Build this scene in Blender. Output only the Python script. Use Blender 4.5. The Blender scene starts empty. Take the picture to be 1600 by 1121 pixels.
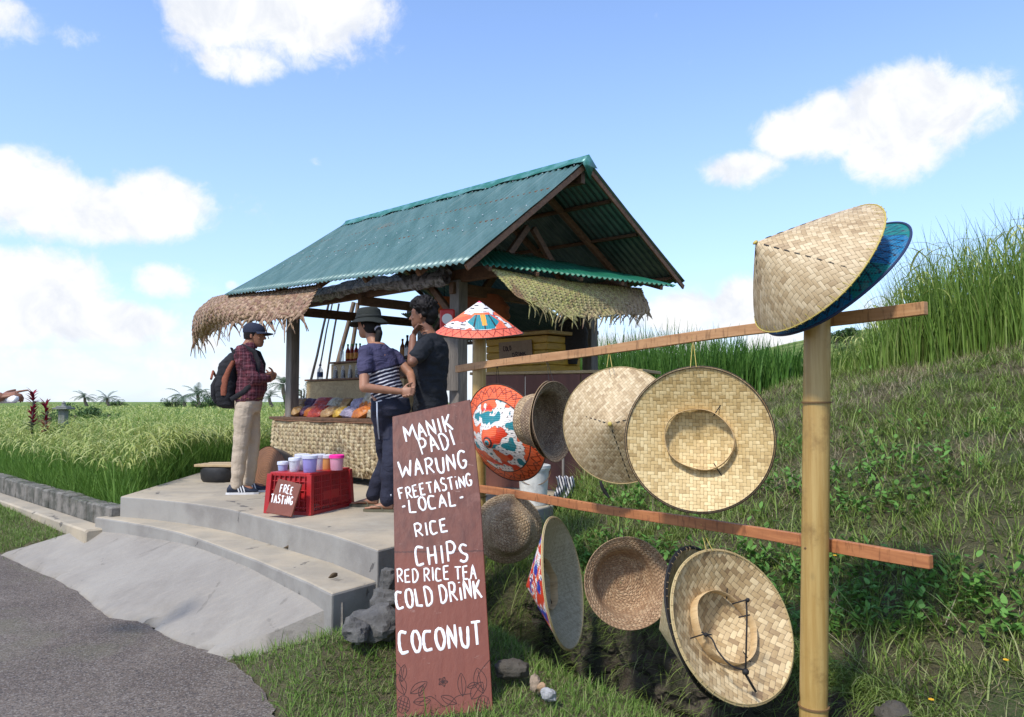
import bpy, math, random
import numpy as np
from mathutils import Vector, Matrix, noise as mnz
random.seed(7); rng = np.random.default_rng(7)
R = math.radians
SC = bpy.context.scene
COL = SC.collection

# ------------------------------------------------------------------ camera
F_PX, PITCH, EYE = 1170.0, R(3.3), 1.5
cam_d = bpy.data.cameras.new('camera'); cam = bpy.data.objects.new('camera', cam_d); COL.objects.link(cam)
cam.location = (0, 0, EYE); cam.rotation_euler = (R(90)+PITCH, 0, 0)
cam_d.sensor_width = 36; cam_d.lens = F_PX/1600*36; cam_d.clip_end = 3000; cam_d.clip_start = 0.05
SC.camera = cam
SC.render.resolution_x = 1024; SC.render.resolution_y = 717
SC.view_settings.view_transform = 'Standard'; SC.view_settings.look = 'None'
SC.view_settings.exposure = 0.76; SC.view_settings.gamma = 1

# ------------------------------------------------------------------ shader expression helper
class NT:
    def __init__(s, tree): s.t = tree; s.n = tree.nodes; s.l = tree.links
    def node(s, typ, **kw):
        n = s.n.new(typ)
        for k, v in kw.items(): setattr(n, k, v)
        return n
    def put(s, sock, v):
        if isinstance(v, E): s.l.new(v.s, sock)
        elif isinstance(v, (tuple, list)) and len(v) == 3 and sock.type == 'RGBA': sock.default_value = (*v, 1)
        else: sock.default_value = v
    def math(s, op, *a):
        n = s.node('ShaderNodeMath', operation=op)
        for i, x in enumerate(a): s.put(n.inputs[i], x)
        return E(s, n.outputs[0])
    def coord(s, which='Object'): return E(s, s.node('ShaderNodeTexCoord').outputs[which])
    def geo(s, which): return E(s, s.node('ShaderNodeNewGeometry').outputs[which])
    def uv(s): return E(s, s.node('ShaderNodeTexCoord').outputs['UV'])
    def sep(s, v):
        n = s.node('ShaderNodeSeparateXYZ'); s.put(n.inputs[0], v); return [E(s, o) for o in n.outputs]
    def comb(s, x, y, z=0.0):
        n = s.node('ShaderNodeCombineXYZ')
        for i, v in enumerate((x, y, z)): s.put(n.inputs[i], v)
        return E(s, n.outputs[0])
    def mapping(s, v, loc=(0,0,0), rot=(0,0,0), scale=(1,1,1)):
        n = s.node('ShaderNodeMapping'); s.put(n.inputs[0], v)
        n.inputs[1].default_value = loc; n.inputs[2].default_value = rot; n.inputs[3].default_value = scale
        return E(s, n.outputs[0])
    def noise(s, v, scale=5, detail=4, rough=.55, out=0, dist=0):
        n = s.node('ShaderNodeTexNoise'); s.put(n.inputs['Vector'], v); n.inputs['Scale'].default_value = scale
        n.inputs['Detail'].default_value = detail; n.inputs['Roughness'].default_value = rough
        n.inputs['Distortion'].default_value = dist
        return E(s, n.outputs[out])
    def vor(s, v, scale=5, feature='F1', out='Distance', rnd=1.0):
        n = s.node('ShaderNodeTexVoronoi', feature=feature); s.put(n.inputs['Vector'], v); n.inputs['Scale'].default_value = scale
        n.inputs['Randomness'].default_value = rnd
        return E(s, n.outputs[out])
    def white(s, v):
        n = s.node('ShaderNodeTexWhiteNoise', noise_dimensions='3D'); s.put(n.inputs['Vector'], v); return E(s, n.outputs['Value'])
    def ramp(s, f, stops):
        n = s.node('ShaderNodeValToRGB'); s.put(n.inputs[0], f); el = n.color_ramp.elements
        while len(el) < len(stops): el.new(0.5)
        for e, (p, c) in zip(el, stops): e.position = p; e.color = (*c, 1) if len(c) == 3 else c
        return E(s, n.outputs[0])
    def mix(s, f, a, b, mode='MIX'):
        n = s.node('ShaderNodeMix', data_type='RGBA', blend_type=mode)
        s.put(n.inputs[0], f); s.put(n.inputs[6], a); s.put(n.inputs[7], b); return E(s, n.outputs[2])
    def ms(s, f, a, b, lo=0.0, hi=1.0):   # map range smooth
        n = s.node('ShaderNodeMapRange', interpolation_type='SMOOTHSTEP')
        s.put(n.inputs[0], f); s.put(n.inputs[1], a); s.put(n.inputs[2], b); s.put(n.inputs[3], lo); s.put(n.inputs[4], hi)
        return E(s, n.outputs[0])
class E:
    def __init__(s, nt, sock): s.nt = nt; s.s = sock
    def __add__(s, o): return s.nt.math('ADD', s, o)
    __radd__ = __add__
    def __mul__(s, o): return s.nt.math('MULTIPLY', s, o)
    __rmul__ = __mul__
    def __sub__(s, o): return s.nt.math('SUBTRACT', s, o)
    def __rsub__(s, o): return s.nt.math('SUBTRACT', o, s)
    def __truediv__(s, o): return s.nt.math('DIVIDE', s, o)
    def floor(s): return s.nt.math('FLOOR', s)
    def fract(s): return s.nt.math('FRACT', s)
    def abs(s): return s.nt.math('ABSOLUTE', s)
    def sin(s): return s.nt.math('SINE', s)
    def pow(s, p): return s.nt.math('POWER', s, p)
    def mod(s, m): return s.nt.math('FLOORED_MODULO', s, m)
    def lt(s, v): return s.nt.math('LESS_THAN', s, v)
    def gt(s, v): return s.nt.math('GREATER_THAN', s, v)
    def max(s, v): return s.nt.math('MAXIMUM', s, v)
    def min(s, v): return s.nt.math('MINIMUM', s, v)

MATS = {}
def mat(name, fn, **kw):
    """fn(nt) -> dict with color, rough, metal, bump(height expr, strength, distance), trans, alpha, sub"""
    if name in MATS: return MATS[name]
    m = bpy.data.materials.new(name); m.use_nodes = True
    nt = NT(m.node_tree); b = m.node_tree.nodes['Principled BSDF']
    d = fn(nt) if callable(fn) else dict(color=fn)
    d.update(kw)
    nt.put(b.inputs['Base Color'], d.get('color', (.5,.5,.5)))
    nt.put(b.inputs['Roughness'], d.get('rough', .7))
    nt.put(b.inputs['Metallic'], d.get('metal', 0.0))
    b.inputs['Specular IOR Level'].default_value = d.get('spec', .4)
    if 'trans' in d: b.inputs['Transmission Weight'].default_value = d['trans']
    if 'ior' in d: b.inputs['IOR'].default_value = d['ior']
    if 'alpha' in d: nt.put(b.inputs['Alpha'], d['alpha'])
    if 'coat' in d: b.inputs['Coat Weight'].default_value = d['coat']
    if 'sub' in d:
        b.inputs['Subsurface Weight'].default_value = d['sub']; b.inputs['Subsurface Radius'].default_value = (.02,.008,.004)
        b.inputs['Subsurface Scale'].default_value = 1
    if 'bump' in d:
        h, st, dist = d['bump']; n = nt.node('ShaderNodeBump'); n.inputs['Strength'].default_value = st
        n.inputs['Distance'].default_value = dist; nt.put(n.inputs['Height'], h); nt.l.new(n.outputs[0], b.inputs['Normal'])
    if 'leaf' in d:   # translucent foliage
        tr = nt.node('ShaderNodeBsdfTranslucent'); nt.put(tr.inputs[0], d['color'])
        mx = nt.node('ShaderNodeMixShader'); mx.inputs[0].default_value = d['leaf']
        nt.l.new(b.outputs[0], mx.inputs[1]); nt.l.new(tr.outputs[0], mx.inputs[2])
        nt.l.new(mx.outputs[0], m.node_tree.nodes['Material Output'].inputs['Surface'])
    MATS[name] = m
    return m
def hexc(r, g, b):
    f = lambda c: ((c/255+.055)/1.055)**2.4 if c > 10 else c/255/12.92
    return (f(r), f(g), f(b))

# ------------------------------------------------------------------ pixel <-> world (only to measure the photograph)
cp, sp = math.cos(PITCH), math.sin(PITCH)
def ray(px, py):
    dx = (px-800)/F_PX; dy = (560.5-py)/F_PX
    return Vector((dx, cp-dy*sp, sp+dy*cp))
def W(px, py, Y): r = ray(px, py); return Vector((0,0,EYE)) + r*(Y/r.y)
def G(px, py, z=0.0): r = ray(px, py); return Vector((0,0,EYE)) + r*((z-EYE)/r.z)

# ------------------------------------------------------------------ world: sky, clouds, sun
SUN_EL, SUN_AZ = R(52), R(216)      # azimuth clockwise from +Y : sun stands behind the camera, to the left
w = bpy.data.worlds.new('World'); SC.world = w; w.use_nodes = True
nt = NT(w.node_tree); bg = w.node_tree.nodes['Background']
sky = nt.node('ShaderNodeTexSky', sky_type='NISHITA', sun_disc=False, sun_elevation=SUN_EL, sun_rotation=SUN_AZ)
sky.air_density = 1.0; sky.dust_density = 0.6; sky.ozone_density = 1.2; sky.altitude = 200
vx, vy, vz = nt.sep(nt.coord('Generated'))
az = nt.math('ARCTAN2', vx, vy); el = nt.math('ARCSINE', vz)
P3 = nt.comb(az, el*1.0, 0.0)
n1 = nt.noise(P3, 7, 8, .6, dist=.3); n2 = nt.noise(nt.mapping(P3, loc=(3,1,0)), 26, 8, .68, dist=.4)
def cl(px, py, rx, ry, amp=1.0):
    r = ray(px, py).normalized(); return (math.atan2(r.x, r.y), math.asin(r.z), rx/F_PX, ry/F_PX, amp)
CL = [cl(350,10,110,75), cl(450,-10,170,90), cl(370,95,75,36,.8), cl(560,20,60,50,.55), cl(30,40,70,34,.55), cl(110,58,60,24,.5), cl(265,105,22,26,.3),
      cl(40,305,110,62), cl(130,325,120,50), cl(240,320,78,52), cl(15,270,40,36), cl(60,440,98,52,.92), cl(30,500,120,40,.85), cl(170,508,120,38,.85), cl(262,440,50,32,.75),
      cl(290,525,100,30,.6), cl(362,446,16,12,.7), cl(100,565,220,26,.55), cl(420,585,220,32,.55), cl(495,254,20,10,.45), cl(190,10,40,16,.3),
      cl(1235,205,62,42,.95), cl(1160,262,72,30,.72), cl(1300,200,80,50,.8), cl(1420,165,100,60,1), cl(1500,165,80,55,.9), cl(1390,230,75,58,.8), cl(1600,160,30,12,.2),
      cl(1070,490,80,44,.9), cl(1160,485,60,56,1), cl(1040,560,140,50,.9), cl(860,565,220,55,.85), cl(1210,540,60,60,.9), cl(1500,600,200,40,.8), cl(1390,500,50,50,.7)]
# clouds out of the frame, all around, so that the sky is whole from every side
for k in range(26):
    a = .9 + k*.17; CL.append((math.atan2(math.sin(a), math.cos(a)), .12+.5*((k*.618) % 1), .16+.06*((k*.37) % 1), .06+.03*((k*.73) % 1), .85))
d = None
for (a0, e0, ra, re, amp) in CL:
    q = ((az-a0)*(1/ra)).pow(2) + ((el-e0)*(1/re)).pow(2)
    q = nt.ms(q.pow(.5), 0.2, 1.55, amp, 0.0)
    d = q if d is None else d.max(q)
n0 = nt.noise(nt.mapping(P3, loc=(8,2,0)), 3.2, 4, .6)
dens = d + (n1-.5)*1.25 + (n2-.5)*.85 + (n0-.5)*.5
alpha = nt.ms(dens, .26, .78)
low = nt.ms(el, -.02, .20, .80, 0.0)
wisps = nt.ms(nt.noise(nt.mapping(P3, scale=(1,3.0,1)), 7, 8, .6), .42, .64)*low
alpha = alpha.max(wisps)
shade = nt.ms(nt.noise(nt.mapping(P3, loc=(0,.03,0)), 13, 7, .6, dist=.5), .42, .68)
ccol = nt.mix(shade*.8, (6.9,6.95,7.05), (5.2,5.5,6.1))
skyc = nt.mix(1.0, E(nt, sky.outputs[0]), (1.60,1.72,1.98), 'MULTIPLY')
haze = nt.ms(el, -.05, .6, .55, 0.05)
skyc = nt.mix(haze, skyc, (3.5,4.8,7.3))
full = nt.mix(alpha, skyc, ccol)
ground = nt.ms(el, -.08, -.01, 1.0, 0.0)
full = nt.mix(ground, full, (1.0,1.25,.7))
nt.put(bg.inputs[0], full); bg.inputs[1].default_value = 0.090
sun_d = bpy.data.lights.new('sun', 'SUN'); sun = bpy.data.objects.new('sun', sun_d); COL.objects.link(sun)
sun_d.energy = 2.4; sun_d.angle = R(6); sun_d.color = (1, .94, .85)
sd = Vector((math.sin(SUN_AZ)*math.cos(SUN_EL), math.cos(SUN_AZ)*math.cos(SUN_EL), math.sin(SUN_EL)))
sun.rotation_euler = sd.to_track_quat('Z', 'Y').to_euler(); sun.location = (-6, -6, 14)

# ------------------------------------------------------------------ object helpers
ORG = {}
def tag(o, label=None, cat=None, group=None, kind=None):
    if label: o['label'] = label
    if cat: o['category'] = cat
    if group: o['group'] = group
    if kind: o['kind'] = kind
    return o
def empty(name, loc=(0,0,0), rz=0.0):
    o = bpy.data.objects.new(name, None); COL.objects.link(o); o.location = loc; o.rotation_euler = (0,0,rz)
    o.empty_display_size = .1; ORG[o.name] = Vector(loc); return o
def kids(o): return [c for c in bpy.data.objects if c.parent == o]
def copy_tree(o, parent=None):
    c = o.copy(); COL.objects.link(c); c.parent = parent
    if parent is None: ORG[c.name] = ORG.get(o.name, Vector((0,0,0)))
    for ch in kids(o): copy_tree(ch, c)
    return c
def frame(z, x=None):
    z = Vector(z).normalized(); x = Vector(x) if x is not None else (Vector((0,0,1)) if abs(z.z) < .9 else Vector((1,0,0)))
    x = (x - z*x.dot(z)).normalized(); y = z.cross(x)
    return Matrix((x, y, z)).transposed()
def smooth_path(pts, n=6):
    pts = [Vector(p) for p in pts]
    if len(pts) < 3: return pts
    q = [2*pts[0]-pts[1]] + pts + [2*pts[-1]-pts[-2]]; out = []
    for i in range(1, len(q)-2):
        a, b, c, e = q[i-1], q[i], q[i+1], q[i+2]
        for k in range(n):
            t = k/n; out.append(.5*((2*b)+(c-a)*t+(2*a-5*b+4*c-e)*t*t+(3*b-a-3*c+e)*t**3))
    out.append(pts[-1]); return out
class MB:
    def __init__(s): s.v = []; s.f = []; s.m = []; s.uv = None; s.col = None; s.cur = 0
    def add(s, vs, fs):
        o = len(s.v); s.v += [tuple(v) for v in vs]; s.f += [tuple(i+o for i in f) for f in fs]; s.m += [s.cur]*len(fs); return s
    def box(s, c, size, rot=None, taper=1.0, bev=0.0):
        c = Vector(c); hx, hy, hz = [q/2 for q in size]; rot = rot or Matrix.Identity(3)
        if bev <= 0:
            vs = [c + rot @ Vector((sx*hx*(taper if sz > 0 else 1), sy*hy*(taper if sz > 0 else 1), sz*hz)) for sz in (-1,1) for sy in (-1,1) for sx in (-1,1)]
            return s.add(vs, [(0,2,3,1),(4,5,7,6),(0,1,5,4),(2,6,7,3),(0,4,6,2),(1,3,7,5)])
        b = min(bev, hx*.9, hy*.9, hz*.9); vs = []; rings = [(-hz, b), (-hz+b, 0), (hz-b, 0), (hz, b)]
        for z, i in rings:
            k = taper if z > 0 else 1
            X, Y = hx-i, hy-i; bb = b
            for x, y in ((X, Y-bb), (X-bb, Y), (-X+bb, Y), (-X, Y-bb), (-X, -Y+bb), (-X+bb, -Y), (X-bb, -Y), (X, -Y+bb)):
                vs.append(c + rot @ Vector((x*k, y*k, z)))
        fs = [tuple(range(7, -1, -1)), tuple(range(24, 32))]
        for r in range(3):
            for k in range(8): fs.append((r*8+k, r*8+(k+1) % 8, (r+1)*8+(k+1) % 8, (r+1)*8+k))
        return s.add(vs, fs)
    def beam(s, p0, p1, w, h, up=(0,0,1), bev=.004):
        p0, p1 = Vector(p0), Vector(p1); z = p1-p0; m = frame(z, up)
        return s.box((p0+p1)/2, (h, w, z.length), m, bev=bev)   # x of frame = up direction
    def tube(s, pts, r, seg=8, cap=True, flat=None, closed=False):
        pts = [Vector(p) for p in pts]; n = len(pts); r = r if isinstance(r, (list, tuple)) else [r]*n; vs = []; up = None
        for i, p in enumerate(pts):
            t = (pts[min(i+1, n-1)]-pts[max(i-1, 0)])
            if closed: t = pts[(i+1) % n]-pts[(i-1) % n]
            if t.length < 1e-9: t = Vector((0,0,1))
            if flat is not None: m = frame(t, flat[0])
            else:
                m = frame(t, up); up = m @ Vector((1,0,0))
            for k in range(seg):
                a = 2*math.pi*k/seg; x = math.cos(a)*r[i]*(flat[1] if flat else 1); y = math.sin(a)*r[i]
                vs.append(p + m @ Vector((x, y, 0)))
        fs = [(i*seg+k, i*seg+(k+1) % seg, ((i+1) % n)*seg+(k+1) % seg, ((i+1) % n)*seg+k) for i in range(n if closed else n-1) for k in range(seg)]
        if cap and not closed: fs += [tuple(range(seg-1, -1, -1)), tuple((n-1)*seg+k for k in range(seg))]
        return s.add(vs, fs)
    def lathe(s, prof, seg=32, M=None, jit=0.0):
        M = M or Matrix.Identity(4); vs = []
        for (r, z) in prof:
            for k in range(seg):
                a = 2*math.pi*k/seg; rr = r*(1+jit*math.sin(3*a+z*20)); vs.append(M @ Vector((rr*math.cos(a), rr*math.sin(a), z)))
        n = len(prof); fs = [(i*seg+k, i*seg+(k+1) % seg, (i+1)*seg+(k+1) % seg, (i+1)*seg+k) for i in range(n-1) for k in range(seg)]
        if prof[0][0] > 1e-5: fs.append(tuple(range(seg-1, -1, -1)))
        if prof[-1][0] > 1e-5: fs.append(tuple((n-1)*seg+k for k in range(seg)))
        return s.add(vs, fs)
    def ball(s, c, r, rot=None, seg=12, rings=8):
        c = Vector(c); r = (r,r,r) if not isinstance(r, (tuple, list)) else r; rot = rot or Matrix.Identity(3)
        M = Matrix.Translation(c) @ rot.to_4x4() @ Matrix.Diagonal((*r, 1))
        prof = [(max(math.sin(math.pi*i/rings), 1e-4), -math.cos(math.pi*i/rings)) for i in range(rings+1)]
        return s.lathe(prof, seg, M)
    def loft(s, rings, seg=20):
        """rings: (center, half-width vector, half-depth vector[, squareness])"""
        vs = []
        for rg in rings:
            c, a, b = [Vector(q) for q in rg[:3]]; e = rg[3] if len(rg) > 3 else 1.0
            for k in range(seg):
                t = 2*math.pi*k/seg; ct, st = math.cos(t), math.sin(t)
                ct = math.copysign(abs(ct)**e, ct); st = math.copysign(abs(st)**e, st)
                vs.append(c + a*ct + b*st)
        n = len(rings); fs = [(i*seg+k, i*seg+(k+1) % seg, (i+1)*seg+(k+1) % seg, (i+1)*seg+k) for i in range(n-1) for k in range(seg)]
        fs += [tuple(range(seg-1, -1, -1)), tuple((n-1)*seg+k for k in range(seg))]
        return s.add(vs, fs)
    def cap2(s, p0, p1, r0, r1, seg=12):
        """tapered capsule"""
        p0, p1 = Vector(p0), Vector(p1); z = p1-p0; L = max(z.length, 1e-5); m = frame(z).to_4x4(); M = Matrix.Translation(p0) @ m
        prof = [(max(r0*math.sin(a), 1e-4), -r0*math.cos(a)) for a in (0, .5, 1.0, math.pi/2)] + [(max(r1*math.cos(a), 1e-4), L+r1*math.sin(a)) for a in (0, .5, 1.0, math.pi/2)]
        return s.lathe(prof, seg, M)
    def prism(s, poly, z0, z1):
        n = len(poly)
        if sum(poly[i][0]*poly[(i+1) % n][1]-poly[(i+1) % n][0]*poly[i][1] for i in range(n)) < 0: poly = poly[::-1]
        vs = [(p[0], p[1], z0) for p in poly]+[(p[0], p[1], z1) for p in poly]
        return s.add(vs, [tuple(range(n-1, -1, -1)), tuple(range(n, 2*n))]+[(i, (i+1) % n, n+(i+1) % n, n+i) for i in range(n)])
    def mesh(s, name):
        me = bpy.data.meshes.new(name); me.from_pydata(s.v, [], s.f); me.update(); return me
    def build(s, name, mats, parent=None, smooth=True, angle=40, solid=0.0, world=True, bevel=0.0):
        me = s.mesh(name); mats = mats if isinstance(mats, (list, tuple)) else [mats]
        for m in mats: me.materials.append(m)
        if len(mats) > 1: me.polygons.foreach_set('material_index', s.m)
        return link_mesh(name, me, parent, smooth, angle, solid, world)
def link_mesh(name, me, parent=None, smooth=True, angle=40, solid=0.0, world=True):
    n = len(me.vertices); co = np.empty(n*3, np.float32); me.vertices.foreach_get('co', co); co = co.reshape(-1,3)
    if parent is not None: off = ORG[parent.name]
    else: off = Vector(((co[:,0].min()+co[:,0].max())/2, (co[:,1].min()+co[:,1].max())/2, co[:,2].min())) if world else Vector((0,0,0))
    co -= np.array(off, np.float32); me.vertices.foreach_set('co', co.ravel())
    o = bpy.data.objects.new(name, me); COL.objects.link(o)
    if parent is not None: o.parent = parent
    else: o.location = off
    ORG[o.name] = Vector(off)
    if smooth:
        me.shade_smooth()
        if angle < 180: me.set_sharp_from_angle(angle=R(angle))
    me.update()
    if solid: md = o.modifiers.new('thickness', 'SOLIDIFY'); md.thickness = solid; md.offset = 0
    return o
def fuse(mb, voxel, iters=4):
    """one continuous surface out of overlapping closed shapes"""
    o = bpy.data.objects.new('tmp', mb.mesh('tmp')); COL.objects.link(o)
    m = o.modifiers.new('r', 'REMESH'); m.mode = 'VOXEL'; m.voxel_size = voxel; m.adaptivity = 0
    s_ = o.modifiers.new('s', 'SMOOTH'); s_.iterations = iters; s_.factor = .5
    me = bpy.data.meshes.new_from_object(o.evaluated_get(bpy.context.evaluated_depsgraph_get()))
    bpy.data.objects.remove(o); return me
def fused(name, mb, voxel, m, parent, iters=4, warp=None):
    me = fuse(mb, voxel, iters); me.materials.clear(); me.materials.append(m)
    if warp:
        n = len(me.vertices); co = np.empty(n*3, np.float32); me.vertices.foreach_get('co', co); no = np.empty(n*3, np.float32); me.vertices.foreach_get('normal', no)
        co = co.reshape(-1, 3); no = no.reshape(-1, 3); out = [tuple(Vector(c)+warp(Vector(c), Vector(k))) for c, k in zip(co.tolist(), no.tolist())]; me.vertices.foreach_set('co', np.array(out, np.float32).ravel()); me.update()
    return link_mesh(name, me, parent, True, 180)
def mesh_np(name, V, Q, mats, parent=None, midx=None, smooth=False):
    me = bpy.data.meshes.new(name); V = np.asarray(V, np.float32); Q = np.asarray(Q, np.int32)
    me.vertices.add(len(V)); me.vertices.foreach_set('co', V.ravel()); n = len(Q)
    me.loops.add(n*4); me.loops.foreach_set('vertex_index', Q.ravel()); me.polygons.add(n)
    me.polygons.foreach_set('loop_start', np.arange(0, n*4, 4, dtype=np.int32))
    me.update(calc_edges=True); me.validate()
    for m in (mats if isinstance(mats, (list, tuple)) else [mats]): me.materials.append(m)
    if midx is not None: me.polygons.foreach_set('material_index', np.asarray(midx, np.int32))
    return link_mesh(name, me, parent, smooth, 180)
def blades(base, L, phi0, phi1, az, width, nseg=3, prof='blade', twist=None):
    N = len(base); az = np.asarray(az); t = np.linspace(0, 1, nseg+1); p = np.array(base, float).copy(); out = np.zeros((N, nseg+1, 2, 3))
    tw = az+np.pi/2 if twist is None else az+twist
    wv = np.stack([np.cos(tw), np.sin(tw), np.zeros(N)], 1)
    for i in range(nseg+1):
        wd = {'blade': .15+.85*(1-t[i])**.7 if i else .7, 'leaf': max(.08, math.sin(math.pi*min(1, t[i]*.92+.06))), 'ear': [.12, .25, .8, 1, 1, .9, .5, .3][min(7, int(round(t[i]*7)))]}[prof]
        if prof == 'blade' and i == nseg: wd = .08
        out[:, i, 0] = p-wv*(width*wd*.5)[:, None]; out[:, i, 1] = p+wv*(width*wd*.5)[:, None]
        ph = phi0+phi1*(t[i]+.5/nseg); st = (L/nseg)
        p = p+np.stack([np.sin(ph)*np.cos(az)*st, np.sin(ph)*np.sin(az)*st, np.cos(ph)*st], 1)
    V = out.reshape(-1, 3); b = (np.arange(N)*(nseg+1)*2)[:, None]; Qs = []
    for i in range(nseg): Qs.append(b+np.array([[2*i, 2*i+1, 2*i+3, 2*i+2]]))
    Q = np.stack(Qs, 1).reshape(-1, 4); return V, Q
class Veg:
    def __init__(s): s.V = []; s.Q = []; s.M = []; s.o = 0
    def add(s, VQ, m): V, Q = VQ; s.V.append(V); s.Q.append(Q+s.o); s.M.append(np.full(len(Q), m)); s.o += len(V)
    def build(s, name, mats, parent=None): return mesh_np(name, np.concatenate(s.V), np.concatenate(s.Q), mats, parent, np.concatenate(s.M))
# ------------------------------------------------------------------ materials
def m_ground(nt):
    c = nt.coord(); n = nt.noise(c, 1.2, 6, .6); n2 = nt.noise(c, 14, 6, .7); n3 = nt.noise(c, .25, 3)
    col = nt.mix(nt.ms(n2, .35, .65), (.12,.09,.05), (.17,.16,.07)); col = nt.mix(nt.ms(n, .46, .66), col, (.09,.13,.035))
    col = nt.mix(nt.ms(n3, .4, .6)*.4, col, (.11,.13,.05))
    n4 = nt.noise(c, 60, 5, .75); n5 = nt.noise(nt.mapping(c, scale=(1,1,1)), 150, 3, .7); col = nt.mix(nt.ms(n4, .48, .62)*.8, col, (.17,.14,.085)); col = nt.mix(nt.ms(n5, .5, .62)*.7, col, (.045,.07,.018))
    return dict(color=col, rough=.95, bump=(n2+n4+n5*.6, 1.0, .03))
def m_asphalt(nt):
    c = nt.coord(); n = nt.noise(c, 160, 3, .7); n2 = nt.noise(c, 1.6, 5, .6); n3 = nt.noise(c, 18, 4, .75); v = nt.vor(c, 130, out='Color'); vr = nt.sep(v)[0]
    col = nt.mix(nt.ms(n2, .35, .68), (.135,.104,.080), (.205,.165,.128)); col = nt.mix(nt.ms(n3, .35, .7)*.55, col, (.12,.095,.08))
    col = nt.mix(nt.ms(vr, .72, .85)*.5, col, (.34,.31,.27)); col = nt.mix(nt.ms(vr, .28, .16)*.7, col, (.05,.045,.045))
    moss = nt.ms(nt.noise(nt.mapping(c, loc=(4,2,0)), .9, 5, .65), .52, .68)
    col = nt.mix(moss*.35, col, (.15,.15,.085))
    return dict(color=col, rough=.9, bump=(n*.5+n3*1.2+vr*.8, 1.0, .012))
def m_concrete(warm, streak=False):
    def f(nt):
        c = nt.coord(); n = nt.noise(c, 1.4, 6, .62); n2 = nt.noise(c, 40, 5, .7); n3 = nt.noise(nt.mapping(c, loc=(7,3,1)), 4.5, 7, .7, dist=.6)
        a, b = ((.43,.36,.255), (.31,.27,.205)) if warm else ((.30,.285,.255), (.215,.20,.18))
        col = nt.mix(nt.ms(n, .36, .64), a, b); col = nt.mix(nt.ms(n3, .45, .75)*.35, col, (.46,.42,.33) if warm else (.34,.33,.30))
        st = nt.ms(nt.noise(nt.mapping(c, loc=(1,9,4), scale=(1,1,.35)), 3.0, 6, .7), .55, .75)
        col = nt.mix(st*.38, col, (.17,.16,.145)); col = nt.mix(nt.ms(n2, .6, .8)*.3, col, (.12,.12,.11))
        cr = nt.vor(nt.mapping(c, loc=(.5,.2,0)), 1.1, 'DISTANCE_TO_EDGE'); wob = nt.noise(c, 9, 4)
        crk = nt.ms(cr+(wob-.5)*.16, .003, .0, 0, 1)*nt.ms(n, .52, .56)
        col = nt.mix(crk*.75, col, (.07,.065,.06))
        return dict(color=col, rough=.88, bump=(n2*.5+n3*.8-crk, .7, .006))
    return f
def wood(a, b, scale=1.0, axis=0, rough=.65):
    def f(nt):
        c = nt.coord(); sc = [14*scale]*3; sc[axis] = 1.3*scale
        n = nt.noise(nt.mapping(c, scale=tuple(sc)), 1.6, 6, .65, dist=.8); n2 = nt.noise(nt.mapping(c, scale=tuple(q*4 for q in sc)), 2.0, 3, .6)
        col = nt.mix(nt.ms(n, .3, .7), a, b); col = nt.mix(nt.ms(n2, .5, .75)*.45, col, tuple(q*.35 for q in b))
        kn = nt.ms(nt.vor(nt.mapping(c, scale=(3,3,3)), 1.0), .07, .03, 0, 1); col = nt.mix(kn*.7, col, tuple(q*.3 for q in b))
        return dict(color=col, rough=rough, bump=(n+n2*.6, .5, .004))
    return f
def island(cols, leaf=None, rough=.6, nscale=0):
    def f(nt):
        r = nt.geo('Random Per Island'); k = len(cols); col = nt.ramp(r, [(i/(k-1), c) for i, c in enumerate(cols)])
        if nscale:
            n = nt.noise(nt.coord(), nscale, 4, .6); col = nt.mix(nt.ms(n, .35, .65)*.6, col, tuple(q*.55 for q in cols[0]))
        d = dict(color=col, rough=rough, spec=.25)
        if leaf: d['leaf'] = leaf
        return d
    return f
def twill(p, q, base, dark, pale, strand, gap, depth=.0012, rough=.55):
    """2/2 twill of flat strips : p, q are strip coordinates"""
    def f(nt):
        c = nt.coord(); x, y, z = nt.sep(c)
        wob = nt.noise(c, 14, 2); u = (x*p[0]+y*p[1])*(1/strand)+(wob-.5)*.35; v = (x*q[0]+y*q[1])*(1/strand)+(nt.noise(nt.mapping(c, loc=(5,5,5)), 14, 2)-.5)*.35
        i, j = u.floor(), v.floor(); fu, fv = u.fract(), v.fract(); k = (i+j).mod(4.0)
        over = k.lt(1.5)
        # width coordinate and length coordinate of the strip on top
        wcoord = over*fv+(1-over)*fu
        l1 = (k+fu)*.5; l2 = (k-2+fv)*.5; lc = (over*l1+(1-over)*l2).mod(1.0)
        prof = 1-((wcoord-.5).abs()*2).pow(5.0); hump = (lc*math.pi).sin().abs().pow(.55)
        h = prof*.6+hump*.6
        idv = over*j+(1-over)*(i+37.0); sid = nt.white(nt.comb(idv, over*3.0, 0.0)); fid = nt.white(nt.comb((u*.5).floor(), (v*.5).floor(), over))
        fib = nt.noise(nt.comb(wcoord*6+idv*3.1, lc*.6+idv, over), 3, 3)
        t = sid*.45+fid*.4+fib*.3
        col = nt.ramp(t, [(.12, dark), (.45, base), (.85, pale)])
        g = nt.ms(prof*hump, .10, .42); col = nt.mix((1-g)*gap, col, tuple(s_*.28 for s_ in dark))  # shade in the gaps between strips, painted into the colour
        return dict(color=col, rough=rough, bump=(h, 1.0, depth), spec=.45)
    return f
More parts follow.
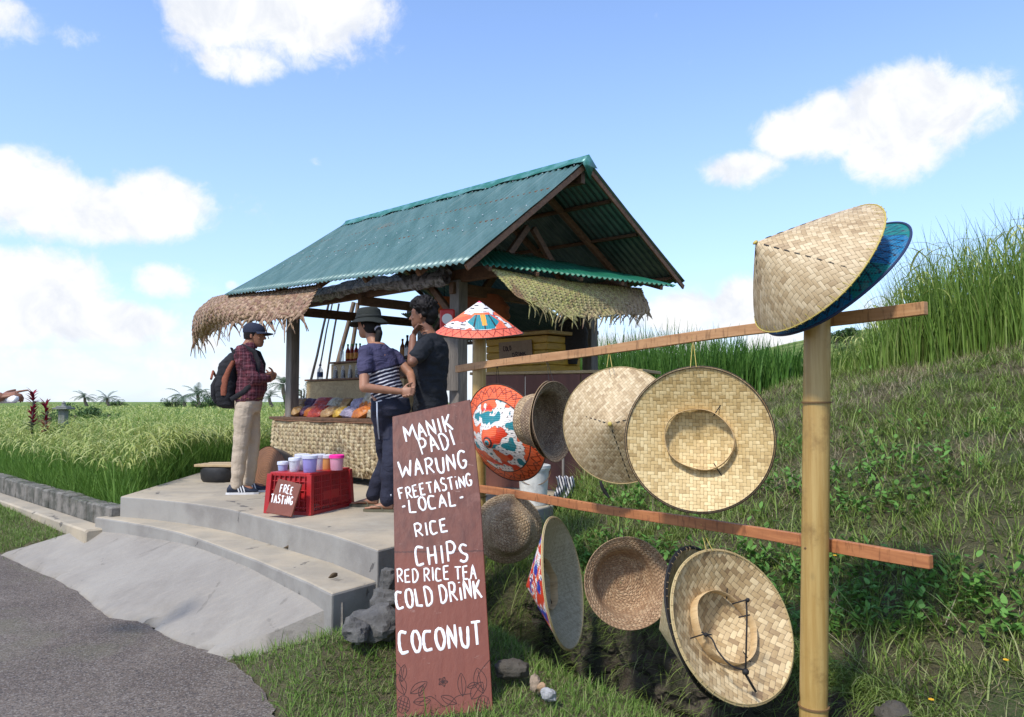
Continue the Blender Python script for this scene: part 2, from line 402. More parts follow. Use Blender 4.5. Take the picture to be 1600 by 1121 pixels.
def braid(base, dark, pale, row=.016, st=.020):
    def f(nt):
        u, v, _ = nt.sep(nt.uv()); j = (v/row).floor(); fv = (v/row).fract()
        s_ = u/st + (fv-.5).abs()*1.3 + j*.43 + (nt.noise(nt.comb(u*20, v*20), 1.0, 2)-.5)*.6
        fs = s_.fract(); h = (1-((fs-.5).abs()*2).pow(2.0))*(.35+.65*(1-((fv-.5).abs()*2).pow(3.0)))
        sid = nt.white(nt.comb(s_.floor(), j, 0.0)); fib = nt.noise(nt.comb(fs*8+sid*9, fv*2+j), 3, 3)
        col = nt.ramp(sid*.6+fib*.5, [(.1, dark), (.5, base), (.95, pale)]); col = nt.mix(nt.ms(h, .45, .0)*.75, col, tuple(q*.25 for q in dark))
        return dict(color=col, rough=.7, bump=(h, 1.0, .005))
    return f
def m_corr(nt):
    c = nt.coord(); n = nt.noise(nt.mapping(c, rot=(0,0,R(-46)), scale=(3.,.5,.5)), 3, 5, .6); n2 = nt.noise(c, 30, 4, .7)
    back = nt.geo('Backfacing')
    col = nt.mix(nt.ms(n, .35, .68), (.052,.128,.118), (.095,.185,.175)); col = nt.mix(nt.ms(n2, .55, .8)*.35, col, (.16,.25,.23))
    x, y, z = nt.sep(c); uu = (x*-.72+y*.69); sh_ = nt.white(nt.comb((uu*1.25).floor(), 0.0, 0.0)); col = nt.mix(sh_*.45, col, (.10,.17,.165))
    stk = nt.noise(nt.comb(uu*9, z*.35, 0.0), 3, 5, .7); col = nt.mix(nt.ms(stk, .52, .72)*.55, col, (.20,.27,.25)); col = nt.mix(nt.ms(stk, .44, .30)*.5, col, (.025,.075,.068))
    col = nt.mix(nt.ms(nt.noise(nt.mapping(c, loc=(3,3,3)), 2.2, 7, .75), .58, .70)*.35, col, (.20,.15,.10))
    return dict(color=col, rough=.42, metal=.15, spec=.5, bump=(n2, .2, .002))
def m_corr_in(nt):
    c = nt.coord(); n = nt.noise(c, 6, 5, .6)
    return dict(color=nt.mix(nt.ms(n, .3, .7), (.10,.15,.13), (.17,.22,.19)), rough=.4, metal=.5)
def fabric(a, b=None, s_=60, fold=True):
    b = b or tuple(q*.7 for q in a)
    def f(nt):
        c = nt.coord(); n = nt.noise(c, s_, 3); n2 = nt.noise(nt.mapping(c, scale=(1,1,1.6)), 7, 4, .6, dist=.6)
        return dict(color=nt.mix(n, a, b), rough=.85, bump=(n2*1.0+n*.06, .8 if fold else .2, .022))
    return f
def skin(a):
    def f(nt):
        c = nt.coord(); n = nt.noise(c, 9, 4)
        return dict(color=nt.mix(nt.ms(n, .3, .7), a, tuple(q*.75 for q in a)), rough=.5, sub=.05, bump=(nt.noise(c, 60, 3), .2, .002))
    return f
def bamboo(nt):
    c = nt.coord(); n = nt.noise(nt.mapping(c, scale=(26,26,1.0)), 1.6, 6, .7); n2 = nt.noise(c, 7, 6, .72)
    col = nt.mix(nt.ms(n, .32, .7), (.36,.215,.06), (.48,.33,.12)); col = nt.mix(nt.ms(n2, .5, .72)*.65, col, (.20,.115,.035))
    return dict(color=col, rough=.38, spec=.5, bump=(n+n2*.5, .3, .002))
M = {}
M['ground'] = mat('ground_soil', m_ground); M['asphalt'] = mat('asphalt', m_asphalt)
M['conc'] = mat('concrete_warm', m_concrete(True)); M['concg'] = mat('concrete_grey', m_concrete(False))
M['roof'] = mat('roof_green', m_corr); M['roof_in'] = mat('roof_underside', m_corr_in)
M['beam'] = mat('beam_wood', wood((.16,.085,.045), (.085,.045,.025), axis=0)); M['post'] = mat('post_wood', wood((.24,.21,.18), (.13,.115,.10), axis=2))
M['rail'] = mat('rail_wood', wood((.50,.26,.11), (.30,.13,.05), axis=0)); M['rail2'] = mat('rail_wood_red', wood((.42,.17,.065), (.27,.10,.04), axis=0))
M['pale'] = mat('pale_wood', wood((.50,.37,.20), (.36,.25,.13), axis=0)); M['barge'] = mat('barge_wood', wood((.23,.115,.06), (.13,.06,.03), axis=0))
M['bamboo'] = mat('bamboo', bamboo); M['bamboo_pale'] = mat('bamboo_pale', wood((.55,.42,.24), (.42,.30,.16), axis=2))
M['node'] = mat('bamboo_node', (.16,.09,.035), rough=.8)
d1, d2 = (.7071,.7071), (.7071,-.7071)
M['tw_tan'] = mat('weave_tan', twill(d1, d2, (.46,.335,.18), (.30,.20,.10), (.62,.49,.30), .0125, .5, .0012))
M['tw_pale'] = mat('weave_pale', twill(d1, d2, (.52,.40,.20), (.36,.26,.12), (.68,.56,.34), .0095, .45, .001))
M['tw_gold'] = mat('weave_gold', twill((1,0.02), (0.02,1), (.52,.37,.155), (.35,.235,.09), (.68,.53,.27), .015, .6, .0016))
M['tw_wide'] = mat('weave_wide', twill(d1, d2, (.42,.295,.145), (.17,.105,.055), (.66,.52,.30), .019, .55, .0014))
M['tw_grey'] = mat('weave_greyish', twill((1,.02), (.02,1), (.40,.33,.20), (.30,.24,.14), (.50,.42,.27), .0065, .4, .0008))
M['braid'] = mat('braided_straw', braid((.40,.25,.14), (.26,.15,.08), (.54,.38,.23)))
M['braid2'] = mat('braided_straw_dark', braid((.30,.20,.12), (.17,.105,.06), (.42,.31,.20), .014, .016))
M['braid3'] = mat('braided_straw_pale', braid((.42,.29,.16), (.27,.17,.085), (.58,.43,.26), .018, .018))
M['band'] = mat('straw_band', wood((.62,.46,.25), (.50,.34,.17), axis=2)); M['binding'] = mat('cane_binding', island([(.33,.24,.12),(.52,.42,.2)]))
M['yellow'] = mat('yellow_cord', (.48,.38,.09), rough=.6); M['black'] = mat('black_cord', (.012,.011,.011), rough=.7)
M['navyb'] = mat('navy_binding', (.02,.035,.09), rough=.6); M['darkb'] = mat('dark_binding', (.045,.028,.018), rough=.7)
def m_paint(nt):
    n_ = nt.node('ShaderNodeAttribute', attribute_name='Col'); c = nt.coord(); x, y, z = nt.sep(c)
    u = (x*.7071+y*.7071)*(1/.008); v = (x*.7071-y*.7071)*(1/.008); h = (u*math.pi).sin()*(v*math.pi).sin()
    col = nt.mix(nt.ms(nt.noise(c, 30, 4), .45, .75)*.25, E(nt, n_.outputs['Color']), (.25,.2,.15))
    return dict(color=col, rough=.45, bump=(h, .8, .0012))
M['paint'] = mat('painted_weave', m_paint)
def m_sign(nt):
    c = nt.coord(); n = nt.noise(nt.mapping(c, scale=(18,18,1)), 1.5, 5, .6); n2 = nt.noise(c, 4, 5, .7); n3 = nt.noise(c, 40, 4, .7)
    col = nt.mix(nt.ms(n, .35, .7), (.150,.050,.032), (.105,.034,.023)); col = nt.mix(nt.ms(n2, .54, .7)*.5, col, (.26,.12,.09)); col = nt.mix(nt.ms(n3, .66, .8)*.5, col, (.34,.22,.18))
    z = nt.sep(c)[2]; col = nt.mix(nt.ms(z+(n2-.5)*.1, .76, .66)*.6, col, (.20,.050,.026)); col = nt.mix(nt.ms((z-.715+(n3-.5)*.02).abs(), .006, .001)*.8, col, (.06,.02,.015)); col = nt.mix(nt.ms(nt.noise(nt.mapping(c, scale=(4,4,14)), 3, 6, .75), .62, .70)*.5, col, (.36,.24,.20))
    return dict(color=col, rough=.5, spec=.4, bump=(n+n3*.3, .5, .004))
M['sign'] = mat('sign_redbrown', m_sign)
def m_wp(nt):
    n = nt.noise(nt.coord(), 60, 4, .7); return dict(color=nt.mix(nt.ms(n, .55, .8)*.5, (.80,.80,.78), (.5,.42,.38)), rough=.45)
M['white'] = mat('white_paint', m_wp); M['ink'] = mat('dark_ink', (.035,.012,.01), rough=.7)
def m_panel(nt):
    c = nt.coord(); n = nt.noise(nt.mapping(c, scale=(8,8,1)), 1.5, 5, .6); return dict(color=nt.mix(nt.ms(n, .3, .7), (.17,.068,.05), (.115,.048,.038)), rough=.5, bump=(n, .3, .003))
M['panel'] = mat('panel_brown', m_panel)
def m_plastic(col, r=.35, v=.15):
    def f(nt):
        n = nt.noise(nt.coord(), 12, 4, .7); return dict(color=nt.mix(nt.ms(n, .4, .7)*v*3, col, tuple(q*.55+.03 for q in col)), rough=r, spec=.5)
    return f
M['crate'] = mat('crate_red', m_plastic((.40,.016,.018), .42))
def m_box(nt):
    c = nt.coord(); x, y, z = nt.sep(c); n = nt.noise(nt.mapping(c, scale=(2,2,9)), 4, 5, .65); return dict(color=nt.mix(nt.ms(n, .3, .7), (.52,.31,.035), (.40,.22,.025)), rough=.4, bump=(n, .5, .006))
M['icebox'] = mat('icebox_yellow', m_box); M['card'] = mat('cardboard', wood((.30,.20,.12), (.24,.155,.09), axis=0))
M['clear'] = mat('clear_plastic', lambda nt: dict(color=(.86,.90,.96), rough=.22, alpha=.42, spec=.6))
M['frost'] = mat('frosted_plastic', lambda nt: dict(color=(.72,.74,.82), rough=.3, alpha=.72, spec=.6))
M['grass'] = mat('grass_blades', island([(.11,.15,.028), (.17,.25,.045), (.26,.34,.085), (.14,.24,.04), (.36,.37,.17)], .25))
M['grass_b'] = mat('grass_verge', island([(.08,.15,.022), (.13,.23,.035), (.18,.29,.06), (.27,.28,.12)], .25))
M['dry'] = mat('dry_grass', island([(.20,.15,.085), (.33,.27,.16), (.46,.40,.27), (.17,.12,.065)], .15))
M['weed'] = mat('weed_leaves', island([(.06,.14,.02), (.11,.24,.04), (.16,.33,.07), (.08,.18,.03)], .25))
M['rice_l'] = mat('rice_leaves', island([(.085,.17,.025), (.13,.26,.04), (.20,.34,.07), (.11,.22,.03)], .3))
M['rice_e'] = mat('rice_ears', island([(.33,.40,.10), (.43,.48,.15), (.51,.54,.22), (.39,.43,.12)], .3))
M['rice_d'] = mat('rice_leaves_dark', island([(.045,.12,.02), (.08,.19,.03), (.13,.26,.05)], .3))
M['tall'] = mat('tall_grass_leaves', island([(.08,.155,.022), (.15,.25,.04), (.22,.34,.07), (.29,.35,.11)], .3))
M['palmleaf'] = mat('palm_leaves', island([(.07,.11,.07), (.09,.14,.08), (.11,.16,.09)], .2)); M['trunk'] = mat('trunk_bark', wood((.16,.13,.10), (.09,.07,.05), axis=2))  # palm leaves greyed and lightened: distance haze put into their colour
M['crown'] = mat('tree_leaves', island([(.04,.08,.03), (.07,.13,.045), (.10,.17,.06)], .2))
M['ti'] = mat('red_leaves', island([(.20,.008,.03), (.34,.015,.05), (.11,.01,.03)], .25)); M['ti2'] = mat('dark_leaves', island([(.03,.05,.03), (.06,.08,.04)], .2))
def m_rock(nt):
    c = nt.coord(); n = nt.noise(c, 3, 8, .7); n2 = nt.noise(c, 24, 6, .7); col = nt.mix(nt.ms(n, .35, .65), (.075,.072,.068), (.15,.145,.135)); col = nt.mix(nt.ms(n2, .55, .75)*.3, col, (.22,.21,.19))
    return dict(color=col, rough=.9, bump=(n+n2*.5, 1.0, .02))
M['rock'] = mat('rock_grey', m_rock)
def m_wall(nt):
    c = nt.coord(); n = nt.noise(c, 2.5, 7, .7); n2 = nt.noise(c, 20, 6, .75); v = nt.vor(nt.mapping(c, scale=(1,1,1.6)) if False else nt.comb(nt.sep(c)[0]+(nt.noise(c,4,4)-.5)*.5, nt.sep(c)[1]+(nt.noise(nt.mapping(c,loc=(4,4,4)),4,4)-.5)*.5, nt.sep(c)[2]*1.6), 3.2, 'DISTANCE_TO_EDGE'); vc = nt.sep(nt.vor(nt.mapping(c, scale=(1,1,1.5)), 3.6, out='Color'))[0]
    col = nt.mix(vc, (.065,.05,.035), (.13,.11,.08)); col = nt.mix(nt.ms(n, .44, .60), col, (.030,.036,.014)); col = nt.mix(nt.ms(n2, .55, .75)*.5, col, (.13,.09,.05)); col = nt.mix(nt.ms(v, .05, .0)*.7, col, (.025,.02,.014))
    return dict(color=col, rough=.95, bump=(nt.ms(v, 0, .12)+n2*.6+n*.5, 1.0, .05))
M['wall'] = mat('mossy_stone', m_wall)
M['water'] = mat('ditch_water', lambda nt: dict(color=(.02,.018,.012), rough=.08, spec=.6, bump=(nt.noise(nt.coord(), 14, 3), .3, .01)))
M['rubber'] = mat('black_rubber', m_plastic((.015,.015,.016), .6))

# ------------------------------------------------------------------ terrain
def sm(a, b, x): t = np.clip((x-a)/(b-a), 0, 1); return t*t*(3-2*t)
PLAT_Z = .6
front_px = [(590,860),(555,848),(520,836),(480,826),(440,816),(400,806),(360,796),(320,789.5),(280,784),(235,779.5),(188,776)]
FRONT = [G(x, y, PLAT_Z) for x, y in front_px]
PLAT = [(p.x, p.y) for p in FRONT]+[tuple(G(330,733,PLAT_Z).xy), (-1.6,11.6), (1.5,9.2), (.98,8.2), (.42,7.3), (.36,6.6), (-.02,5.9)]
def sdf_poly(x, y, poly):
    x = np.asarray(x, float); y = np.asarray(y, float); dmin = np.full(x.shape, 1e9); ins = np.zeros(x.shape, bool); n = len(poly)
    for i in range(n):
        ax, ay = poly[i]; bx, by = poly[(i+1) % n]; ex, ey = bx-ax, by-ay
        t = np.clip(((x-ax)*ex+(y-ay)*ey)/(ex*ex+ey*ey+1e-12), 0, 1); dmin = np.minimum(dmin, np.hypot(x-ax-t*ex, y-ay-t*ey))
        c = ((ay > y) != (by > y)) & (x < (bx-ax)*(y-ay)/((by-ay) if abs(by-ay) > 1e-9 else 1e-9)+ax); ins ^= c
    return np.where(ins, -dmin, dmin)
def rf(x, y): return (x+1.73)*.655+(y-4.45)*.756, -(x+1.73)*.756+(y-4.45)*.655       # away from the road, along the road
def df(x, y):
    x = np.asarray(x, float); y = np.asarray(y, float)
    s = (x-.82)*.886+(y-4.15)*.464; t = -(x-.82)*.464+(y-4.15)*.886; return s+.05*np.sin(t*2.1)+.03*np.sin(t*5.3), t
RP = [tuple(G(x, y, 0.0).xy) for x, y in ((0,866),(44,888),(85,905),(120,924),(150,950),(172,966),(224,972),(252,990),(280,1004),(344,1022))]
ROADR = [tuple(G(x, y, 0.0).xy) for x, y in ((344,1022),(375,1045),(400,1068),(420,1095),(432,1121))]+[(-.75,2.6),(-.45,1.5),(-.2,.2),(0,-3),(.5,-30)]
RL = np.array(RP[0]); udir = np.array((-.756,.655))
def road_poly(off=0.0): 
    left = [tuple(RL+udir*k+np.array((0.03*math.sin(k*2.2), .03*math.cos(k*3.1)))) for k in (60,30,15,8,5,3.5,2.2,1.2,.5)]
    return left+RP+ROADR[1:]+[(-80,-30),(-80,40)]
ROAD = road_poly()
STEP_PX = [(518,928),(480,909),(440,892),(400,875),(360,860),(320,845),(280,832),(235,822),(190,814),(148,808)]
RAMPP = [tuple(G(x, y, .41).xy) for x, y in STEP_PX]+RP
def zt(x, y, bump=True):
    x = np.asarray(x, float); y = np.asarray(y, float)
    w_, u_ = rf(x, y); s, t = df(x, y)
    base = sm(.3, 2.0, u_)*(.27*sm(-.1, .75, w_)+.06*sm(.8, 1.1, w_)) + .05*sm(.1,.9,w_)*(1-sm(.3,2,u_))
    base = base+.16*np.exp(-((x+.55)**2+(y-4.25)**2)/.35**2)+.20*np.exp(-((x+1.02)**2+(y-4.10)**2)/.30**2)+.09*np.exp(-((x+1.38)**2+(y-4.22)**2)/.20**2)
    base = np.where(w_ > 6, np.maximum(base, .33), base)
    ditch = sm(-.48, -.30, s)*(1-sm(1.15, 1.6, t))
    base = base+.26*sm(1.1, 1.7, t)*np.exp(-((s+.15)/.55)**2)*(1-sm(2.6,3.4,t))
    c = np.clip(2.22-.15*t, 1.38, 2.45); q = np.clip((s-.1)/4.7, 0, 1); g = q*(1.28-.28*q)
    zb = .22+(c-.22)*g-.15*sm(4.8, 5.8, s)
    m = np.where(y > 6.6, sm(-.9, .3, x-.02*(y-6)), sm(-.9, .3, x)*sm(5.6, 6.6, y)+(1-sm(5.6, 6.6, y)))
    up = sm(-.03, .10, s)*m
    z = base*(1-up)+zb*up-.34*ditch*(1-sm(-.03, .08, s))
    if bump: z = z+(.05*np.sin(x*2.3+y*1.1)*np.sin(y*1.7-x)+.02*np.sin(x*7.1+1)*np.sin(y*6.3))*sm(.2, 1.2, s)
    dp = sdf_poly(x, y, PLAT); lim = .42+np.clip(dp, 0, 9)*1.4
    z = np.where(dp < 1.2, np.minimum(z, lim), z)
    dm_ = sdf_poly(x, y, RAMPP); z = np.where(dm_ < .3, np.minimum(z, -.04+np.clip(dm_, 0, 9)*9), z)
    dr = sdf_poly(x, y, ROAD); z = np.where(dr < .5, np.minimum(z, np.maximum(-.03, -.03+np.clip(dr, 0, 9)*.9)), z)
    return z
def axis_pts(lo, hi, dlo, dhi, step):
    a = list(np.arange(dlo, dhi+1e-6, step)); s_ = step; p = dhi
    while p < hi: s_ *= 1.13; p += s_; a.append(p)
    s_ = step; p = dlo
    while p > lo: s_ *= 1.13; p -= s_; a.insert(0, p)
    return np.array(a)
xs = axis_pts(-900, 900, -7.5, 7.5, .07); ys = axis_pts(-60, 1200, 1.4, 12.5, .07)
gx, gy = np.meshgrid(xs, ys); gz = zt(gx, gy); ny, nx = gx.shape
V = np.stack([gx, gy, gz], -1).reshape(-1, 3); idx = np.arange(nx*ny).reshape(ny, nx)
Q = np.stack([idx[:-1,:-1], idx[:-1,1:], idx[1:,1:], idx[1:,:-1]], -1).reshape(-1, 4)
tag(mesh_np('ground', V, Q, M['ground'], smooth=True), kind='structure')
# road sheet
def ear(poly, z, name, m):
    mb = MB(); n = len(poly); mb.add([(x, y, z) for x, y in poly], [tuple(range(n))])
    me = mb.mesh(name); import bmesh
    bm = bmesh.new(); bm.from_mesh(me); bmesh.ops.triangulate(bm, faces=bm.faces[:])
    for f in bm.faces:
        if f.normal.z < 0: f.normal_flip()
    bm.to_mesh(me); bm.free(); me.materials.append(m); o = link_mesh(name, me, None, False); tag(o, kind='structure'); return o
def jag(poly, a, n=6):
    out = []
    for i in range(len(poly)-1):
        p, q = np.array(poly[i]), np.array(poly[i+1]); L = np.hypot(*(q-p)); k = max(1, min(n, int(L/.05))) if L < 2 else 1
        for j in range(k): out.append(tuple(p+(q-p)*j/k+(rng.normal(0, a, 2) if (i or j) else 0)))
    out.append(poly[-1]); return out
ear(jag([tuple(RL+udir*k) for k in (60,30,15,8,5,3.5,2.2,1.2,.5)]+RP, .004)[:]+jag(ROADR, .009)+[(-80,-30),(-80,40)], .0, 'road', M['asphalt'])
# ------------------------------------------------------------------ platform, step, ramp
front_step = STEP_PX
STEP = [G(x, y, .41) for x, y in front_step]
mb = MB(); mb.prism([(p[0], p[1]) for p in PLAT], -.3, PLAT_Z)
o = mb.build('concrete_platform', [M['conc'], M['concg']], smooth=False)
bev = o.modifiers.new('edge', 'BEVEL'); bev.width = .012; bev.segments = 2; bev.limit_method = 'ANGLE'
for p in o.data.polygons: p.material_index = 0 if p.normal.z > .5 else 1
tag(o, 'pale curved concrete platform with grey edge under the snack stall', 'platform')
back = [Vector((p.x, p.y, 0)) for p in FRONT]
st_poly = [(p.x, p.y) for p in STEP]+[(FRONT[-1].x-.06, FRONT[-1].y+.1)]+[(p.x+.06, p.y+.12) for p in reversed(FRONT)]
mb = MB(); mb.prism(st_poly, -.3, .41); o = mb.build('concrete_step', [M['conc'], M['concg']], smooth=False)
bev = o.modifiers.new('edge', 'BEVEL'); bev.width = .015; bev.segments = 2; bev.limit_method = 'ANGLE'
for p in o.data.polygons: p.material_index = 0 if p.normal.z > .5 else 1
tag(o, 'lower concrete step curving along the front of the platform', 'step')
# ramp : ruled surface from step foot to road edge, with solid side
nr = 60
def along(poly, t):
    L = [0]; 
    for a, b in zip(poly, poly[1:]): L.append(L[-1]+math.hypot(b[0]-a[0], b[1]-a[1]))
    d_ = t*L[-1]
    for i in range(len(poly)-1):
        if d_ <= L[i+1]+1e-9: k = (d_-L[i])/max(L[i+1]-L[i], 1e-9); return tuple(poly[i][q]+(poly[i+1][q]-poly[i][q])*k for q in range(2))
    return poly[-1]
s2 = [(p.x, p.y) for p in STEP]; rr = list(reversed(RP)); vs = []; fs = []; rows = 16
for i in range(nr+1):
    t = i/nr; a = along(s2, t); b = along(rr, t); jx, jy = rng.normal(0, .016, 2)
    for j in range(rows+1):
        q = j/rows; ex = 1.0; x = (a[0]+.05)+(b[0]-a[0]-.05)*q+jx*q**3; y = (a[1]+.06)+(b[1]-a[1]-.06)*q+jy*q**3
        z = (.335+.03*math.sin(math.pi*min(1,t*1.3)))*(1-q)**1.15+.010+.012*math.sin(math.pi*q) + .004*mnz.noise(Vector((x*3,y*3,0)))
        vs.append((x, y, z if j < rows else -.02))
base = len(vs)
for i in range(nr): 
    for j in range(rows): k = i*(rows+1)+j; fs.append((k, k+1, k+rows+2, k+rows+1))
for e, sgn in ((0, 1), (nr, -1)):
    for j in range(rows+1): x, y, z = vs[e*(rows+1)+j]; vs.append((x+.03*sgn*.5, y-.03*sgn*.6, -.12))
    b0 = base if e == 0 else base+rows+1
    for j in range(rows): k = e*(rows+1)+j; fs.append((k, b0+j, b0+j+1, k+1) if e == 0 else (k, k+1, b0+j+1, b0+j))
mb = MB(); mb.add(vs, fs)
def m_ramp(nt):
    d = m_concrete(False)(nt); c = nt.coord(); n = nt.noise(c, 2.0, 7, .7); n2 = nt.noise(nt.mapping(c, rot=(0,0,R(-40)), scale=(1,5,1)), 6, 7, .75); n3 = nt.noise(c, 90, 4, .75); v = nt.sep(nt.vor(c, 70, out='Color'))[0]; z = nt.sep(c)[2]
    col = nt.mix(nt.ms(n2, .45, .75)*.4, nt.mix(.5, d['color'], (.30,.27,.225)), (.38,.335,.27)); col = nt.mix(nt.ms(n, .52, .66)*.35, col, (.19,.17,.145)); col = nt.mix(nt.ms(n3, .5, .75)*.25, col, (.16,.145,.125))
    col = nt.mix(nt.ms(z+(n-.5)*.3, .14, .02)*.45, col, (.36,.32,.24))
    return dict(color=col, rough=.92, bump=(n2*.9+n3*.5+n*1.2, .8, .010))
tag(mb.build('concrete_ramp', mat('ramp_worn', m_ramp), angle=50), 'wide worn concrete ramp sloping from the step down to the road', 'ramp')
# kerb wall on the field side, left of the platform
L0 = Vector((FRONT[-1].x, FRONT[-1].y, 0)); ud = Vector((-.72,.69,0)); vd = Vector((.69,.72,0))
k = 0; mb = MB(); mb2 = MB()
while k < 9:
    ln = random.uniform(.22,.34); c = L0+ud*(k+ln/2+.02)+vd*random.uniform(.0,.015); m3 = frame((0,0,1), ud)
    mb.box(c+Vector((0,0,.38+random.uniform(-.008,.008))), (ln-.02, .16, .24), m3, bev=.015); k += ln
k_ = mb.build('kerb', mat('kerb_stained', lambda nt: dict(color=nt.mix(nt.ms(nt.noise(nt.coord(), 5, 6, .7), .38, .62), (.20,.185,.16), (.075,.075,.06)), rough=.9, bump=(nt.noise(nt.coord(), 30, 5), .8, .01))), smooth=False); tag(k_, 'rough kerb of concrete blocks edging the rice field', 'kerb')
mb2.beam(L0+ud*.02-vd*.185+Vector((0,0,.235)), L0+ud*9-vd*.20+Vector((0,0,.215)), .21, .16, bev=.015); tag(mb2.build('concrete_strip', M['conc'], smooth=False), 'flat worn concrete strip in front of the kerb beside the grass verge', 'strip')
# ditch: stone wall face and water
nl, nh = 260, 22; vs = []
for i in range(nl+1):
    t = -3.0+5.6*i/nl; wob = .05*math.sin(t*2.1)+.03*math.sin(t*5.3)
    for j in range(nh+1):
        h = j/nh; s_ = -.10-wob+.10*h+.02; top = .27+.05*mnz.noise(Vector((t*1.5,0,0))); h = h
        x = .82+.886*s_-.464*t; y = 4.15+.464*s_+.886*t; z = -.38+(top+.38)*h
        d_ = .05*mnz.noise(Vector((t*3,z*4,0)))+.06*mnz.noise(Vector((t*7,z*9,3))) + .03*mnz.noise(Vector((t*18,z*20,3)))
        if j == nh: d_ += .22
        vs.append((x+.886*d_, y+.464*d_, z-(.03 if j == nh else 0)))
fs = [(i*(nh+1)+j, i*(nh+1)+j+1, (i+1)*(nh+1)+j+1, (i+1)*(nh+1)+j) for i in range(nl) for j in range(nh)]
mb = MB(); mb.add(vs, fs); tag(mb.build('stone_wall', M['wall'], angle=180), 'low mossy stone and earth wall at the foot of the grassy bank, above the ditch', 'wall')
mb = MB(); P_ = lambda s_, t: (.82+.886*s_-.464*t, 4.15+.464*s_+.886*t, -.27)
mb.add([P_(-.5,-4), P_(.15,-4), P_(.15,1.5), P_(-.5,1.5)], [(0,1,2,3)]); tag(mb.build('water', M['water']), kind='structure')
# terraced hill far to the right
NX = 90; steps = 13; vs = []; rows_ = []
for i in range(steps):
    Y = 24+i*3.6; z = 1.2+i*.50
    for (dy, dz) in ((0,0), (.15,.30), (.3,.50)):
        row = []
        for k in range(NX+1):
            x = -6+k*1.1; f = 1/(1+math.exp(-(x-(.26*Y))/ (2.6+.1*Y*.6)))
            wv = 1.1*math.sin(x*.23+i*1.3)+.5*math.sin(x*.6+i*2.1); row.append((x, Y+dy+wv+.05*x, .9+(z+dz-.9)*f+ (.004*(x-10)*i if x > 10 else 0)))
        rows_.append(row)
rows_.append([(x, y+60, z-1) for x, y, z in rows_[-1]])
vs = [p for r_ in rows_ for p in r_]; n1_ = NX+1
fs = [(j*n1_+k, j*n1_+k+1, (j+1)*n1_+k+1, (j+1)*n1_+k) for j in range(len(rows_)-1) for k in range(NX)]
def m_terr(nt):
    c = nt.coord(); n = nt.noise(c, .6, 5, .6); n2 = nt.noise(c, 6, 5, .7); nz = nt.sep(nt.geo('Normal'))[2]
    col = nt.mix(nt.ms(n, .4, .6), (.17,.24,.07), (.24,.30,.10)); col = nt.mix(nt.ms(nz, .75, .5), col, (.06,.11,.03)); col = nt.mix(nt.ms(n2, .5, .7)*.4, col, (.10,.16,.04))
    return dict(color=col, rough=.95, bump=(n2, 1.0, .3))
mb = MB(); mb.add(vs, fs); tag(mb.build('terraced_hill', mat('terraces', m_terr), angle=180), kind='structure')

# ------------------------------------------------------------------ vegetation as ground cover
def U(a, b, n): return rng.uniform(a, b, n)
def on_ground(x, y, dz=-.01): return np.stack([x, y, zt(x, y)+dz], 1)
# bank
N = 215000; s = 5.6*rng.random(N)**.85+.02; t = U(-3.4, 7.5, N); x = .82+.886*s-.464*t; y = 4.15+.464*s+.886*t
nc_ = 9000; ci = rng.integers(0, nc_, N); cs_ = 5.6*rng.random(nc_)**.85+.02; ct_ = U(-3.4, 7.5, nc_); cl_m = rng.random(N) < .62
s = np.where(cl_m, cs_[ci]+rng.normal(0, .022, N), s); t = np.where(cl_m, ct_[ci]+rng.normal(0, .022, N), t); x = .82+.886*s-.464*t; y = 4.15+.464*s+.886*t; crnd = np.where(cl_m, rng.random(nc_)[ci], .5)
dist = np.hypot(x, y); keep = (y > 1.8) & (x/y < 1.0) & (rng.random(N) < np.clip(5.0/dist, .3, 1)) & (sdf_poly(x, y, PLAT) > .03)
x, y, s, t, crnd = x[keep], y[keep], s[keep], t[keep], crnd[keep]; n_ = len(x)
def patch(x, y, f, o): return np.sin(x*f+o)*np.sin(y*f*1.2+o*2)+.6*np.sin(x*f*2.3+y*f*1.7+o*3)
pa = patch(x, y, 1.9, 1.0)+.8*patch(x, y, 4.7, 2.0)+rng.normal(0, .45, n_)+.30*np.clip(2.2-s, -1.5, 2)+(crnd-.5)*1.4
g = Veg(); ks = pa > -.35
def sel(k): return on_ground(x[k], y[k]), int(k.sum())
b, m_ = sel(ks); scl = np.where(s[ks] < .5, 1.2, 1.0)
g.add(blades(b, U(.05,.16,m_)*scl, U(0,.7,m_), U(.3,1.5,m_), U(0,6.28,m_), U(.0035,.008,m_), 3), 0)
kd = (pa <= -.35); b, m_ = sel(kd); g.add(blades(b, U(.04,.14,m_), U(.2,1.45,m_), U(.0,.8,m_), U(0,6.28,m_), U(.002,.005,m_), 2), 1)
kl = rng.random(n_) < np.clip(.01+.30*np.clip(2.4-s, 0, 3)*(patch(x, y, 2.6, 4)+.5*(crnd-.5) > -.1), 0, .6)*np.clip((2.9-s)/.8, .06, 1); b, m_ = sel(kl); b[:,2] += U(.02,.13,m_)
g.add(blades(b, U(.025,.065,m_), U(.5,1.5,m_), U(.1,.5,m_), U(0,6.28,m_), U(.015,.034,m_), 3, 'leaf'), 2)
kk = rng.random(n_) < .30; b, m_ = sel(kk); g.add(blades(b+[0,0,.012], U(.04,.10,m_), U(1.0,1.5,m_), U(-.1,.4,m_), U(0,6.28,m_), U(.004,.010,m_), 2), 0)
kk = rng.random(n_) < .22; b, m_ = sel(kk); g.add(blades(b+[0,0,.015], U(.05,.13,m_), U(1.1,1.6,m_), U(-.1,.3,m_), U(0,6.28,m_), U(.002,.006,m_), 2), 1)
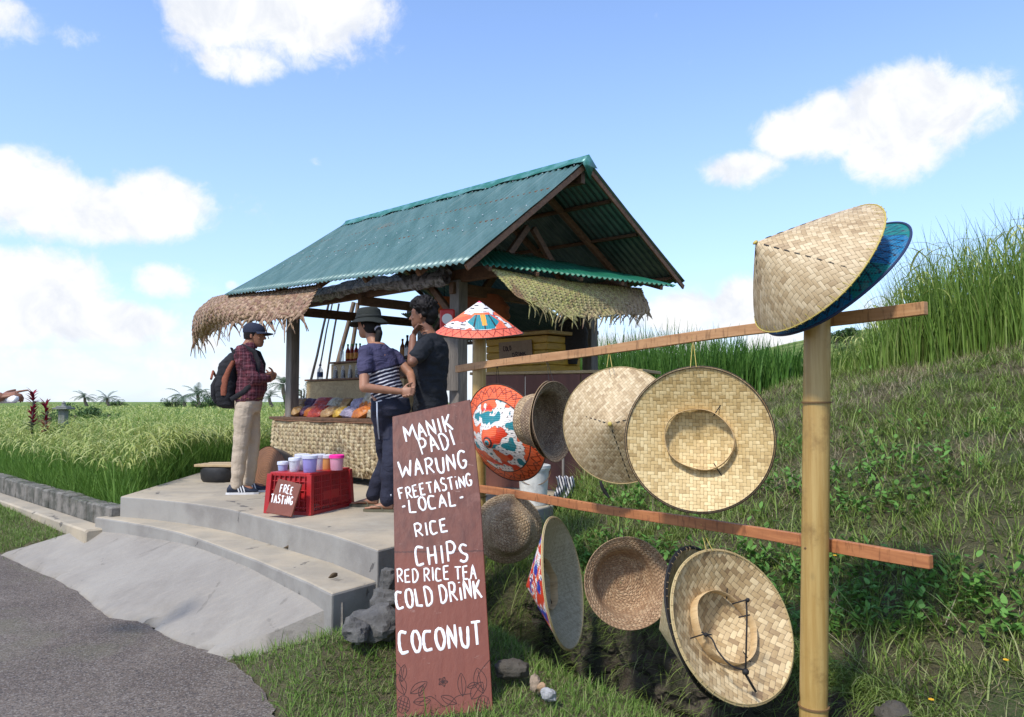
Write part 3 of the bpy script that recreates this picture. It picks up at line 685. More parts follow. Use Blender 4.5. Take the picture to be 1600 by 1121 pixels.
kk = rng.random(n_) < .012; b, m_ = sel(kk); b[:,2] += .04; g.add(blades(b, U(.12,.40,m_), U(.9,1.6,m_), U(-.2,.3,m_), U(0,6.28,m_), U(.002,.005,m_), 3), 1)
kk = (rng.random(n_) < .02) & (s < 2.6); b, m_ = sel(kk); g.add(blades(b, U(.18,.34,m_), U(.1,.6,m_), U(.6,1.5,m_), U(0,6.28,m_), U(.005,.010,m_), 4), 0)
# overhanging tufts on the wall top
m_ = 9000; t = U(-2.6, 2.4, m_); s_ = U(-.02,.22,m_)-.05*np.sin(t*2.1); x_ = .82+.886*s_-.464*t; y_ = 4.15+.464*s_+.886*t
ok = patch(x_, y_, 3, 2) > -.6; x_, y_ = x_[ok], y_[ok]; m_ = len(x_)
g.add(blades(np.stack([x_, y_, zt(x_, y_)+.0], 1), U(.1,.28,m_), U(.3,1.0,m_), U(.8,2.0,m_), math.atan2(-.464,-.886)+rng.normal(0, .8, m_), U(.003,.007,m_), 4), 0)
m_ = 5200; x_ = U(-.35,.95,m_); y_ = U(5.1,7.4,m_); s_, t_ = df(x_, y_); dp_ = sdf_poly(x_, y_, PLAT); ok = (dp_ > .0) & (dp_ < .42) & (t_ > 1.25); x_, y_ = x_[ok], y_[ok]; m_ = len(x_)
g.add(blades(on_ground(x_, y_), U(.14,.36,m_), U(.05,.6,m_), U(.5,1.7,m_), U(0,6.28,m_), U(.004,.008,m_), 4), 0)
tag(g.build('bank_grass', [M['grass'], M['dry'], M['weed']]), kind='stuff')
# verge between road and ditch, and verge at the left
g = Veg(); N = 130000; x = U(-2.2, 2.6, N); y = U(1.9, 6.2, N); s, t = df(x, y); w_, u_ = rf(x, y)
RMP = [(p[0], p[1]) for p in s2]+[(p[0], p[1]) for p in RP]
dr = sdf_poly(x, y, ROAD); dm = sdf_poly(x, y, RMP); dpl = sdf_poly(x, y, PLAT); dst = sdf_poly(x, y, st_poly)
edge = rng.normal(0, .03, N)
keep = (s < -.28+rng.normal(0, .03, N)) & (dr > .02+edge.clip(-.05, .1)) & (dm > .02+edge.clip(-.02,.1)) & (dpl > .02) & (dst > .02); x, y = x[keep], y[keep]; n_ = len(x)
pa = patch(x, y, 3.4, .3)+rng.normal(0, .5, n_); k = pa > -.75; b = on_ground(x[k], y[k]); m_ = len(b)
g.add(blades(b, U(.03,.09,m_), U(0,.9,m_), U(.2,1.3,m_), U(0,6.28,m_), U(.003,.0065,m_), 3), 0)
b = on_ground(x[~k], y[~k]); m_ = len(b); g.add(blades(b, U(.02,.07,m_), U(.5,1.5,m_), U(0,.6,m_), U(0,6.28,m_), U(.002,.004,m_), 2), 1)
k = rng.random(n_) < .25; b = on_ground(x[k], y[k]); m_ = len(b); g.add(blades(b+[0,0,.008], U(.03,.07,m_), U(1.0,1.5,m_), U(-.1,.4,m_), U(0,6.28,m_), U(.004,.008,m_), 2), 0)
k = rng.random(n_) < .12; b = on_ground(x[k], y[k]); m_ = len(b); g.add(blades(b+[0,0,.008], U(.03,.08,m_), U(1.1,1.6,m_), U(-.1,.3,m_), U(0,6.28,m_), U(.002,.004,m_), 2), 1)
k = rng.random(n_) < .03; b = on_ground(x[k], y[k]); m_ = len(b); g.add(blades(b, U(.08,.17,m_), U(0,.8,m_), U(.3,1.2,m_), U(0,6.28,m_), U(.004,.008,m_), 3), 0)
N = 60000; u_ = U(2.2, 9, N); w_ = U(-.35, .62, N); x = -1.73+.655*w_-.756*u_; y = 4.45+.756*w_+.655*u_
keep = (sdf_poly(x, y, ROAD) > .0+rng.normal(0, .05, N)) & (sdf_poly(x, y, RMP) > .03) & (sdf_poly(x, y, st_poly) > .03)
L2 = (x-L0.x)*.69+(y-L0.y)*.72; keep &= (L2 < -.30) ; x, y = x[keep], y[keep]; n_ = len(x); pa = patch(x, y, 2.2, 2)+rng.normal(0, .5, n_)
k = pa > -.3; b = on_ground(x[k], y[k]); m_ = len(b); g.add(blades(b, U(.03,.08,m_), U(0,.9,m_), U(.2,1.3,m_), U(0,6.28,m_), U(.003,.007,m_), 3), 0)
b = on_ground(x[~k], y[~k]); m_ = len(b); g.add(blades(b, U(.02,.07,m_), U(.5,1.5,m_), U(0,.6,m_), U(0,6.28,m_), U(.002,.005,m_), 2), 1)
tag(g.build('verge_grass', [M['grass_b'], M['dry']]), kind='stuff')
# rice field
def rice(name, x, y, hs, mats, ears=.45, wide=1.0, leaves=3, erect=1.0):
    g = Veg(); n_ = len(x); z = zt(x, y)
    for k in range(leaves):
        L = hs*U(.62,1.12,n_); b = np.stack([x+U(-.06,.06,n_), y+U(-.06,.06,n_), z], 1)
        g.add(blades(b, L, U(0,.22,n_)*erect, U(.2,.95,n_)*erect, U(0,6.28,n_), U(.008,.015,n_)*wide, 4, 'blade', U(.8,2.2,n_)), 0)
    if ears > 0:
        k = rng.random(n_) < ears; m_ = int(k.sum()); z2 = z[k]+hs[k]*.64; b = np.stack([x[k]+U(-.07,.07,m_), y[k]+U(-.07,.07,m_), z2], 1); wd = np.asarray(wide)*np.ones(n_); wd = wd[k]
        g.add(blades(b, hs[k]*U(.45,.62,m_), U(0,.25,m_), U(1.9,3.1,m_), U(0,6.28,m_), U(.014,.024,m_)*wd, 7, 'ear', U(.8,2.2,m_)), 1)
    return tag(g.build(name, mats), kind='stuff')
def samp(N, y0, y1, a0, a1, p=1.0):
    q = rng.random(N); y = (y0**(1-p)+(y1**(1-p)-y0**(1-p))*q)**(1/(1-p)) if p != 1 else y0*(y1/y0)**q
    return U(a0, a1, N)*y, y
xa, ya = samp(30000, 6.6, 22, -.86, .08, 1.2); xb, yb = samp(26000, 22, 300, -.9, .1, 1.4); x, y = np.concatenate([xa, xb]), np.concatenate([ya, yb])
kd = (x-L0.x)*.69+(y-L0.y)*.72
keep = (sdf_poly(x, y, PLAT) > .16) & (kd > .20+rng.normal(0, .05, len(x)).clip(-.05,.2)) & (x < -.9-.0*(y))
keep &= ~((y > 8) & (x > -1.6) & (y < 12.0)); x, y, kd = x[keep], y[keep], kd[keep]
wide = np.clip(y/13, 1, 9); front = np.clip(kd/1.3, 0, 1)
hs = (.62+.30*front+.05*patch(x, y, .8, 1)*.6)*(1+.05*rng.normal(0, 1, len(x)))*np.clip(1+.0*y, 1, 1.3)
er = (np.where(kd < .45, .35, .96))*(1-.55*sm(.1, .9, patch(x, y*1.4, .55, 2.0)*sm(9,11,y)*(1-sm(18,24,y))))
kk = rng.random(len(x)) < er
rice('rice_field', x[kk], y[kk], hs[kk], [M['rice_l'], M['rice_e']], 1.0, wide[kk], 2)
rice('young_rice', x[~kk], y[~kk], hs[~kk]*.97, [M['rice_l'], M['rice_e']], 0, wide[~kk], 4)
# canopy of the far field below the blades
def m_canopy(nt):
    c = nt.coord(); n = nt.noise(nt.mapping(c, scale=(1,.4,1)), .9, 6, .65); n2 = nt.noise(c, 9, 4, .7)
    col = nt.mix(nt.ms(n, .4, .62), (.21,.27,.06), (.10,.19,.025)); col = nt.mix(nt.ms(n2, .5, .7)*.5, col, (.09,.13,.02)); return dict(color=col, rough=.95, bump=(n2, 1, .15))
mb = MB(); nx_, ny_ = 60, 60; vs = []
for j in range(ny_+1):
    Y = 16*(60)**(j/ny_)
    for i in range(nx_+1): X = (-1.3+1.18*i/nx_)*Y-1.2; vs.append((X, Y, 1.02+.05*mnz.noise(Vector((X*.3,Y*.3,0)))+.0012*min(Y,160)))
mb.add(vs, [(j*(nx_+1)+i, j*(nx_+1)+i+1, (j+1)*(nx_+1)+i+1, (j+1)*(nx_+1)+i) for j in range(ny_) for i in range(nx_)])
tag(mb.build('rice_canopy', mat('rice_canopy', m_canopy), angle=180), kind='stuff')
# grasses along the kerb
N = 9000; k = U(0, 8, N); q = U(.1, .5, N); x = L0.x+ud.x*k+vd.x*q; y = L0.y+ud.y*k+vd.y*q; ok = sdf_poly(x, y, PLAT) > .04; x, y = x[ok], y[ok]; m_ = len(x); g = Veg()
g.add(blades(on_ground(x, y), U(.15,.5,m_), U(0,.5,m_), U(.3,1.3,m_), U(0,6.28,m_), U(.006,.012,m_), 4), 0); tag(g.build('field_edge_grass', [M['rice_l']]), kind='stuff')
# dark young rice behind the rail, on the plateau
x, y = samp(4200, 9.0, 16, .08, .41, 1.0); s, t = df(x, y); ok = (s > 3.9) & (sdf_poly(x, y, PLAT) > .3); x, y = x[ok], y[ok]
rice('rice_plants', x, y, (np.interp(x/y, [.13,.2,.3,.42], [1.25,1.20,.80,.32]))*(.85+.25*rng.random(len(x))), [M['rice_d'], M['rice_e']], 0, 1.9, 4, .6)
# tall ripe rice tuft on the crest at the right
N = 3000; x = U(3.2, 8.5, N); y = U(6.2, 9.6, N); s, t = df(x, y); ok = (s > 4.15) & (x/y > .475+.02*rng.normal(0,1,N)) & (s < 6.3); x, y = x[ok], y[ok]
hh = np.interp(x/y, [.45,.50,.56,.75], [.35,.85,1.25,1.10])*U(.75,1.1,len(x)); rice('tall_rice', x, y, hh, [M['tall'], M['rice_e']], .30, 1.15, 5, .75)
x, y = samp(900, 8, 12, .40, .53, 1.0); s, t = df(x, y); ok = s > 4.5; x, y = x[ok], y[ok]
rice('edge_rice', x, y, U(.22,.55,len(x)), [M['tall'], M['rice_e']], .5, 1.0, 4, 1.1)
# ------------------------------------------------------------------ the stall
N0 = Vector((-.512, 7.14, PLAT_Z)); u3 = Vector((-.72,.69,0)).normalized(); v3 = Vector((.69,.72,0)).normalized(); UP = Vector((0,0,1))
LU, LV = 3.02, 2.04
def at(u, v, z): return N0+u3*u+v3*v+UP*(z-PLAT_Z)
def px_u(px, v):   # u on the line v=const that shows at column px
    k = (px-800)/F_PX; p = N0+v3*v; return (k*p.y-p.x)/(u3.x-k*u3.y)
A1 = at(-.775, 1.02, 0); A2 = at(3.41, 1.02, 0); E1 = at(-.775, -.612, 0); E2 = at(3.56, -.612, 0); B1 = at(-.775, 2.82, 0); B2 = at(3.5, 2.7, 0)
def setz(p, px, py): return W(px, py, p.y)
A1 = setz(A1, 918, 250); A2 = setz(A2, 540, 351); E1 = setz(E1, 728, 411); E2 = setz(E2, 353, 461); B1 = setz(B1, 1070, 441)
B2.z = 3.0
hut = empty('snack_stall', at(1.5, 1.0, PLAT_Z)); tag(hut, 'open wooden snack stall with green corrugated metal gable roof on grey posts', 'stall')
def corr(e1, e2, r1, r2, pitch=.078, amp=.011, rows=14, sag=.02):
    e1, e2, r1, r2 = map(Vector, (e1, e2, r1, r2)); L = (e2-e1).length; n = int(L/pitch)*6; nrm = (e2-e1).cross(r1-e1).normalized()
    if nrm.z < 0: nrm = -nrm
    vs = []
    for i in range(n+1):
        t = i/n; a = e1.lerp(e2, t); b = r1.lerp(r2, t); sheet = int(t*L/.8); ex = -.012*(sheet % 2)+.01*math.sin(sheet*3)
        h = math.cos(2*math.pi*i/6)*amp*1.0
        for j in range(rows+1):
            q = j/rows; p = a.lerp(b, q+(ex if j == 0 else 0)); vs.append(p+nrm*(h-sag*math.sin(math.pi*q)*.5+.006*math.sin(i*.13)*math.sin(q*5)+(.004 if q < .52 else 0)))
    fs = [(i*(rows+1)+j, i*(rows+1)+j+1, (i+1)*(rows+1)+j+1, (i+1)*(rows+1)+j) for i in range(n) for j in range(rows)]
    mb = MB(); mb.add(vs, fs)
    # make faces look up
    a, b, c = [Vector(vs[k]) for k in fs[0][:3]]
    if (b-a).cross(c-a).z < 0: mb.f = [f[::-1] for f in mb.f]
    return mb, nrm
roof_parts = []
for nm, (a, b, c, d_) in (('front', (E1, E2, A1, A2)), ('back', (B1, B2, A1, A2))):
    mb, nr_ = corr(a, b, c, d_, sag=.02); o = mb.build('roof_sheet', [M['roof'], M['roof_in']], hut, angle=180)
    md = o.modifiers.new('thickness', 'SOLIDIFY'); md.thickness = .003; md.offset = -1; md.material_offset = 1; roof_parts.append((o, nr_))
    o['label'] = 'roof slope facing the road' if nm == 'front' else 'roof slope facing the field'
# screws with washers
sc_ = MB(); sc_.lathe([(.0001,0),(.012,0),(.012,.003),(.006,.005),(.006,.010),(.0001,.012)], 8); scm = mat('screw_zinc', (.75,.77,.78), rough=.35, metal=.3)
proto = sc_.build('screw', scm, None, world=False); proto.parent = hut; ORG[proto.name] = Vector((0,0,0))
first = True
nr_ = roof_parts[0][1]
for q in (.03, .36, .52, .955):
    for k in range(22 if q != .955 else 20):
        t = (k+.5)/22; 
        if q == .955: t = (k+.5)/20
        p = E1.lerp(E2, t).lerp(A1.lerp(A2, t), q)+nr_*.008; o = proto if first else proto.copy()
        if not first: COL.objects.link(o); o.parent = hut
        o.location = p-ORG[hut.name]; o.rotation_euler = nr_.to_track_quat('Z', 'Y').to_euler(); o.scale = (.5,.5,.5); first = False
# ridge cap : folded sheet in lengths, slightly lifted here and there
mb = MB(); cap_m = mat('ridge_green', lambda nt: dict(color=nt.mix(nt.ms(nt.noise(nt.coord(), 8, 4), .4, .65), (.035,.17,.13), (.10,.26,.25)), rough=.35, metal=.15))
nb_ = roof_parts[1][1]; df_ = (E1-A1).normalized(); db_ = (B1-A1).normalized(); n = 60; vs = []
for i in range(n+1):
    t = i/n; c = A1.lerp(A2, t)-(A2-A1).normalized()*.02*(1-t); lift = .012+.007*math.sin(i*.9)+.010*abs(math.sin(i*.33))
    vs += [c+df_*.085+nr_*lift, c+df_*.02+UP*.035, c+UP*.05, c+db_*.02+UP*.035, c+db_*.085+nb_*lift]
mb.add(vs, [(i*5+j, i*5+j+1, i*5+j+6, i*5+j+5) for i in range(n) for j in range(4)])
c = A1-(A2-A1).normalized()*.02; mb.add([c+UP*.05, c+df_*.12+nr_*.012, c+df_*.08-UP*.05, c-UP*.21+u3*-.01, c+db_*.08-UP*.03, c+db_*.15+nb_*.012], [(0,1,2,3,4,5)])
mb.build('ridge_cap', cap_m, hut, angle=60, solid=.002)
# posts
for (px, pyb, u, v, w_) in ((716,0,0,0,.145), (459,0,LU+.03,0,.14), (922,0,0,LV,.15), (0,0,LU,LV,.13)):
    p = at(u, v, PLAT_Z); zt_ = 2.66 if v == 0 else 2.78; mb = MB(); mb.box(p+UP*((zt_-PLAT_Z)/2), (w_*.92, w_*.85, zt_-PLAT_Z), frame(UP, u3), bev=.008); mb.build('post', M['post'], hut, smooth=False)
def beam(name, a, b, w_, h, m=None): mb = MB(); mb.beam(a, b, w_, h); mb.build(name, m or M['beam'], hut, smooth=False)
beam('beam', at(-.55,0,2.70), at(3.35,0,2.70), .07, .12); beam('beam', at(-.5,LV,2.80), at(3.35,LV,2.80), .07, .12)
beam('beam', at(0,-.1,2.58), at(0,LV+.1,2.58), .06, .11); beam('beam', at(LU,-.1,2.62), at(LU,LV+.1,2.62), .06, .11)
beam('beam', at(1.5,-.1,2.60), at(1.5,LV+.1,2.60), .06, .10)
beam('ridge_beam', at(-.72,1.02,A1.z-.17), at(3.38,1.02,A2.z-.17), .06, .12)
def on_slope(t, q, back=False, dn=-.05):
    e, r, nn = (B1.lerp(B2, t), A1.lerp(A2, t), nb_) if back else (E1.lerp(E2, t), A1.lerp(A2, t), nr_); return e.lerp(r, q)+nn*dn
for t in (.17, .36, .55, .75, .93):
    for bk in (False, True): beam('rafter', on_slope(t, .03, bk, -.062), on_slope(t, .95, bk, -.062), .05, .07, M['barge'] if t == .17 else None)
for q in (.06, .45, .72):
    for bk in (False, True): beam('purlin', on_slope(.02, q, bk, -.03), on_slope(.98, q, bk, -.03), .05, .035)
for bk in (False, True):
    beam('barge_board', on_slope(.006, -.02 if bk else .0, bk, -.045), on_slope(.006, .97, bk, -.045), .022, .055, M['barge'])
    beam('barge_board', on_slope(.994, .0, bk, -.045), on_slope(.994, .97, bk, -.045), .022, .055, M['barge'])
beam('king_post', at(0,1.02,2.6), at(0,1.02,A1.z-.2), .07, .09); beam('brace', at(0,.35,2.62), at(0,.98,3.35), .05, .07); beam('brace', at(0,1.75,2.62), at(0,1.06,3.35), .05, .07)
beam('brace', at(0,0,2.25), at(.42,0,2.66), .05, .06); beam('brace', at(LU-.42,LV,2.66), at(LU,LV,2.2), .05, .06)
beam('brace', at(.9,LV,2.1), at(.9,LV,2.8), .05, .06)
# small awning under the gable: corrugated, green
aw = [W(758,391,at(-.08,.03,0).y), W(1052,443,7.55), W(762,398,6.55), W(1062,447,7.2)]
a0, a1 = at(-.02,.06,3.02), at(-.02,2.5,3.06); b0 = W(752,414,6.45); b1 = W(1055,448,7.55)
mb, na = corr(b0, b1, a0, a1, .06, .012, 6, .0); o = mb.build('gable_awning', [mat('awning_green', lambda nt: dict(color=nt.mix(nt.noise(nt.coord(), 7, 4), (.010,.11,.06), (.02,.16,.095)), rough=.4, metal=.1)), M['roof_in']], hut, angle=180)
md = o.modifiers.new('thickness', 'SOLIDIFY'); md.thickness = .003; md.offset = -1; md.material_offset = 1
for k in range(5): beam('awning_stay', a0.lerp(a1, .04+.22*k)-UP*.03, b0.lerp(b1, .04+.22*k)-UP*.03, .03, .04)
# second lower sheet at the back of the stall (seen from inside)
c0, c1, c2, c3 = at(3.35,1.9,2.78), at(.9,1.9,2.78), at(3.5,2.95,2.42), at(.8,2.95,2.42)
mb, nn = corr(c2, c3, c0, c1, .06, .011, 6, 0); o = mb.build('back_awning', [M['roof'], M['roof_in']], hut, angle=180); md = o.modifiers.new('thickness', 'SOLIDIFY'); md.thickness = .003; md.offset = -1; md.material_offset = 1
beam('awning_rail', at(3.4,2.85,2.38), at(.5,2.85,2.38), .04, .05)

# woven palm leaf mats : real strips over and under
def woven(name, S, nu, nv, wd, mats, parent=None, frA=(0,0), frB=(0,0), holes=0.0, off=.004, twist=0, wfac=.92, droop=.12, seed=1):
    """S(u,v)->point, u 0..nu, v 0..nv in strip units; diagonal strips; fringe past v=nv"""
    rr_ = random.Random(seed); V = []; Fq = []; mi = []
    def nrm(u, v):
        e = .3; a = S(min(u+e, nu), v)-S(max(u-e, 0), v); b = S(u, min(v+e, nv))-S(u, max(v-e, 0)); n_ = a.cross(b)
        return n_.normalized() if n_.length > 1e-9 else Vector((0,0,1))
    for fam in (1, -1):
        for k in range(-int(nv)-1, int(nu)+int(nv)+2):
            pts = []; 
            v = 0.0; st = .5; fr = rr_.uniform(*frB) if frB[1] else 0
            while v <= nv+1e-6:
                u = k+fam*v+.5
                if 0 <= u <= nu:
                    cell = int(math.floor(v)); over = 1 if (cell+k*1+(0 if fam == 1 else 1)) % 2 == 0 else -1
                    if cell != v: pts.append((u, v, over*math.cos(math.pi*0)*off*fam))
                    else: pts.append((u, v, 0))
                elif pts: break
                v += st
            if len(pts) < 2: continue
            if holes and rr_.random() < holes: pts = pts[:max(2, int(len(pts)*rr_.uniform(.5,.95)))]
            P = [(S(u, v)+nrm(u, v)*o_, nrm(u, v)) for u, v, o_ in pts]
            if fr > 0 and pts[-1][1] > nv-1.1:
                d0 = (P[-1][0]-P[-2][0]).normalized(); p = P[-1][0]; n_ = P[-1][1]; d0 = (d0+Vector((rr_.gauss(0,.25), rr_.gauss(0,.25), rr_.gauss(0,.2)))).normalized(); c_ = rr_.uniform(.05,.55)
                for q in range(5): d0 = (d0+Vector((0,0,-c_*.6))+Vector((rr_.gauss(0,.08), rr_.gauss(0,.08), 0))).normalized(); p = p+d0*fr/5; P.append((p, n_))
            base = len(V); L_ = len(P)
            for i, (p, n_) in enumerate(P):
                t = (P[min(i+1, L_-1)][0]-P[max(i-1, 0)][0]); sd_ = t.cross(n_); sd_ = sd_.normalized() if sd_.length > 1e-9 else Vector((1,0,0))
                tail = max(0, i-(L_-6))/5 if (fr > 0 and pts[-1][1] > nv-1.1) else 0
                wv = wd*wfac*.5*(1-.8*tail); V += [p-sd_*wv, p+sd_*wv]
            for i in range(L_-1): Fq.append((base+2*i, base+2*i+1, base+2*i+3, base+2*i+2))
    mb = MB(); mb.v = [tuple(q) for q in V]; mb.f = Fq; mb.m = [0]*len(Fq)
    o = mb.build(name, mats, parent, smooth=True, angle=180, solid=.0022); return o
def bez(rows):
    """surface through a small grid of points (rows along v), Catmull-Rom both ways, t,s in 0..1"""
    dense = [smooth_path(r_, 8) for r_ in rows]; m_ = len(dense[0]); cols = [smooth_path([dr_[i] for dr_ in dense], 8) for i in range(m_)]; n_ = len(cols[0])
    def S(t, s):
        a = min(max(t, 0), 1)*(m_-1); i = min(int(a), m_-2); fa = a-i; b = min(max(s, 0), 1)*(n_-1); j = min(int(b), n_-2); fb = b-j
        return cols[i][j].lerp(cols[i+1][j], fa).lerp(cols[i][j+1].lerp(cols[i+1][j+1], fa), fb)
    return S
def mat_surface(rows, nu, nv): B = bez(rows); return lambda u, v: B(u/nu, v/nv)
M['palm1'] = mat('palm_mat_brown', island([(.24,.13,.085),(.38,.23,.15),(.52,.36,.24),(.33,.22,.11),(.42,.30,.20)], .12, nscale=30))
def m_palm2(nt):
    r = nt.geo('Random Per Island'); c = nt.coord(); x, y, z = nt.sep(c); g_ = nt.ramp(r, [(0,(.33,.31,.09)),(.5,(.45,.41,.16)),(1,(.28,.21,.09))]); b_ = nt.ramp(r, [(0,(.30,.20,.12)),(.5,(.42,.31,.20)),(1,(.18,.11,.075))])
    f_ = nt.ms(x-z*.8+(nt.noise(c, 4, 4)-.5)*1.2, -.5, .45); k_ = nt.ms(nt.noise(c, 2.6, 3), .60, .66); return dict(color=nt.mix(k_*.7, nt.mix(f_, g_, b_), (.20,.08,.06)), rough=.6, leaf=.1)
M['palm2'] = mat('palm_mat_green', m_palm2)
M['palm3'] = mat('palm_mat_tan', island([(.40,.29,.16),(.55,.44,.25),(.68,.58,.38),(.27,.18,.10),(.60,.50,.30)], .1, nscale=25))
yR, yL = 7.9, 9.35
rows = [[W(500,445,yR+.02), W(440,453,8.45), W(385,459,8.95), W(352,461,9.4), W(330,466,9.9)],
        [W(490,463,yR-.10), W(435,468,8.30), W(375,474,8.8), W(330,480,9.3), W(306,488,10.0)],
        [W(480,483,yR-.16), W(432,487,8.22), W(368,490,8.75), W(325,502,9.4), W(300,514,10.1)],
        [W(470,492,yR-.10), W(425,497,8.24), W(362,503,8.85), W(330,518,9.7), W(302,536,10.3)]]
o = woven('palm_leaf_mat', mat_surface(rows, 46, 11), 46, 11, .050, M['palm1'], None, frB=(.06,.32), holes=.30, seed=4)
tag(o, 'dry brown woven palm leaf mat drooping from the left end of the front eave', 'woven mat')
rows = [[W(766,419,6.55), W(830,430,6.8), W(900,441,7.1), W(960,447,7.4), W(1002,451,7.65)],
        [W(786,440,6.45), W(840,450,6.7), W(905,460,7.0), W(962,464,7.32), W(1009,467,7.6)],
        [W(806,462,6.42), W(850,474,6.66), W(910,484,6.97), W(965,482,7.3), W(1015,481,7.6)],
        [W(822,470,6.44), W(862,488,6.68), W(922,496,6.97), W(970,491,7.3), W(1014,491,7.6)]]
o = woven('palm_leaf_mat', mat_surface(rows, 66, 17), 66, 17, .028, M['palm2'], None, frB=(.03,.19), holes=.34, seed=9)
tag(o, 'yellow green woven palm leaf mat hanging under the gable awning', 'woven mat')
# plastic sheet rolled under the front eave
mb = MB(); n = 70; ring = 12; vs = []
for i in range(n+1):
    t = i/n; c = at(px_u(700,-.12)*(1-t)+px_u(478,-.12)*t, -.14, 0); c.z = W(700,432,c.y).z*(1-t)+W(478,462,c.y).z*t - .02*math.sin(t*9)
    for k in range(ring):
        a = 2*math.pi*k/ring; rr2 = .075*(1+.5*mnz.noise(Vector((i*.25, k*1.3, 0)))); vs.append(c+v3*math.cos(a)*rr2*.8+UP*math.sin(a)*rr2)
mb.add(vs, [(i*ring+k, i*ring+(k+1) % ring, (i+1)*ring+(k+1) % ring, (i+1)*ring+k) for i in range(n) for k in range(ring)])
o = mb.build('plastic_sheet', mat('plastic_sheet', lambda nt: dict(color=nt.mix(nt.ms(nt.noise(nt.coord(), 20, 4), .4, .6), (.12,.12,.13), (.38,.38,.42)), rough=.25, alpha=.85, spec=.6, bump=(nt.noise(nt.coord(), 26, 5, .6, dist=1), 1.0, .03))), angle=180)
tag(o, 'grey crumpled plastic sheet rolled up under the front eave', 'plastic sheet')

# ------------------------------------------------------------------ counter with woven front
CZ = 1.32; C0 = Vector((-1.10,7.575,PLAT_Z)); C0 = Vector((-1.40,7.86,PLAT_Z))-u3*.62; CL_ = 2.82
cnt = empty('snack_counter', C0+u3*CL_/2); tag(cnt, 'long counter wrapped in woven palm matting, loaded with snack bags', 'counter')
def ct(u, v, z): return Vector((C0.x, C0.y, 0))+u3*u+v3*v+UP*z
mb = MB(); mb.beam(ct(-.02,.31,CZ-.02), ct(CL_+.02,.31,CZ-.02), .70, .035); mb.build('counter_top', M['beam'], cnt, smooth=False)
for k in range(26):
    mb = MB(); mb.box(ct(.06+k*.108, .03, PLAT_Z+.38), (.10, .018, .60), frame(UP, u3), bev=.004); mb.build('slat', M['pale'], cnt, smooth=False)
for u_ in (.05, 1.4, CL_-.05):
    for v_ in (.08, .58): mb = MB(); mb.box(ct(u_, v_, PLAT_Z+.34), (.06,.06,.68), frame(UP, u3), bev=.004); mb.build('leg', M['post'], cnt, smooth=False)
mb = MB(); mb.box(ct(CL_/2, .59, PLAT_Z+.36), (CL_-.05, .015, .6), frame(UP, u3)); mb.build('back_board', M['beam'], cnt, smooth=False)
def Sc(u, v):
    a = u/60*2.72; h = v/14; ragged = (.56+.05*math.sin(a*4)); bot = .64 if a > 1.1 else .50+.03*math.sin(a*9)
    return ct(.06+a, -.02-.015*math.sin(h*3.0)-.01*math.sin(a*7), CZ-.045-h*bot)
o = woven('woven_front', Sc, 60, 14, .047, M['palm3'], cnt, frB=(.02,.09), holes=.08, off=.007, seed=3, droop=.1)
mb = MB(); mb.tube([ct(.02+.1*k, -.03, CZ-.045+.004*math.sin(k)) for k in range(28)], .012, 6); mb.build('top_binding', M['barge'], cnt)

# stepped display boxes behind the counter goods
def boxshelf(label, x0, x1, v, z0, z1, dep, m):
    u0, u1 = px_u(x1, v), px_u(x0, v); e = empty('display_shelf', at((u0+u1)/2, v+dep/2, z0)); tag(e, label, 'shelf')
    mb = MB(); mb.box(at((u0+u1)/2, v, (z0+z1)/2-.015), (u1-u0, .018, z1-z0-.03), frame(UP, u3), bev=.003); mb.build('front_board', m, e, smooth=False)
    mb = MB(); mb.box(at((u0+u1)/2, v+dep/2-.02, z1-.012), (u1-u0+.03, dep+.03, .025), frame(UP, u3), bev=.003); mb.build('shelf_board', M['barge'], e, smooth=False)
    for uu in (u0+.02, u1-.02): mb = MB(); mb.box(at(uu, v+dep/2+.01, (z0+z1)/2-.015), (.018, dep-.02, z1-z0-.03), frame(UP, u3), bev=.003); mb.build('side_board', m, e, smooth=False)
    return lambda px, dv=.06: at(px_u(px, v+dv), v+dv, z1+.001)
sh1 = boxshelf('lower pale wooden display shelf behind the snack bags', 480, 632, .62, 1.345, 1.80, .30, M['pale'])
sh2 = boxshelf('upper small wooden display shelf holding the sauce bottles', 518, 632, .94, 1.345, 2.045, .22, M['pale'])
# packets of coffee / pods : clear standing pouches with dark contents
def pouch(name, w_, h, m, top=None):
    mb = MB(); rings = []
    for k in range(9):
        t = k/8; wd = w_/2*(1-.12*t*t); dp = .028*(1-t)**.8*(1+.3*math.sin(t*3))+.002; rings.append((Vector((.003*math.sin(k*2.2),0,h*t)), Vector((wd,0,0)), Vector((0,dp,0)), .7))
    mb.loft(rings, 16); e = empty(name); mb.build('pouch', m, e)
    if top: mb = MB(); mb.loft([(Vector((0,0,h*q)), Vector((w_*.42*(1-.1*q),0,0)), Vector((0,.022*(1-q)+.002,0)), .7) for q in (.03,.2,.45,.62,.66)], 14); mb.build('contents', top, e)
    return e
def speck(a, b, s_=60):
    return lambda nt: dict(color=nt.mix(nt.ms(nt.noise(nt.coord(), s_, 3, .7), .4, .6), a, b), rough=.35, spec=.6, coat=.5, bump=(nt.noise(nt.coord(), s_*.7, 3), 1, .01))
pp = pouch('coffee_pouch', .085, .17, mat('pouch_clear', lambda nt: dict(color=(.6,.62,.68), rough=.2, alpha=.22, spec=.6)), mat('coffee_dark', speck((.02,.012,.012), (.10,.05,.04))))
px_l = [463+14.2*k for k in range(9)]
desc = ['first clear pouch of dark coffee from the left on the lower shelf','second clear pouch of dark coffee from the left on the lower shelf','third clear pouch of dark coffee from the left on the lower shelf','fourth clear pouch of dark coffee from the left on the lower shelf','fifth clear pouch of dark coffee from the left on the lower shelf','sixth clear pouch of dark coffee on the lower shelf, beside the striped shirt']
px_p = [524,536,547,558,569,580]
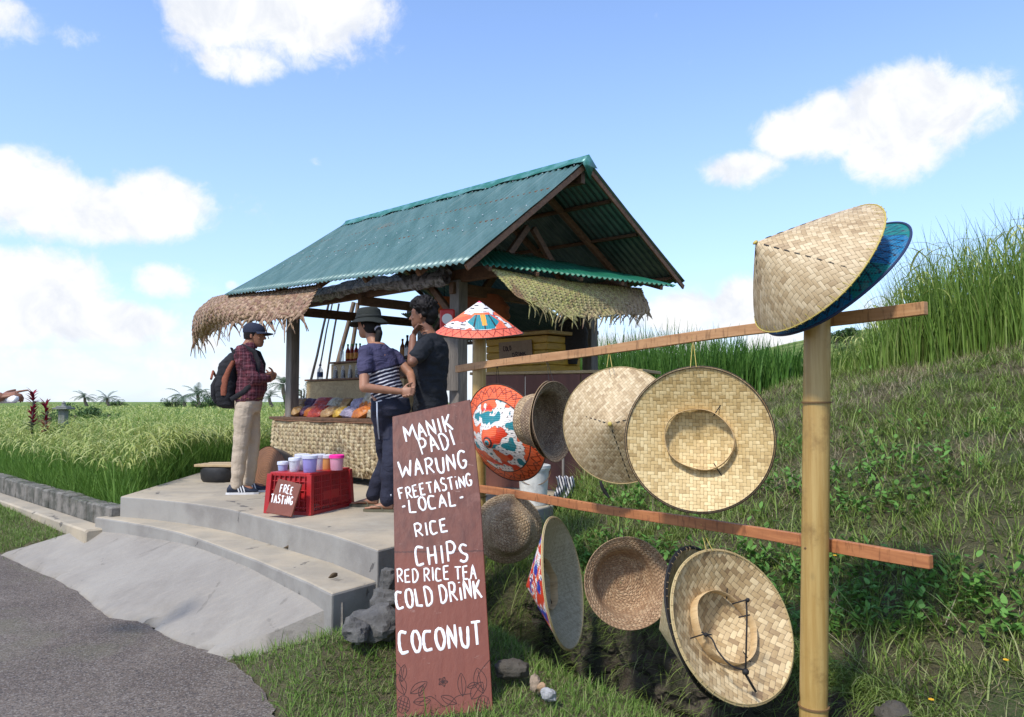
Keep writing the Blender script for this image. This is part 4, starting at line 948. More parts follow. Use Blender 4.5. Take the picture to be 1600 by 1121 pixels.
for i, px in enumerate(px_p):
    o = pp if i == 0 else copy_tree(pp); o.location = sh1(px, .08+.05*(i % 2)); o.rotation_euler.z = R(-44+rng.uniform(-12,12)); tag(o, desc[i], 'pouch', 'coffee pouches on the lower shelf')
def bottle(name, h, r, glass, capm, label_m=None, liquid=None):
    e = empty(name); mb = MB(); mb.lathe([(.001,0),(r*.9,0),(r,.008),(r,h*.55),(r*.92,h*.62),(r*.38,h*.78),(r*.34,h*.93),(r*.34,h*.935)], 16); mb.build('bottle_body', glass, e)
    mb = MB(); mb.lathe([(r*.42,h*.90),(r*.44,h*.905),(r*.44,h*.985),(r*.36,h)], 12); mb.build('cap', capm, e)
    if label_m: mb = MB(); mb.lathe([(r*1.015,h*.15),(r*1.02,h*.16),(r*1.02,h*.47),(r*1.015,h*.48)], 16); mb.build('bottle_label', label_m, e)
    return e
gg = mat('green_glass', (.03,.30,.05), rough=.12, alpha=.85, spec=.7); gc = mat('green_cap', (.05,.45,.05), rough=.4); rl = mat('red_label', lambda nt: dict(color=nt.mix(nt.vor(nt.coord(), 30), (.5,.03,.02), (.75,.5,.1)), rough=.5))
b1 = bottle('sauce_bottle', .24, .033, mat('sauce_glass', (.25,.02,.015), rough=.15, spec=.7), gc, rl)
names = ['green-capped sauce bottle leftmost of the row on the upper shelf', 'second green-capped sauce bottle from the left on the upper shelf', 'third green-capped sauce bottle from the left on the upper shelf', 'green-capped sauce bottle nearest the bucket hat on the upper shelf']
for i, px in enumerate((543,549.5,556,562)):
    o = b1 if i == 0 else copy_tree(b1); o.location = sh2(px, .08+.03*(i % 2)); tag(o, names[i], 'bottle', 'green-capped bottles on the upper shelf')
e = bottle('glass_bottle', .22, .032, M['clear'], mat('white_cap', (.7,.7,.7))); e.location = sh2(534, .08); tag(e, 'clear bottle with a white cap left of the green-capped bottles', 'bottle')
e = bottle('water_bottle', .20, .040, M['clear'], mat('blue_cap', (.03,.05,.2)), mat('blue_label', (.03,.06,.16), rough=.5)); e.location = sh1(500, .06); tag(e, 'clear water bottle with a dark label at the left of the lower shelf', 'bottle')
wl = mat('white_label', (.6,.62,.68), rough=.5)
e = bottle('dark_bottle', .30, .036, mat('dark_glass', (.015,.02,.03), rough=.12, spec=.7), M['black'], wl); e.location = at(px_u(636,.95), .95, 2.02); tag(e, 'dark bottle with white label between the woman and the man in black', 'bottle')
e = bottle('brown_bottle', .26, .034, mat('brown_glass', (.20,.07,.02), rough=.2, spec=.6), mat('brown_cap', (.15,.03,.02)), mat('tan_label', (.35,.17,.06))); e.location = at(px_u(628.5,.95), .95, 2.02); tag(e, 'brown bottle with tan label just behind the woman\'s shoulder', 'bottle')
mb = MB(); u0, u1 = px_u(650,.95), px_u(615,.95); mb.box(at((u0+u1)/2, .95, 1.66), (u1-u0+.1, .2, .70), frame(UP, u3), bev=.004); tag(mb.build('bottle_stand', M['beam'], smooth=False), 'dark wooden stand under the two tall bottles', 'stand')

# snack bags on the counter
def bag_mesh(w_, h, th, seed):
    mb = MB(); n = 12; vs = []; rs = random.Random(seed)
    for sgn in (1, -1):
        for j in range(n+1):
            for i in range(n+1):
                a, b = i/n*2-1, j/n*2-1; bul = max(0, (1-a**4))**.7*max(0, (1-b**4))**.7
                wr = mnz.noise(Vector((a*3+seed, b*3, sgn)))*.25+mnz.noise(Vector((a*7, b*7+seed, sgn)))*.12
                vs.append((a*w_/2*(1-.06*b*b), b*h/2*(1-.05*a*a), sgn*th/2*bul*(1+wr)+.004*math.sin(a*9+seed)))
    N1 = (n+1)**2; fs = []
    for j in range(n):
        for i in range(n):
            k = j*(n+1)+i; fs.append((k, k+1, k+n+2, k+n+1)); fs.append((N1+k, N1+k+n+1, N1+k+n+2, N1+k+1))
    mb.add(vs, fs); return mb
def snackm(n_, a, b, c=(.55,.5,.45), s_=38):
    def f(nt):
        cc = nt.coord(); v = nt.vor(cc, s_, out='Color'); r_ = nt.sep(v)[0]; col = nt.mix(r_, a, b); sh = nt.ms(nt.noise(cc, 14, 4, .6, dist=1), .64, .72)
        return dict(color=nt.mix(sh*.5, col, c), rough=.4, spec=.4, bump=(nt.noise(cc, 20, 4, .6, dist=1.2)+r_*.3, 1, .012))
    return mat(n_, f)
sn = {'red': snackm('snack_red', (.42,.05,.02), (.25,.03,.03)), 'orange': snackm('snack_orange', (.55,.18,.03), (.40,.10,.02)), 'tan': snackm('snack_tan', (.42,.26,.10), (.28,.15,.06)), 'purple': snackm('snack_purple', (.06,.025,.06), (.12,.05,.09)), 'yellow': snackm('snack_yellow', (.60,.38,.04), (.45,.25,.03)), 'pale': snackm('snack_pale', (.45,.40,.30), (.26,.22,.15)), 'lilac': snackm('snack_lilac', (.42,.38,.48), (.30,.26,.36))}
bags = [('tan',462,640,.02,.24,'tan chip bag lying at the left end of the counter'),('tan',470,634,.10,.24,'tan chip bag stacked over the leftmost bag beside the post'),('purple',478,641,.06,.22,'dark purple snack bag low in the pile right of the tan chips'),('purple',487,630,.14,.22,'dark purple snack bag at the top left of the pile'),
        ('red',499,641,.03,.26,'red chip bag at the front of the pile'),('red',508,626,.12,.30,'bright red chip bag lying on top of the pile'),('orange',489,637,.05,.2,'orange snack bag squeezed between the purple and red ones'),
        ('tan',517,640,.03,.24,'tan cracker bag at the front edge, middle of the counter'),('pale',526,630,.12,.24,'pale peanut bag leaning behind the tan crackers'),('yellow',534,641,.02,.22,'yellow chip bag at the front edge of the counter'),('tan',540,629,.14,.22,'tan snack bag behind the yellow chips'),
        ('lilac',549,641,.02,.20,'lilac wrapped snack bag right of the yellow chips'),('orange',567,641,.02,.24,'orange cracker bag at the front edge near the woman'),('lilac',562,627,.12,.22,'shiny lilac bag standing behind the orange crackers'),('orange',576,630,.12,.20,'orange cracker bag half hidden by the woman'),('pale',585,640,.05,.22,'pale snack bag behind the woman\'s hip')]
for i, (c, px, py, v, wd, lb) in enumerate(bags):
    vv = -.0+v*2.0; uu = px_u(px, .0); base = Vector((C0.x, C0.y, 0))+v3*(vv+.1); k = (px-800)/F_PX; uu = (k*base.y-base.x)/(u3.x-k*u3.y)
    p = base+u3*uu; lay = 0 if py > 634 else 1; z = CZ+.055+lay*.085
    mb = bag_mesh(wd*1.1, wd*.85, .115, i*7+3); e = mb.build('snack_bag', sn[c], None, world=False, angle=180)
    e.location = p+UP*z; e.rotation_euler = (R(28+14*lay+rng.uniform(-8,8)), R(rng.uniform(-10,10)), R(-44+rng.uniform(-25,25))); tag(e, lb, 'snack bag', 'snack bags piled on the counter')
e = bag_mesh(.20,.26,.05,99).build('snack_bag', sn['pale'], None, world=False, angle=180); e.location = Vector((C0.x,C0.y,0))+u3*1.25+v3*.32+UP*(CZ+.17); e.rotation_euler = (R(72), R(14), R(-40)); tag(e, 'tall pale peanut bag standing upright against the display shelf', 'snack bag', 'snack bags piled on the counter')

# leaning poles behind the shelf
for i, (x0, y0, x1, y1, r_, m_, lb) in enumerate([(486,594,508,500,.022,'dpole','leftmost slender black pole leaning in the stall'),(496,592,514,500,.014,'dpole','thinner black pole just right of the leftmost pole'),(510,592,525,500,.018,'dpole','third black pole, standing alone between shelf and bottles'),(529,565,546,498,.040,'bpole','thick brown pole leaning behind the clear bottle'),(548,560,556,500,.035,'bpole','thick brown pole behind the bucket hat and bottles')]):
    mm = mat('dark_pole', wood((.06,.05,.045), (.03,.026,.024), axis=2)) if m_ == 'dpole' else mat('brown_pole', wood((.22,.16,.11), (.12,.085,.06), axis=2))
    yb = at(px_u(x0,1.3),1.3,0).y; a = W(x0, y0, yb); b = W(x1, y1, yb+.1); d_ = (b-a).normalized(); a = a-d_*((a.z-PLAT_Z)/d_.z); b = b+d_*.25
    mb = MB(); mb.tube([a.lerp(b, k/6)+Vector((.006*math.sin(k*2+i),0,0)) for k in range(7)], [r_*(1-.03*k) for k in range(7)], 10); tag(mb.build('leaning_pole', mm), lb, 'pole', 'poles leaning at the back of the stall')

# ------------------------------------------------------------------ side counter, ice box, bucket
T0, T1 = Vector((-.42,8.05,0)), Vector((1.25,7.25,0)); td = (T1-T0).normalized(); tn = Vector((-td.y, td.x, 0)); TL_ = (T1-T0).length
tb = empty('side_counter', T0.lerp(T1, .5)+UP*PLAT_Z); tag(tb, 'red brown plywood side counter under the yellow ice box', 'counter')
for k in range(3):
    a = T0+td*(TL_/3*k+.004); b = T0+td*(TL_/3*(k+1)-.004); mb = MB(); mb.box((a+b)/2+UP*(PLAT_Z+.595), ((b-a).length, .018, 1.17), frame(UP, td), bev=.002); mb.build('front_panel', M['panel'], tb, smooth=False)
mb = MB(); mb.box(T0.lerp(T1,.5)+tn*.32+UP*1.80, (TL_+.05, .70, .03), frame(UP, td), bev=.003); mb.build('counter_top', M['pale'], tb, smooth=False)
for k in (0.06, .5, .94): mb = MB(); mb.box(T0.lerp(T1,k)+tn*.55+UP*(PLAT_Z+.58), (.06,.06,1.18), frame(UP, td), bev=.003); mb.build('leg', M['post'], tb, smooth=False)
ib = empty('ice_box', Vector((.38,8.0,0))+u3*.47+v3*.28+UP*1.82); tag(ib, 'yellow painted wooden ice box with cardboard sign on the side counter', 'ice box')
bc = Vector((.38,8.0,0))+u3*.47+v3*.28
for k in range(5):
    mb = MB(); mb.box(bc+UP*(1.86+.079*k), (.94+.004*math.sin(k*3),.57,.076), frame(UP, u3), bev=.007); mb.build('board_layer', M['icebox'], ib, smooth=False)
mb = MB(); mb.box(bc+UP*(2.245)+u3*-.02, (1.02,.64,.04), frame(UP, u3), bev=.006); mb.build('lid', mat('lid_wood', wood((.50,.34,.12), (.36,.22,.07), axis=0)), ib, smooth=False)
mb = MB(); mb.beam(bc+u3*.45+UP*2.285-v3*.1, bc-u3*.2+UP*2.285-v3*.1, .09, .03); mb.build('lid_batten', M['barge'], ib, smooth=False)
cbp = [W(781,534,0.01)]*0
cy = (bc-v3*.30); 
def on_plane(px, py, p0, nrm): r_ = ray(px, py); o_ = Vector((0,0,EYE)); return o_+r_*((p0-o_).dot(nrm)/r_.dot(nrm))
cn = -v3; cq = [on_plane(x, y, cy, cn) for x, y in ((781,564),(833,561),(831,531),(780,536))]
mb = MB(); mb.add([p+cn*.002 for p in cq]+[p+cn*.008 for p in cq], [(0,1,2,3),(7,6,5,4),(0,4,5,1),(1,5,6,2),(2,6,7,3),(3,7,4,0)])
import bmesh
cb = mb.build('cardboard_sign', M['card'], ib, smooth=False)
# --- stroke lettering
GL = {'A':[[(0,0),(.45,1),(.95,0)],[(.2,.38),(.75,.38)]],'C':[[(.85,.92),(.25,.98),(.05,.75),(.02,.3),(.2,.02),(.85,.05)]],'D':[[(.08,1),(.08,0)],[(.0,.97),(.5,.98),(.88,.65),(.8,.2),(.4,.0),(.05,.02)]],
 'E':[[(.1,1),(.1,0),(.85,.02)],[(.1,.97),(.85,1)],[(.1,.52),(.7,.54)]],'F':[[(.1,0),(.12,1),(.9,1)],[(.1,.55),(.7,.56)]],'G':[[(.9,.85),(.55,1),(.15,.8),(.05,.35),(.3,.02),(.75,.05),(.88,.4),(.5,.42)]],
 'H':[[(.08,1),(.08,0)],[(.85,1),(.85,0)],[(.08,.5),(.85,.52)]],'I':[[(.5,1),(.5,0)]],'i':[[(.5,.68),(.5,0)],[(.5,.98),(.5,.93)]],'K':[[(.1,1),(.08,0)],[(.9,1),(.15,.42)],[(.3,.55),(.95,0)]],'L':[[(.1,1),(.1,.03),(.85,.0)]],
 'M':[[(0,0),(.1,1),(.48,.35),(.85,1),(1,0)]],'N':[[(.05,0),(.08,1),(.85,.05),(.88,1)]],'O':[[(.5,1),(.15,.85),(.05,.4),(.3,.02),(.7,.05),(.93,.45),(.8,.88),(.5,1)]],'P':[[(.1,0),(.1,1)],[(.02,.95),(.6,1),(.9,.75),(.65,.48),(.12,.45)]],
 'R':[[(.1,0),(.1,1)],[(.02,.95),(.6,1),(.88,.78),(.6,.5),(.12,.48)],[(.35,.48),(.95,0)]],'S':[[(.85,.9),(.4,1),(.1,.78),(.35,.55),(.8,.38),(.75,.08),(.35,0),(.05,.1)]],'T':[[(0,.97),(1,1)],[(.5,.98),(.48,0)]],
 'U':[[(.05,1),(.1,.25),(.4,0),(.75,.12),(.88,1)]],'W':[[(0,1),(.22,0),(.5,.65),(.75,0),(1,1)]],'-':[[(.15,.5),(.85,.52)]]}
def letters(mb, text, p0, p1, h, f3, nrm, th, gap=.26, jit=.04, curve=True, seed=0):
    """p0,p1 baseline ends in photo pixels; f3 maps a pixel to the board"""
    rs = random.Random(seed+len(text)); wts = {'I':.42,'i':.42,' ':.35,'-':.6,'M':1.25,'W':1.3}; tot = sum(wts.get(c, .9)+gap for c in text)-gap; bx, by = p1[0]-p0[0], p1[1]-p0[1]; L_ = math.hypot(bx, by); ex, ey = bx/L_, by/L_; cw = L_/tot; x = 0
    for c in text:
        wd = wts.get(c, .9)*cw
        if c != ' ':
            ys, dy = rs.uniform(.93,1.08), rs.uniform(-.05,.05)
            for st in GL[c]:
                pts = [(x+(a+rs.uniform(-jit,jit))*wd, (b*ys+dy+rs.uniform(-jit,jit)*.7)*h) for a, b in st]
                P3_ = [f3(p0[0]+a*ex+b*ey, p0[1]+a*ey-b*ex) for a, b in pts]
                sharp = c in 'AEFHIKLMNTWi-'
                if not sharp: P3_ = smooth_path(P3_, 5)
                else:
                    q = []
                    for i in range(len(P3_)-1): q += [P3_[i].lerp(P3_[i+1], k/4) for k in range(4)]
                    P3_ = q+[P3_[-1]]
                r_ = [th*rs.uniform(.8,1.12) for _ in P3_]; r_[0] *= .75; r_[-1] *= .8
                mb.tube([p+nrm*th*.10 for p in P3_], r_, 8, flat=(nrm, .28))
        x += wd+gap*cw
mb = MB(); f3 = lambda x, y: on_plane(x, y, cy+cn*.008, cn)
letters(mb, 'COLD', (787,549), (799,547.5), 6.5, f3, cn, .006, seed=1); letters(mb, 'DRINK', (801,558), (822,555), 6, f3, cn, .006, seed=2)
mb.build('lettering', M['ink'], cb)
bk = empty('bucket', (.19,6.62,PLAT_Z)); tag(bk, 'white plastic bucket standing beside the side counter, behind the hats', 'bucket')
mb = MB(); mb.lathe([(.105,0),(.112,.004),(.135,.30),(.142,.30),(.142,.325),(.132,.325),(.108,.012),(.001,.012)], 28, Matrix.Translation((.19,6.62,PLAT_Z))); mb.build('bucket_body', mat('bucket_white', m_plastic((.62,.62,.58), .45, .25)), bk)
mb = MB(); mb.lathe([(.146,.315),(.150,.318),(.150,.345),(.13,.352),(.001,.354)], 28, Matrix.Translation((.19,6.62,PLAT_Z))); mb.build('lid', mat('bucket_white', None), bk)
mb = MB(); mb.tube([(.19+.148*math.cos(a), 6.62-.148*math.sin(a)*.55-.04, PLAT_Z+.31-.13*math.sin(a)) for a in np.linspace(0, math.pi, 14)], .003, 6); mb.build('handle', M['node'], bk)
# striped cloth beside the bucket
mb = MB(); n = 14; c = W(882,745,6.9); vs = []
for i in range(n+1):
    for j in range(n+1):
        a, b = i/n-.5, j/n; vs.append(c+Vector((a*.16+.02*math.sin(b*5), .05*math.sin(a*14+b*3), -b*.22+.01*math.sin(a*20))))
mb.add(vs, [(i*(n+1)+j, i*(n+1)+j+1, (i+1)*(n+1)+j+1, (i+1)*(n+1)+j) for i in range(n) for j in range(n)])
tag(mb.build('striped_cloth', mat('cloth_striped', lambda nt: dict(color=nt.mix((nt.sep(nt.coord())[0]*260+nt.sep(nt.coord())[2]*60).sin().gt(.0), (.03,.035,.06), (.65,.65,.68)), rough=.8)), angle=180, solid=.004), 'black and white striped cloth hanging right of the bucket', 'cloth')
mb = MB(); a = W(880,748,6.95); mb.tube([a+UP*.25, a-UP*.45], .012, 8); tag(mb.build('wooden_stake', M['post']), 'thin stake holding the striped cloth', 'stake')
# things hanging inside the stall
def hang(name, label, cat, px, py, Y, w_, h, m1, m2):
    e = empty(name, W(px, py, Y)); tag(e, label, cat); c = W(px, py, Y); mb = MB()
    mb.loft([(c+Vector((.01*math.sin(k*2),0,-h*k/8)), Vector((w_*(.30+.2*math.sin(min(1,k/5)*1.57)),0,0)), Vector((0,w_*.25*(1-.0*k),0)), .8) for k in range(9)], 16); mb.build('bag_body', m1, e)
    mb = MB(); mb.loft([(c+UP*(.01-h*.78-h*.5*k/4), Vector((w_*.28*(1-.1*k),0,0)), Vector((0,w_*.2,0)), .8) for k in range(5)], 14); mb.build('bag_bottom', m2, e)
    mb = MB(); mb.tube([c+UP*.005, c+UP*.24], .004, 6); mb.build('string', M['black'], e)
hang('hanging_bag', 'orange cloth bag with pale contents hanging left of the near post', 'bag', 694, 465, 7.5, .30, .17, mat('orange_cloth', fabric((.42,.12,.03))), mat('pale_bag', lambda nt: dict(color=(.42,.33,.25), rough=.4)))
hang('hanging_bag', 'rusty orange cloth bag hanging right of the near post, behind the painted hat', 'bag', 756, 462, 7.5, .52, .24, mat('rust_cloth', fabric((.30,.085,.03))), M['beam'])
hang('hanging_bag', 'dark bundle hanging at the right back post of the stall', 'bag', 893, 490, 8.3, .36, .45, mat('dark_cloth', fabric((.030,.024,.02))), mat('dark_cloth', None))
c = W(699,499,7.0); mb = MB(); mb.box(c, (.14,.03,.19), bev=.025); e = mb.build('wall_clock', mat('clock_red', (.55,.03,.03), rough=.35)); tag(e, 'small red framed wall clock beside the near post', 'clock')
mb = MB(); mb.tube([c+Vector((.0,-.022,.0)), c+Vector((.0,-.013,.0))], .05, 20); mb.build('clock_face', mat('clock_white', (.75,.74,.7), rough=.4), e)
mb = MB(); mb.box(c-UP*.42+Vector((.02,.05,0)), (.16,.02,.5)); tag(mb.build('wooden_plank', M['post'], smooth=False), 'pale plank standing between the man in black and the near post', 'plank')
# back cloth / dark partition behind hanging things at the gable corner
# ------------------------------------------------------------------ red crate, tubs, small sign
CR = Vector((-1.60,5.99,PLAT_Z)); cl_ = Vector((.32,.947,0)).normalized(); cs_ = Vector((-.947,.32,0)).normalized(); CW, CD, CH = .62, .40, .325
cr = empty('plastic_crate', CR+cl_*CW/2+cs_*CD/2); tag(cr, 'upturned red plastic crate carrying the tasting tubs', 'crate')
def cpt(a, b, z, inset=0):   # a along long side 0..1, b along short
    k = 1-.07*z/CH; ca, cb_ = .5+(a-.5)*k, .5+(b-.5)*k; return CR+cl_*CW*ca+cs_*CD*cb_+UP*z
mb = MB()
def cbar(p, q, w_, h, up=UP): mb.beam(p, q, w_, h, up, bev=.002)
for z, hh_ in ((.012,.03),(CH-.012,.024),(.055,.012)):
    for (a0_, b0_, a1_, b1_) in ((0,0,1,0),(1,0,1,1),(1,1,0,1),(0,1,0,0)): cbar(cpt(a0_,b0_,z), cpt(a1_,b1_,z), .016 if hh_ < .03 else .026, hh_)
for a_, b_ in ((0,0),(1,0),(1,1),(0,1)): cbar(cpt(a_,b_,0), cpt(a_,b_,CH-.01), .045, .045, cl_)
for b_ in (0, 1):
    for k in range(1, 25): 
        if k in (6,12,18): cbar(cpt(k/24.5,b_,.03), cpt(k/24.5,b_,CH), .012, .014, cs_)
        else: cbar(cpt(k/24.5,b_,.03), cpt(k/24.5,b_,CH), .006, .008, cs_)
    for z in (.10,.15,.20,.25): cbar(cpt(0,b_,z), cpt(1,b_,z), .008, .006)
    mb.add([cpt(.3,b_,.10)+cs_*(-.004 if b_ == 0 else .004), cpt(.7,b_,.10)+cs_*(-.004 if b_ == 0 else .004), cpt(.7,b_,.17)+cs_*(-.004 if b_ == 0 else .004), cpt(.3,b_,.17)+cs_*(-.004 if b_ == 0 else .004)], [(0,1,2,3)])
for a_ in (0, 1):
    mb.add([cpt(a_,.0,.02)+cl_*(.008 if a_ == 0 else -.008), cpt(a_,1,.02)+cl_*(.008 if a_ == 0 else -.008), cpt(a_,1,CH-.01)+cl_*(.008 if a_ == 0 else -.008), cpt(a_,0,CH-.01)+cl_*(.008 if a_ == 0 else -.008)], [(0,1,2,3)])
    for k in range(1, 8): cbar(cpt(a_,k/8,.03), cpt(a_,k/8,CH), .008, .02, cl_)
    for z in (.11,.19,.26): cbar(cpt(a_,0,z), cpt(a_,1,z), .012, .008)
o = mb.build('crate_sides', M['crate'], cr, smooth=False)
mb = MB(); k = .93; c = CR+cl_*CW/2+cs_*CD/2+UP*(CH+.001); mb.box(c, (CW*k+.012, CD*k+.012, .008), frame(UP, cl_), bev=.003); mb.build('crate_base', M['crate'], cr, smooth=False)
TZ = PLAT_Z+CH+.006
def tub(px, py, Y, r, h, bodym, cont, lidm, label, fill=.22):
    p = W(px, py, Y); p.z = TZ; e = empty('snack_tub', p); tag(e, label, 'tub', 'plastic tubs on the red crate'); T = Matrix.Translation(p)
    mb = MB(); mb.lathe([(r*.82,0),(r*.84,.002),(r,h-.004),(r*1.05,h-.004),(r*1.05,h),(r*.97,h),(r*.80,.006),(.001,.006)], 24, T); mb.build('tub_body', bodym, e)
    mb = MB(); mb.lathe([(.001,.008),(r*.78,.008),(r*(.8+.12*fill),h*fill),(r*.4,h*fill*1.25),(.001,h*fill*1.1)], 18, T, .06); mb.build('contents', cont, e)
    if lidm: mb = MB(); mb.lathe([(r*1.06,h-.014),(r*1.09,h-.014),(r*1.09,h+.008),(r*1.0,h+.013),(r*.9,h+.009),(.001,h+.009)], 24, T); mb.build('lid', lidm, e)
cm = lambda n_, a: mat('contents_'+n_, lambda nt: dict(color=nt.mix(nt.vor(nt.coord(), 60), a, tuple(q*.4 for q in a)), rough=.5, bump=(nt.vor(nt.coord(), 60), 1, .01)))
blu, ppl = mat('blue_plastic', lambda nt: dict(color=(.40,.50,.80), rough=.3, alpha=.8, spec=.6)), mat('purple_plastic', lambda nt: dict(color=(.42,.38,.80), rough=.25, alpha=.6, spec=.6))
tub(484,735,6.10,.060,.125,ppl,cm('purple',(.12,.04,.42)),M['frost'],'big clear tub with purple contents at the front corner of the crate',.25)
tub(460,733,6.16,.045,.100,M['clear'],cm('violet',(.14,.05,.40)),M['frost'],'narrow clear tub with violet contents, second from the left front',.15)
tub(442,729,6.25,.043,.062,blu,cm('grey',(.35,.36,.45)),M['frost'],'small low blue-white tub at the left edge of the crate',.4)
tub(472,722,6.30,.058,.120,M['frost'],cm('orange',(.60,.16,.03)),M['frost'],'tall whitish tub with orange base behind the purple tub',.12)
tub(498,722,6.34,.055,.115,M['frost'],cm('red',(.50,.03,.03)),M['frost'],'whitish tub with a bit of red in the middle back of the crate',.35)
tub(510,721,6.36,.058,.110,mat('orange_plastic', lambda nt: dict(color=(.80,.42,.14), rough=.3, alpha=.8, spec=.6)),cm('amber',(.65,.30,.04)),M['frost'],'orange tinted tub between the whitish and the pink ones',.3)
tub(526,724,6.28,.058,.115,mat('pink_plastic', lambda nt: dict(color=(.85,.42,.55), rough=.3, alpha=.7, spec=.6)),cm('scarlet',(.60,.03,.03)),mat('pink_lid', (.85,.03,.30), rough=.35),'pink tub with magenta lid at the right end of the crate',.4)
# FREE TASTING board
def board(name, quad, th, m, label, cat):
    """quad: BL, BR, TR, TL"""
    q = [Vector(p) for p in quad]; nrm = (q[1]-q[0]).cross(q[3]-q[0]).normalized()
    if nrm.y > 0: nrm = -nrm
    mb = MB(); mb.add(q+[p-nrm*th for p in q], [(0,1,2,3),(7,6,5,4),(0,4,5,1),(1,5,6,2),(2,6,7,3),(3,7,4,0)])
    e = mb.build(name, m, None, smooth=False); bv = e.modifiers.new('edge', 'BEVEL'); bv.width = .003; bv.segments = 2; tag(e, label, cat); return e, nrm, q
bl, br, tr, tl = W(415,801,5.90), W(455,808,5.83), W(471,757,5.90), W(435,748,5.97)
sg, nrm, q = board('tasting_sign', (bl, br, tr, tl), .018, M['sign'], 'small brown board lettered FREE TASTING leaning on the red crate', 'sign')
f3 = lambda x, y: on_plane(x, y, q[0], nrm); cc = lambda x, y: (400+x/4.314, 560+y/4.314); mb = MB()
letters(mb, 'FREE', cc(158,902), cc(245,920), 12.5, f3, nrm, .0052, .36, seed=3); letters(mb, 'TASTiNG', cc(98,970), cc(244,990), 12.5, f3, nrm, .0052, .34, seed=5); mb.build('lettering', M['white'], sg)
# log slab and tyre by the platform edge
c = W(416,716,8.05); c.z = PLAT_Z+.21
lg = empty('log_slab', Vector((c.x,c.y,PLAT_Z))); tag(lg, 'sawn log slab with bark lying at the left end of the counter', 'log'); ax = Vector((-.55,-.80,.32)).normalized(); m3 = frame(ax, UP)
mb = MB(); rings = []
for k, (d_, s_) in enumerate(((-.24,.92),(-.2,1),(-.02,1.0),(.0,.985))):
    vs_ = []
mbk = MB(); nn_ = 36
def lring(d_, s_): return [c+ax*d_+m3 @ Vector((math.cos(2*math.pi*k/nn_)*.20*s_*(1+.10*math.sin(2*math.pi*k/nn_*2+1)+.05*math.sin(2*math.pi*k/nn_*5)), math.sin(2*math.pi*k/nn_)*.30*s_*(1+.09*math.sin(2*math.pi*k/nn_*3)), 0)) for k in range(nn_)]
rg = [lring(-.22,.97), lring(-.2,1), lring(-.1,1.01), lring(0,1.0)]; vs = [p for r_ in rg for p in r_]
mbk.add(vs, [(i*nn_+k, i*nn_+(k+1) % nn_, (i+1)*nn_+(k+1) % nn_, (i+1)*nn_+k) for i in range(3) for k in range(nn_)]+[tuple(range(nn_-1,-1,-1))]); mbk.build('bark', M['trunk'], lg)
mb = MB(); mb.add([p+ax*.001 for p in lring(0,.93)]+[p-ax*.01 for p in lring(0,1.0)], [tuple(range(nn_))]+[(k, nn_+k, nn_+(k+1) % nn_, (k+1) % nn_) for k in range(nn_)])
def m_rings(nt):
    cc = nt.coord(); n = nt.noise(cc, 6, 5, .6); d_ = nt.math('LENGTH', 0.0) if False else None
    v = nt.node('ShaderNodeVectorMath', operation='LENGTH'); nt.put(v.inputs[0], nt.mapping(cc, loc=(0,0,-.2))); r_ = (E(nt, v.outputs['Value'])*260+n*9).sin()
    return dict(color=nt.mix(nt.ms(r_, -.6, .9)*.5+nt.ms(n, .35, .7)*.5, (.20,.09,.04), (.10,.045,.022)), rough=.75, bump=(r_, .3, .003))
mb.build('cut_face', mat('log_cut', m_rings), lg)
c = W(347,722,8.6); c.z = PLAT_Z; ty = empty('planter_tub', c); tag(ty, 'low black rubber tub covered by planks at the platform edge behind the man', 'tub')
mb = MB(); mb.lathe([(.001,0),(.20,0),(.22,.03),(.23,.13),(.22,.16),(.20,.165),(.19,.05),(.001,.05)], 30, Matrix.Translation(c)); mb.build('rubber_body', M['rubber'], ty)
for k in range(3): mb = MB(); mb.box(c+Vector((0,-.13+.13*k,.185)), (.50-.05*k,.11,.028), frame(UP, Vector((1,.1*k-.1,0))), bev=.003); mb.build('plank', M['pale'], ty, smooth=False)
# ------------------------------------------------------------------ hat rack : two bamboo poles, two rails
POSTL, POSTR = Vector((-.227,5.2,0)), Vector((1.18,2.9,0))
def rail_y(px):
    d_ = POSTR-POSTL; k = (px-800)/F_PX; s_ = (k*POSTL.y-POSTL.x)/(d_.x-k*d_.y); return POSTL.y+d_.y*s_
rk = empty('hat_rack', (0.45, 4.1, 0)); tag(rk, 'rack of two bamboo poles and two nailed wooden rails carrying the straw hats', 'rack')
def pole(p, q, r, nodes):
    mb = MB(); n = 60; pts = []; rs = []
    for k in range(n+1):
        t = k/n; z = t*(q-p).length; b = 0
        for nz in nodes: b += .10*math.exp(-((z-nz)/.010)**2)-.05*math.exp(-((z-nz-.022)/.012)**2)
        pts.append(p.lerp(q, t)); rs.append(r*(1.03-.06*t)*(1+b))
    mb.tube(pts, rs, 28); e = mb.build('pole', M['bamboo'], rk, angle=60)
    for nz in nodes:
        c = p.lerp(q, nz/(q-p).length); mb = MB(); mb.tube([c-UP*.003, c+UP*.003], [r*1.125]*2, 28); mb.build('node_ring', M['node'], e)
pb = W(1271,1135,2.93); pt = W(1277,498,2.90); pb2 = pb-(pt-pb).normalized()*.35
pole(pb2, pt, .0505, [ (W(1272,1103,2.93)-pb2).length, (W(1275,629,2.9)-pb2).length ])
la = W(748,770,5.2); lt = W(749,524,5.2); lb_ = la-(lt-la).normalized()*(la.z+.1); pole(lb_, lt, .049, [.35, .95, 1.5])
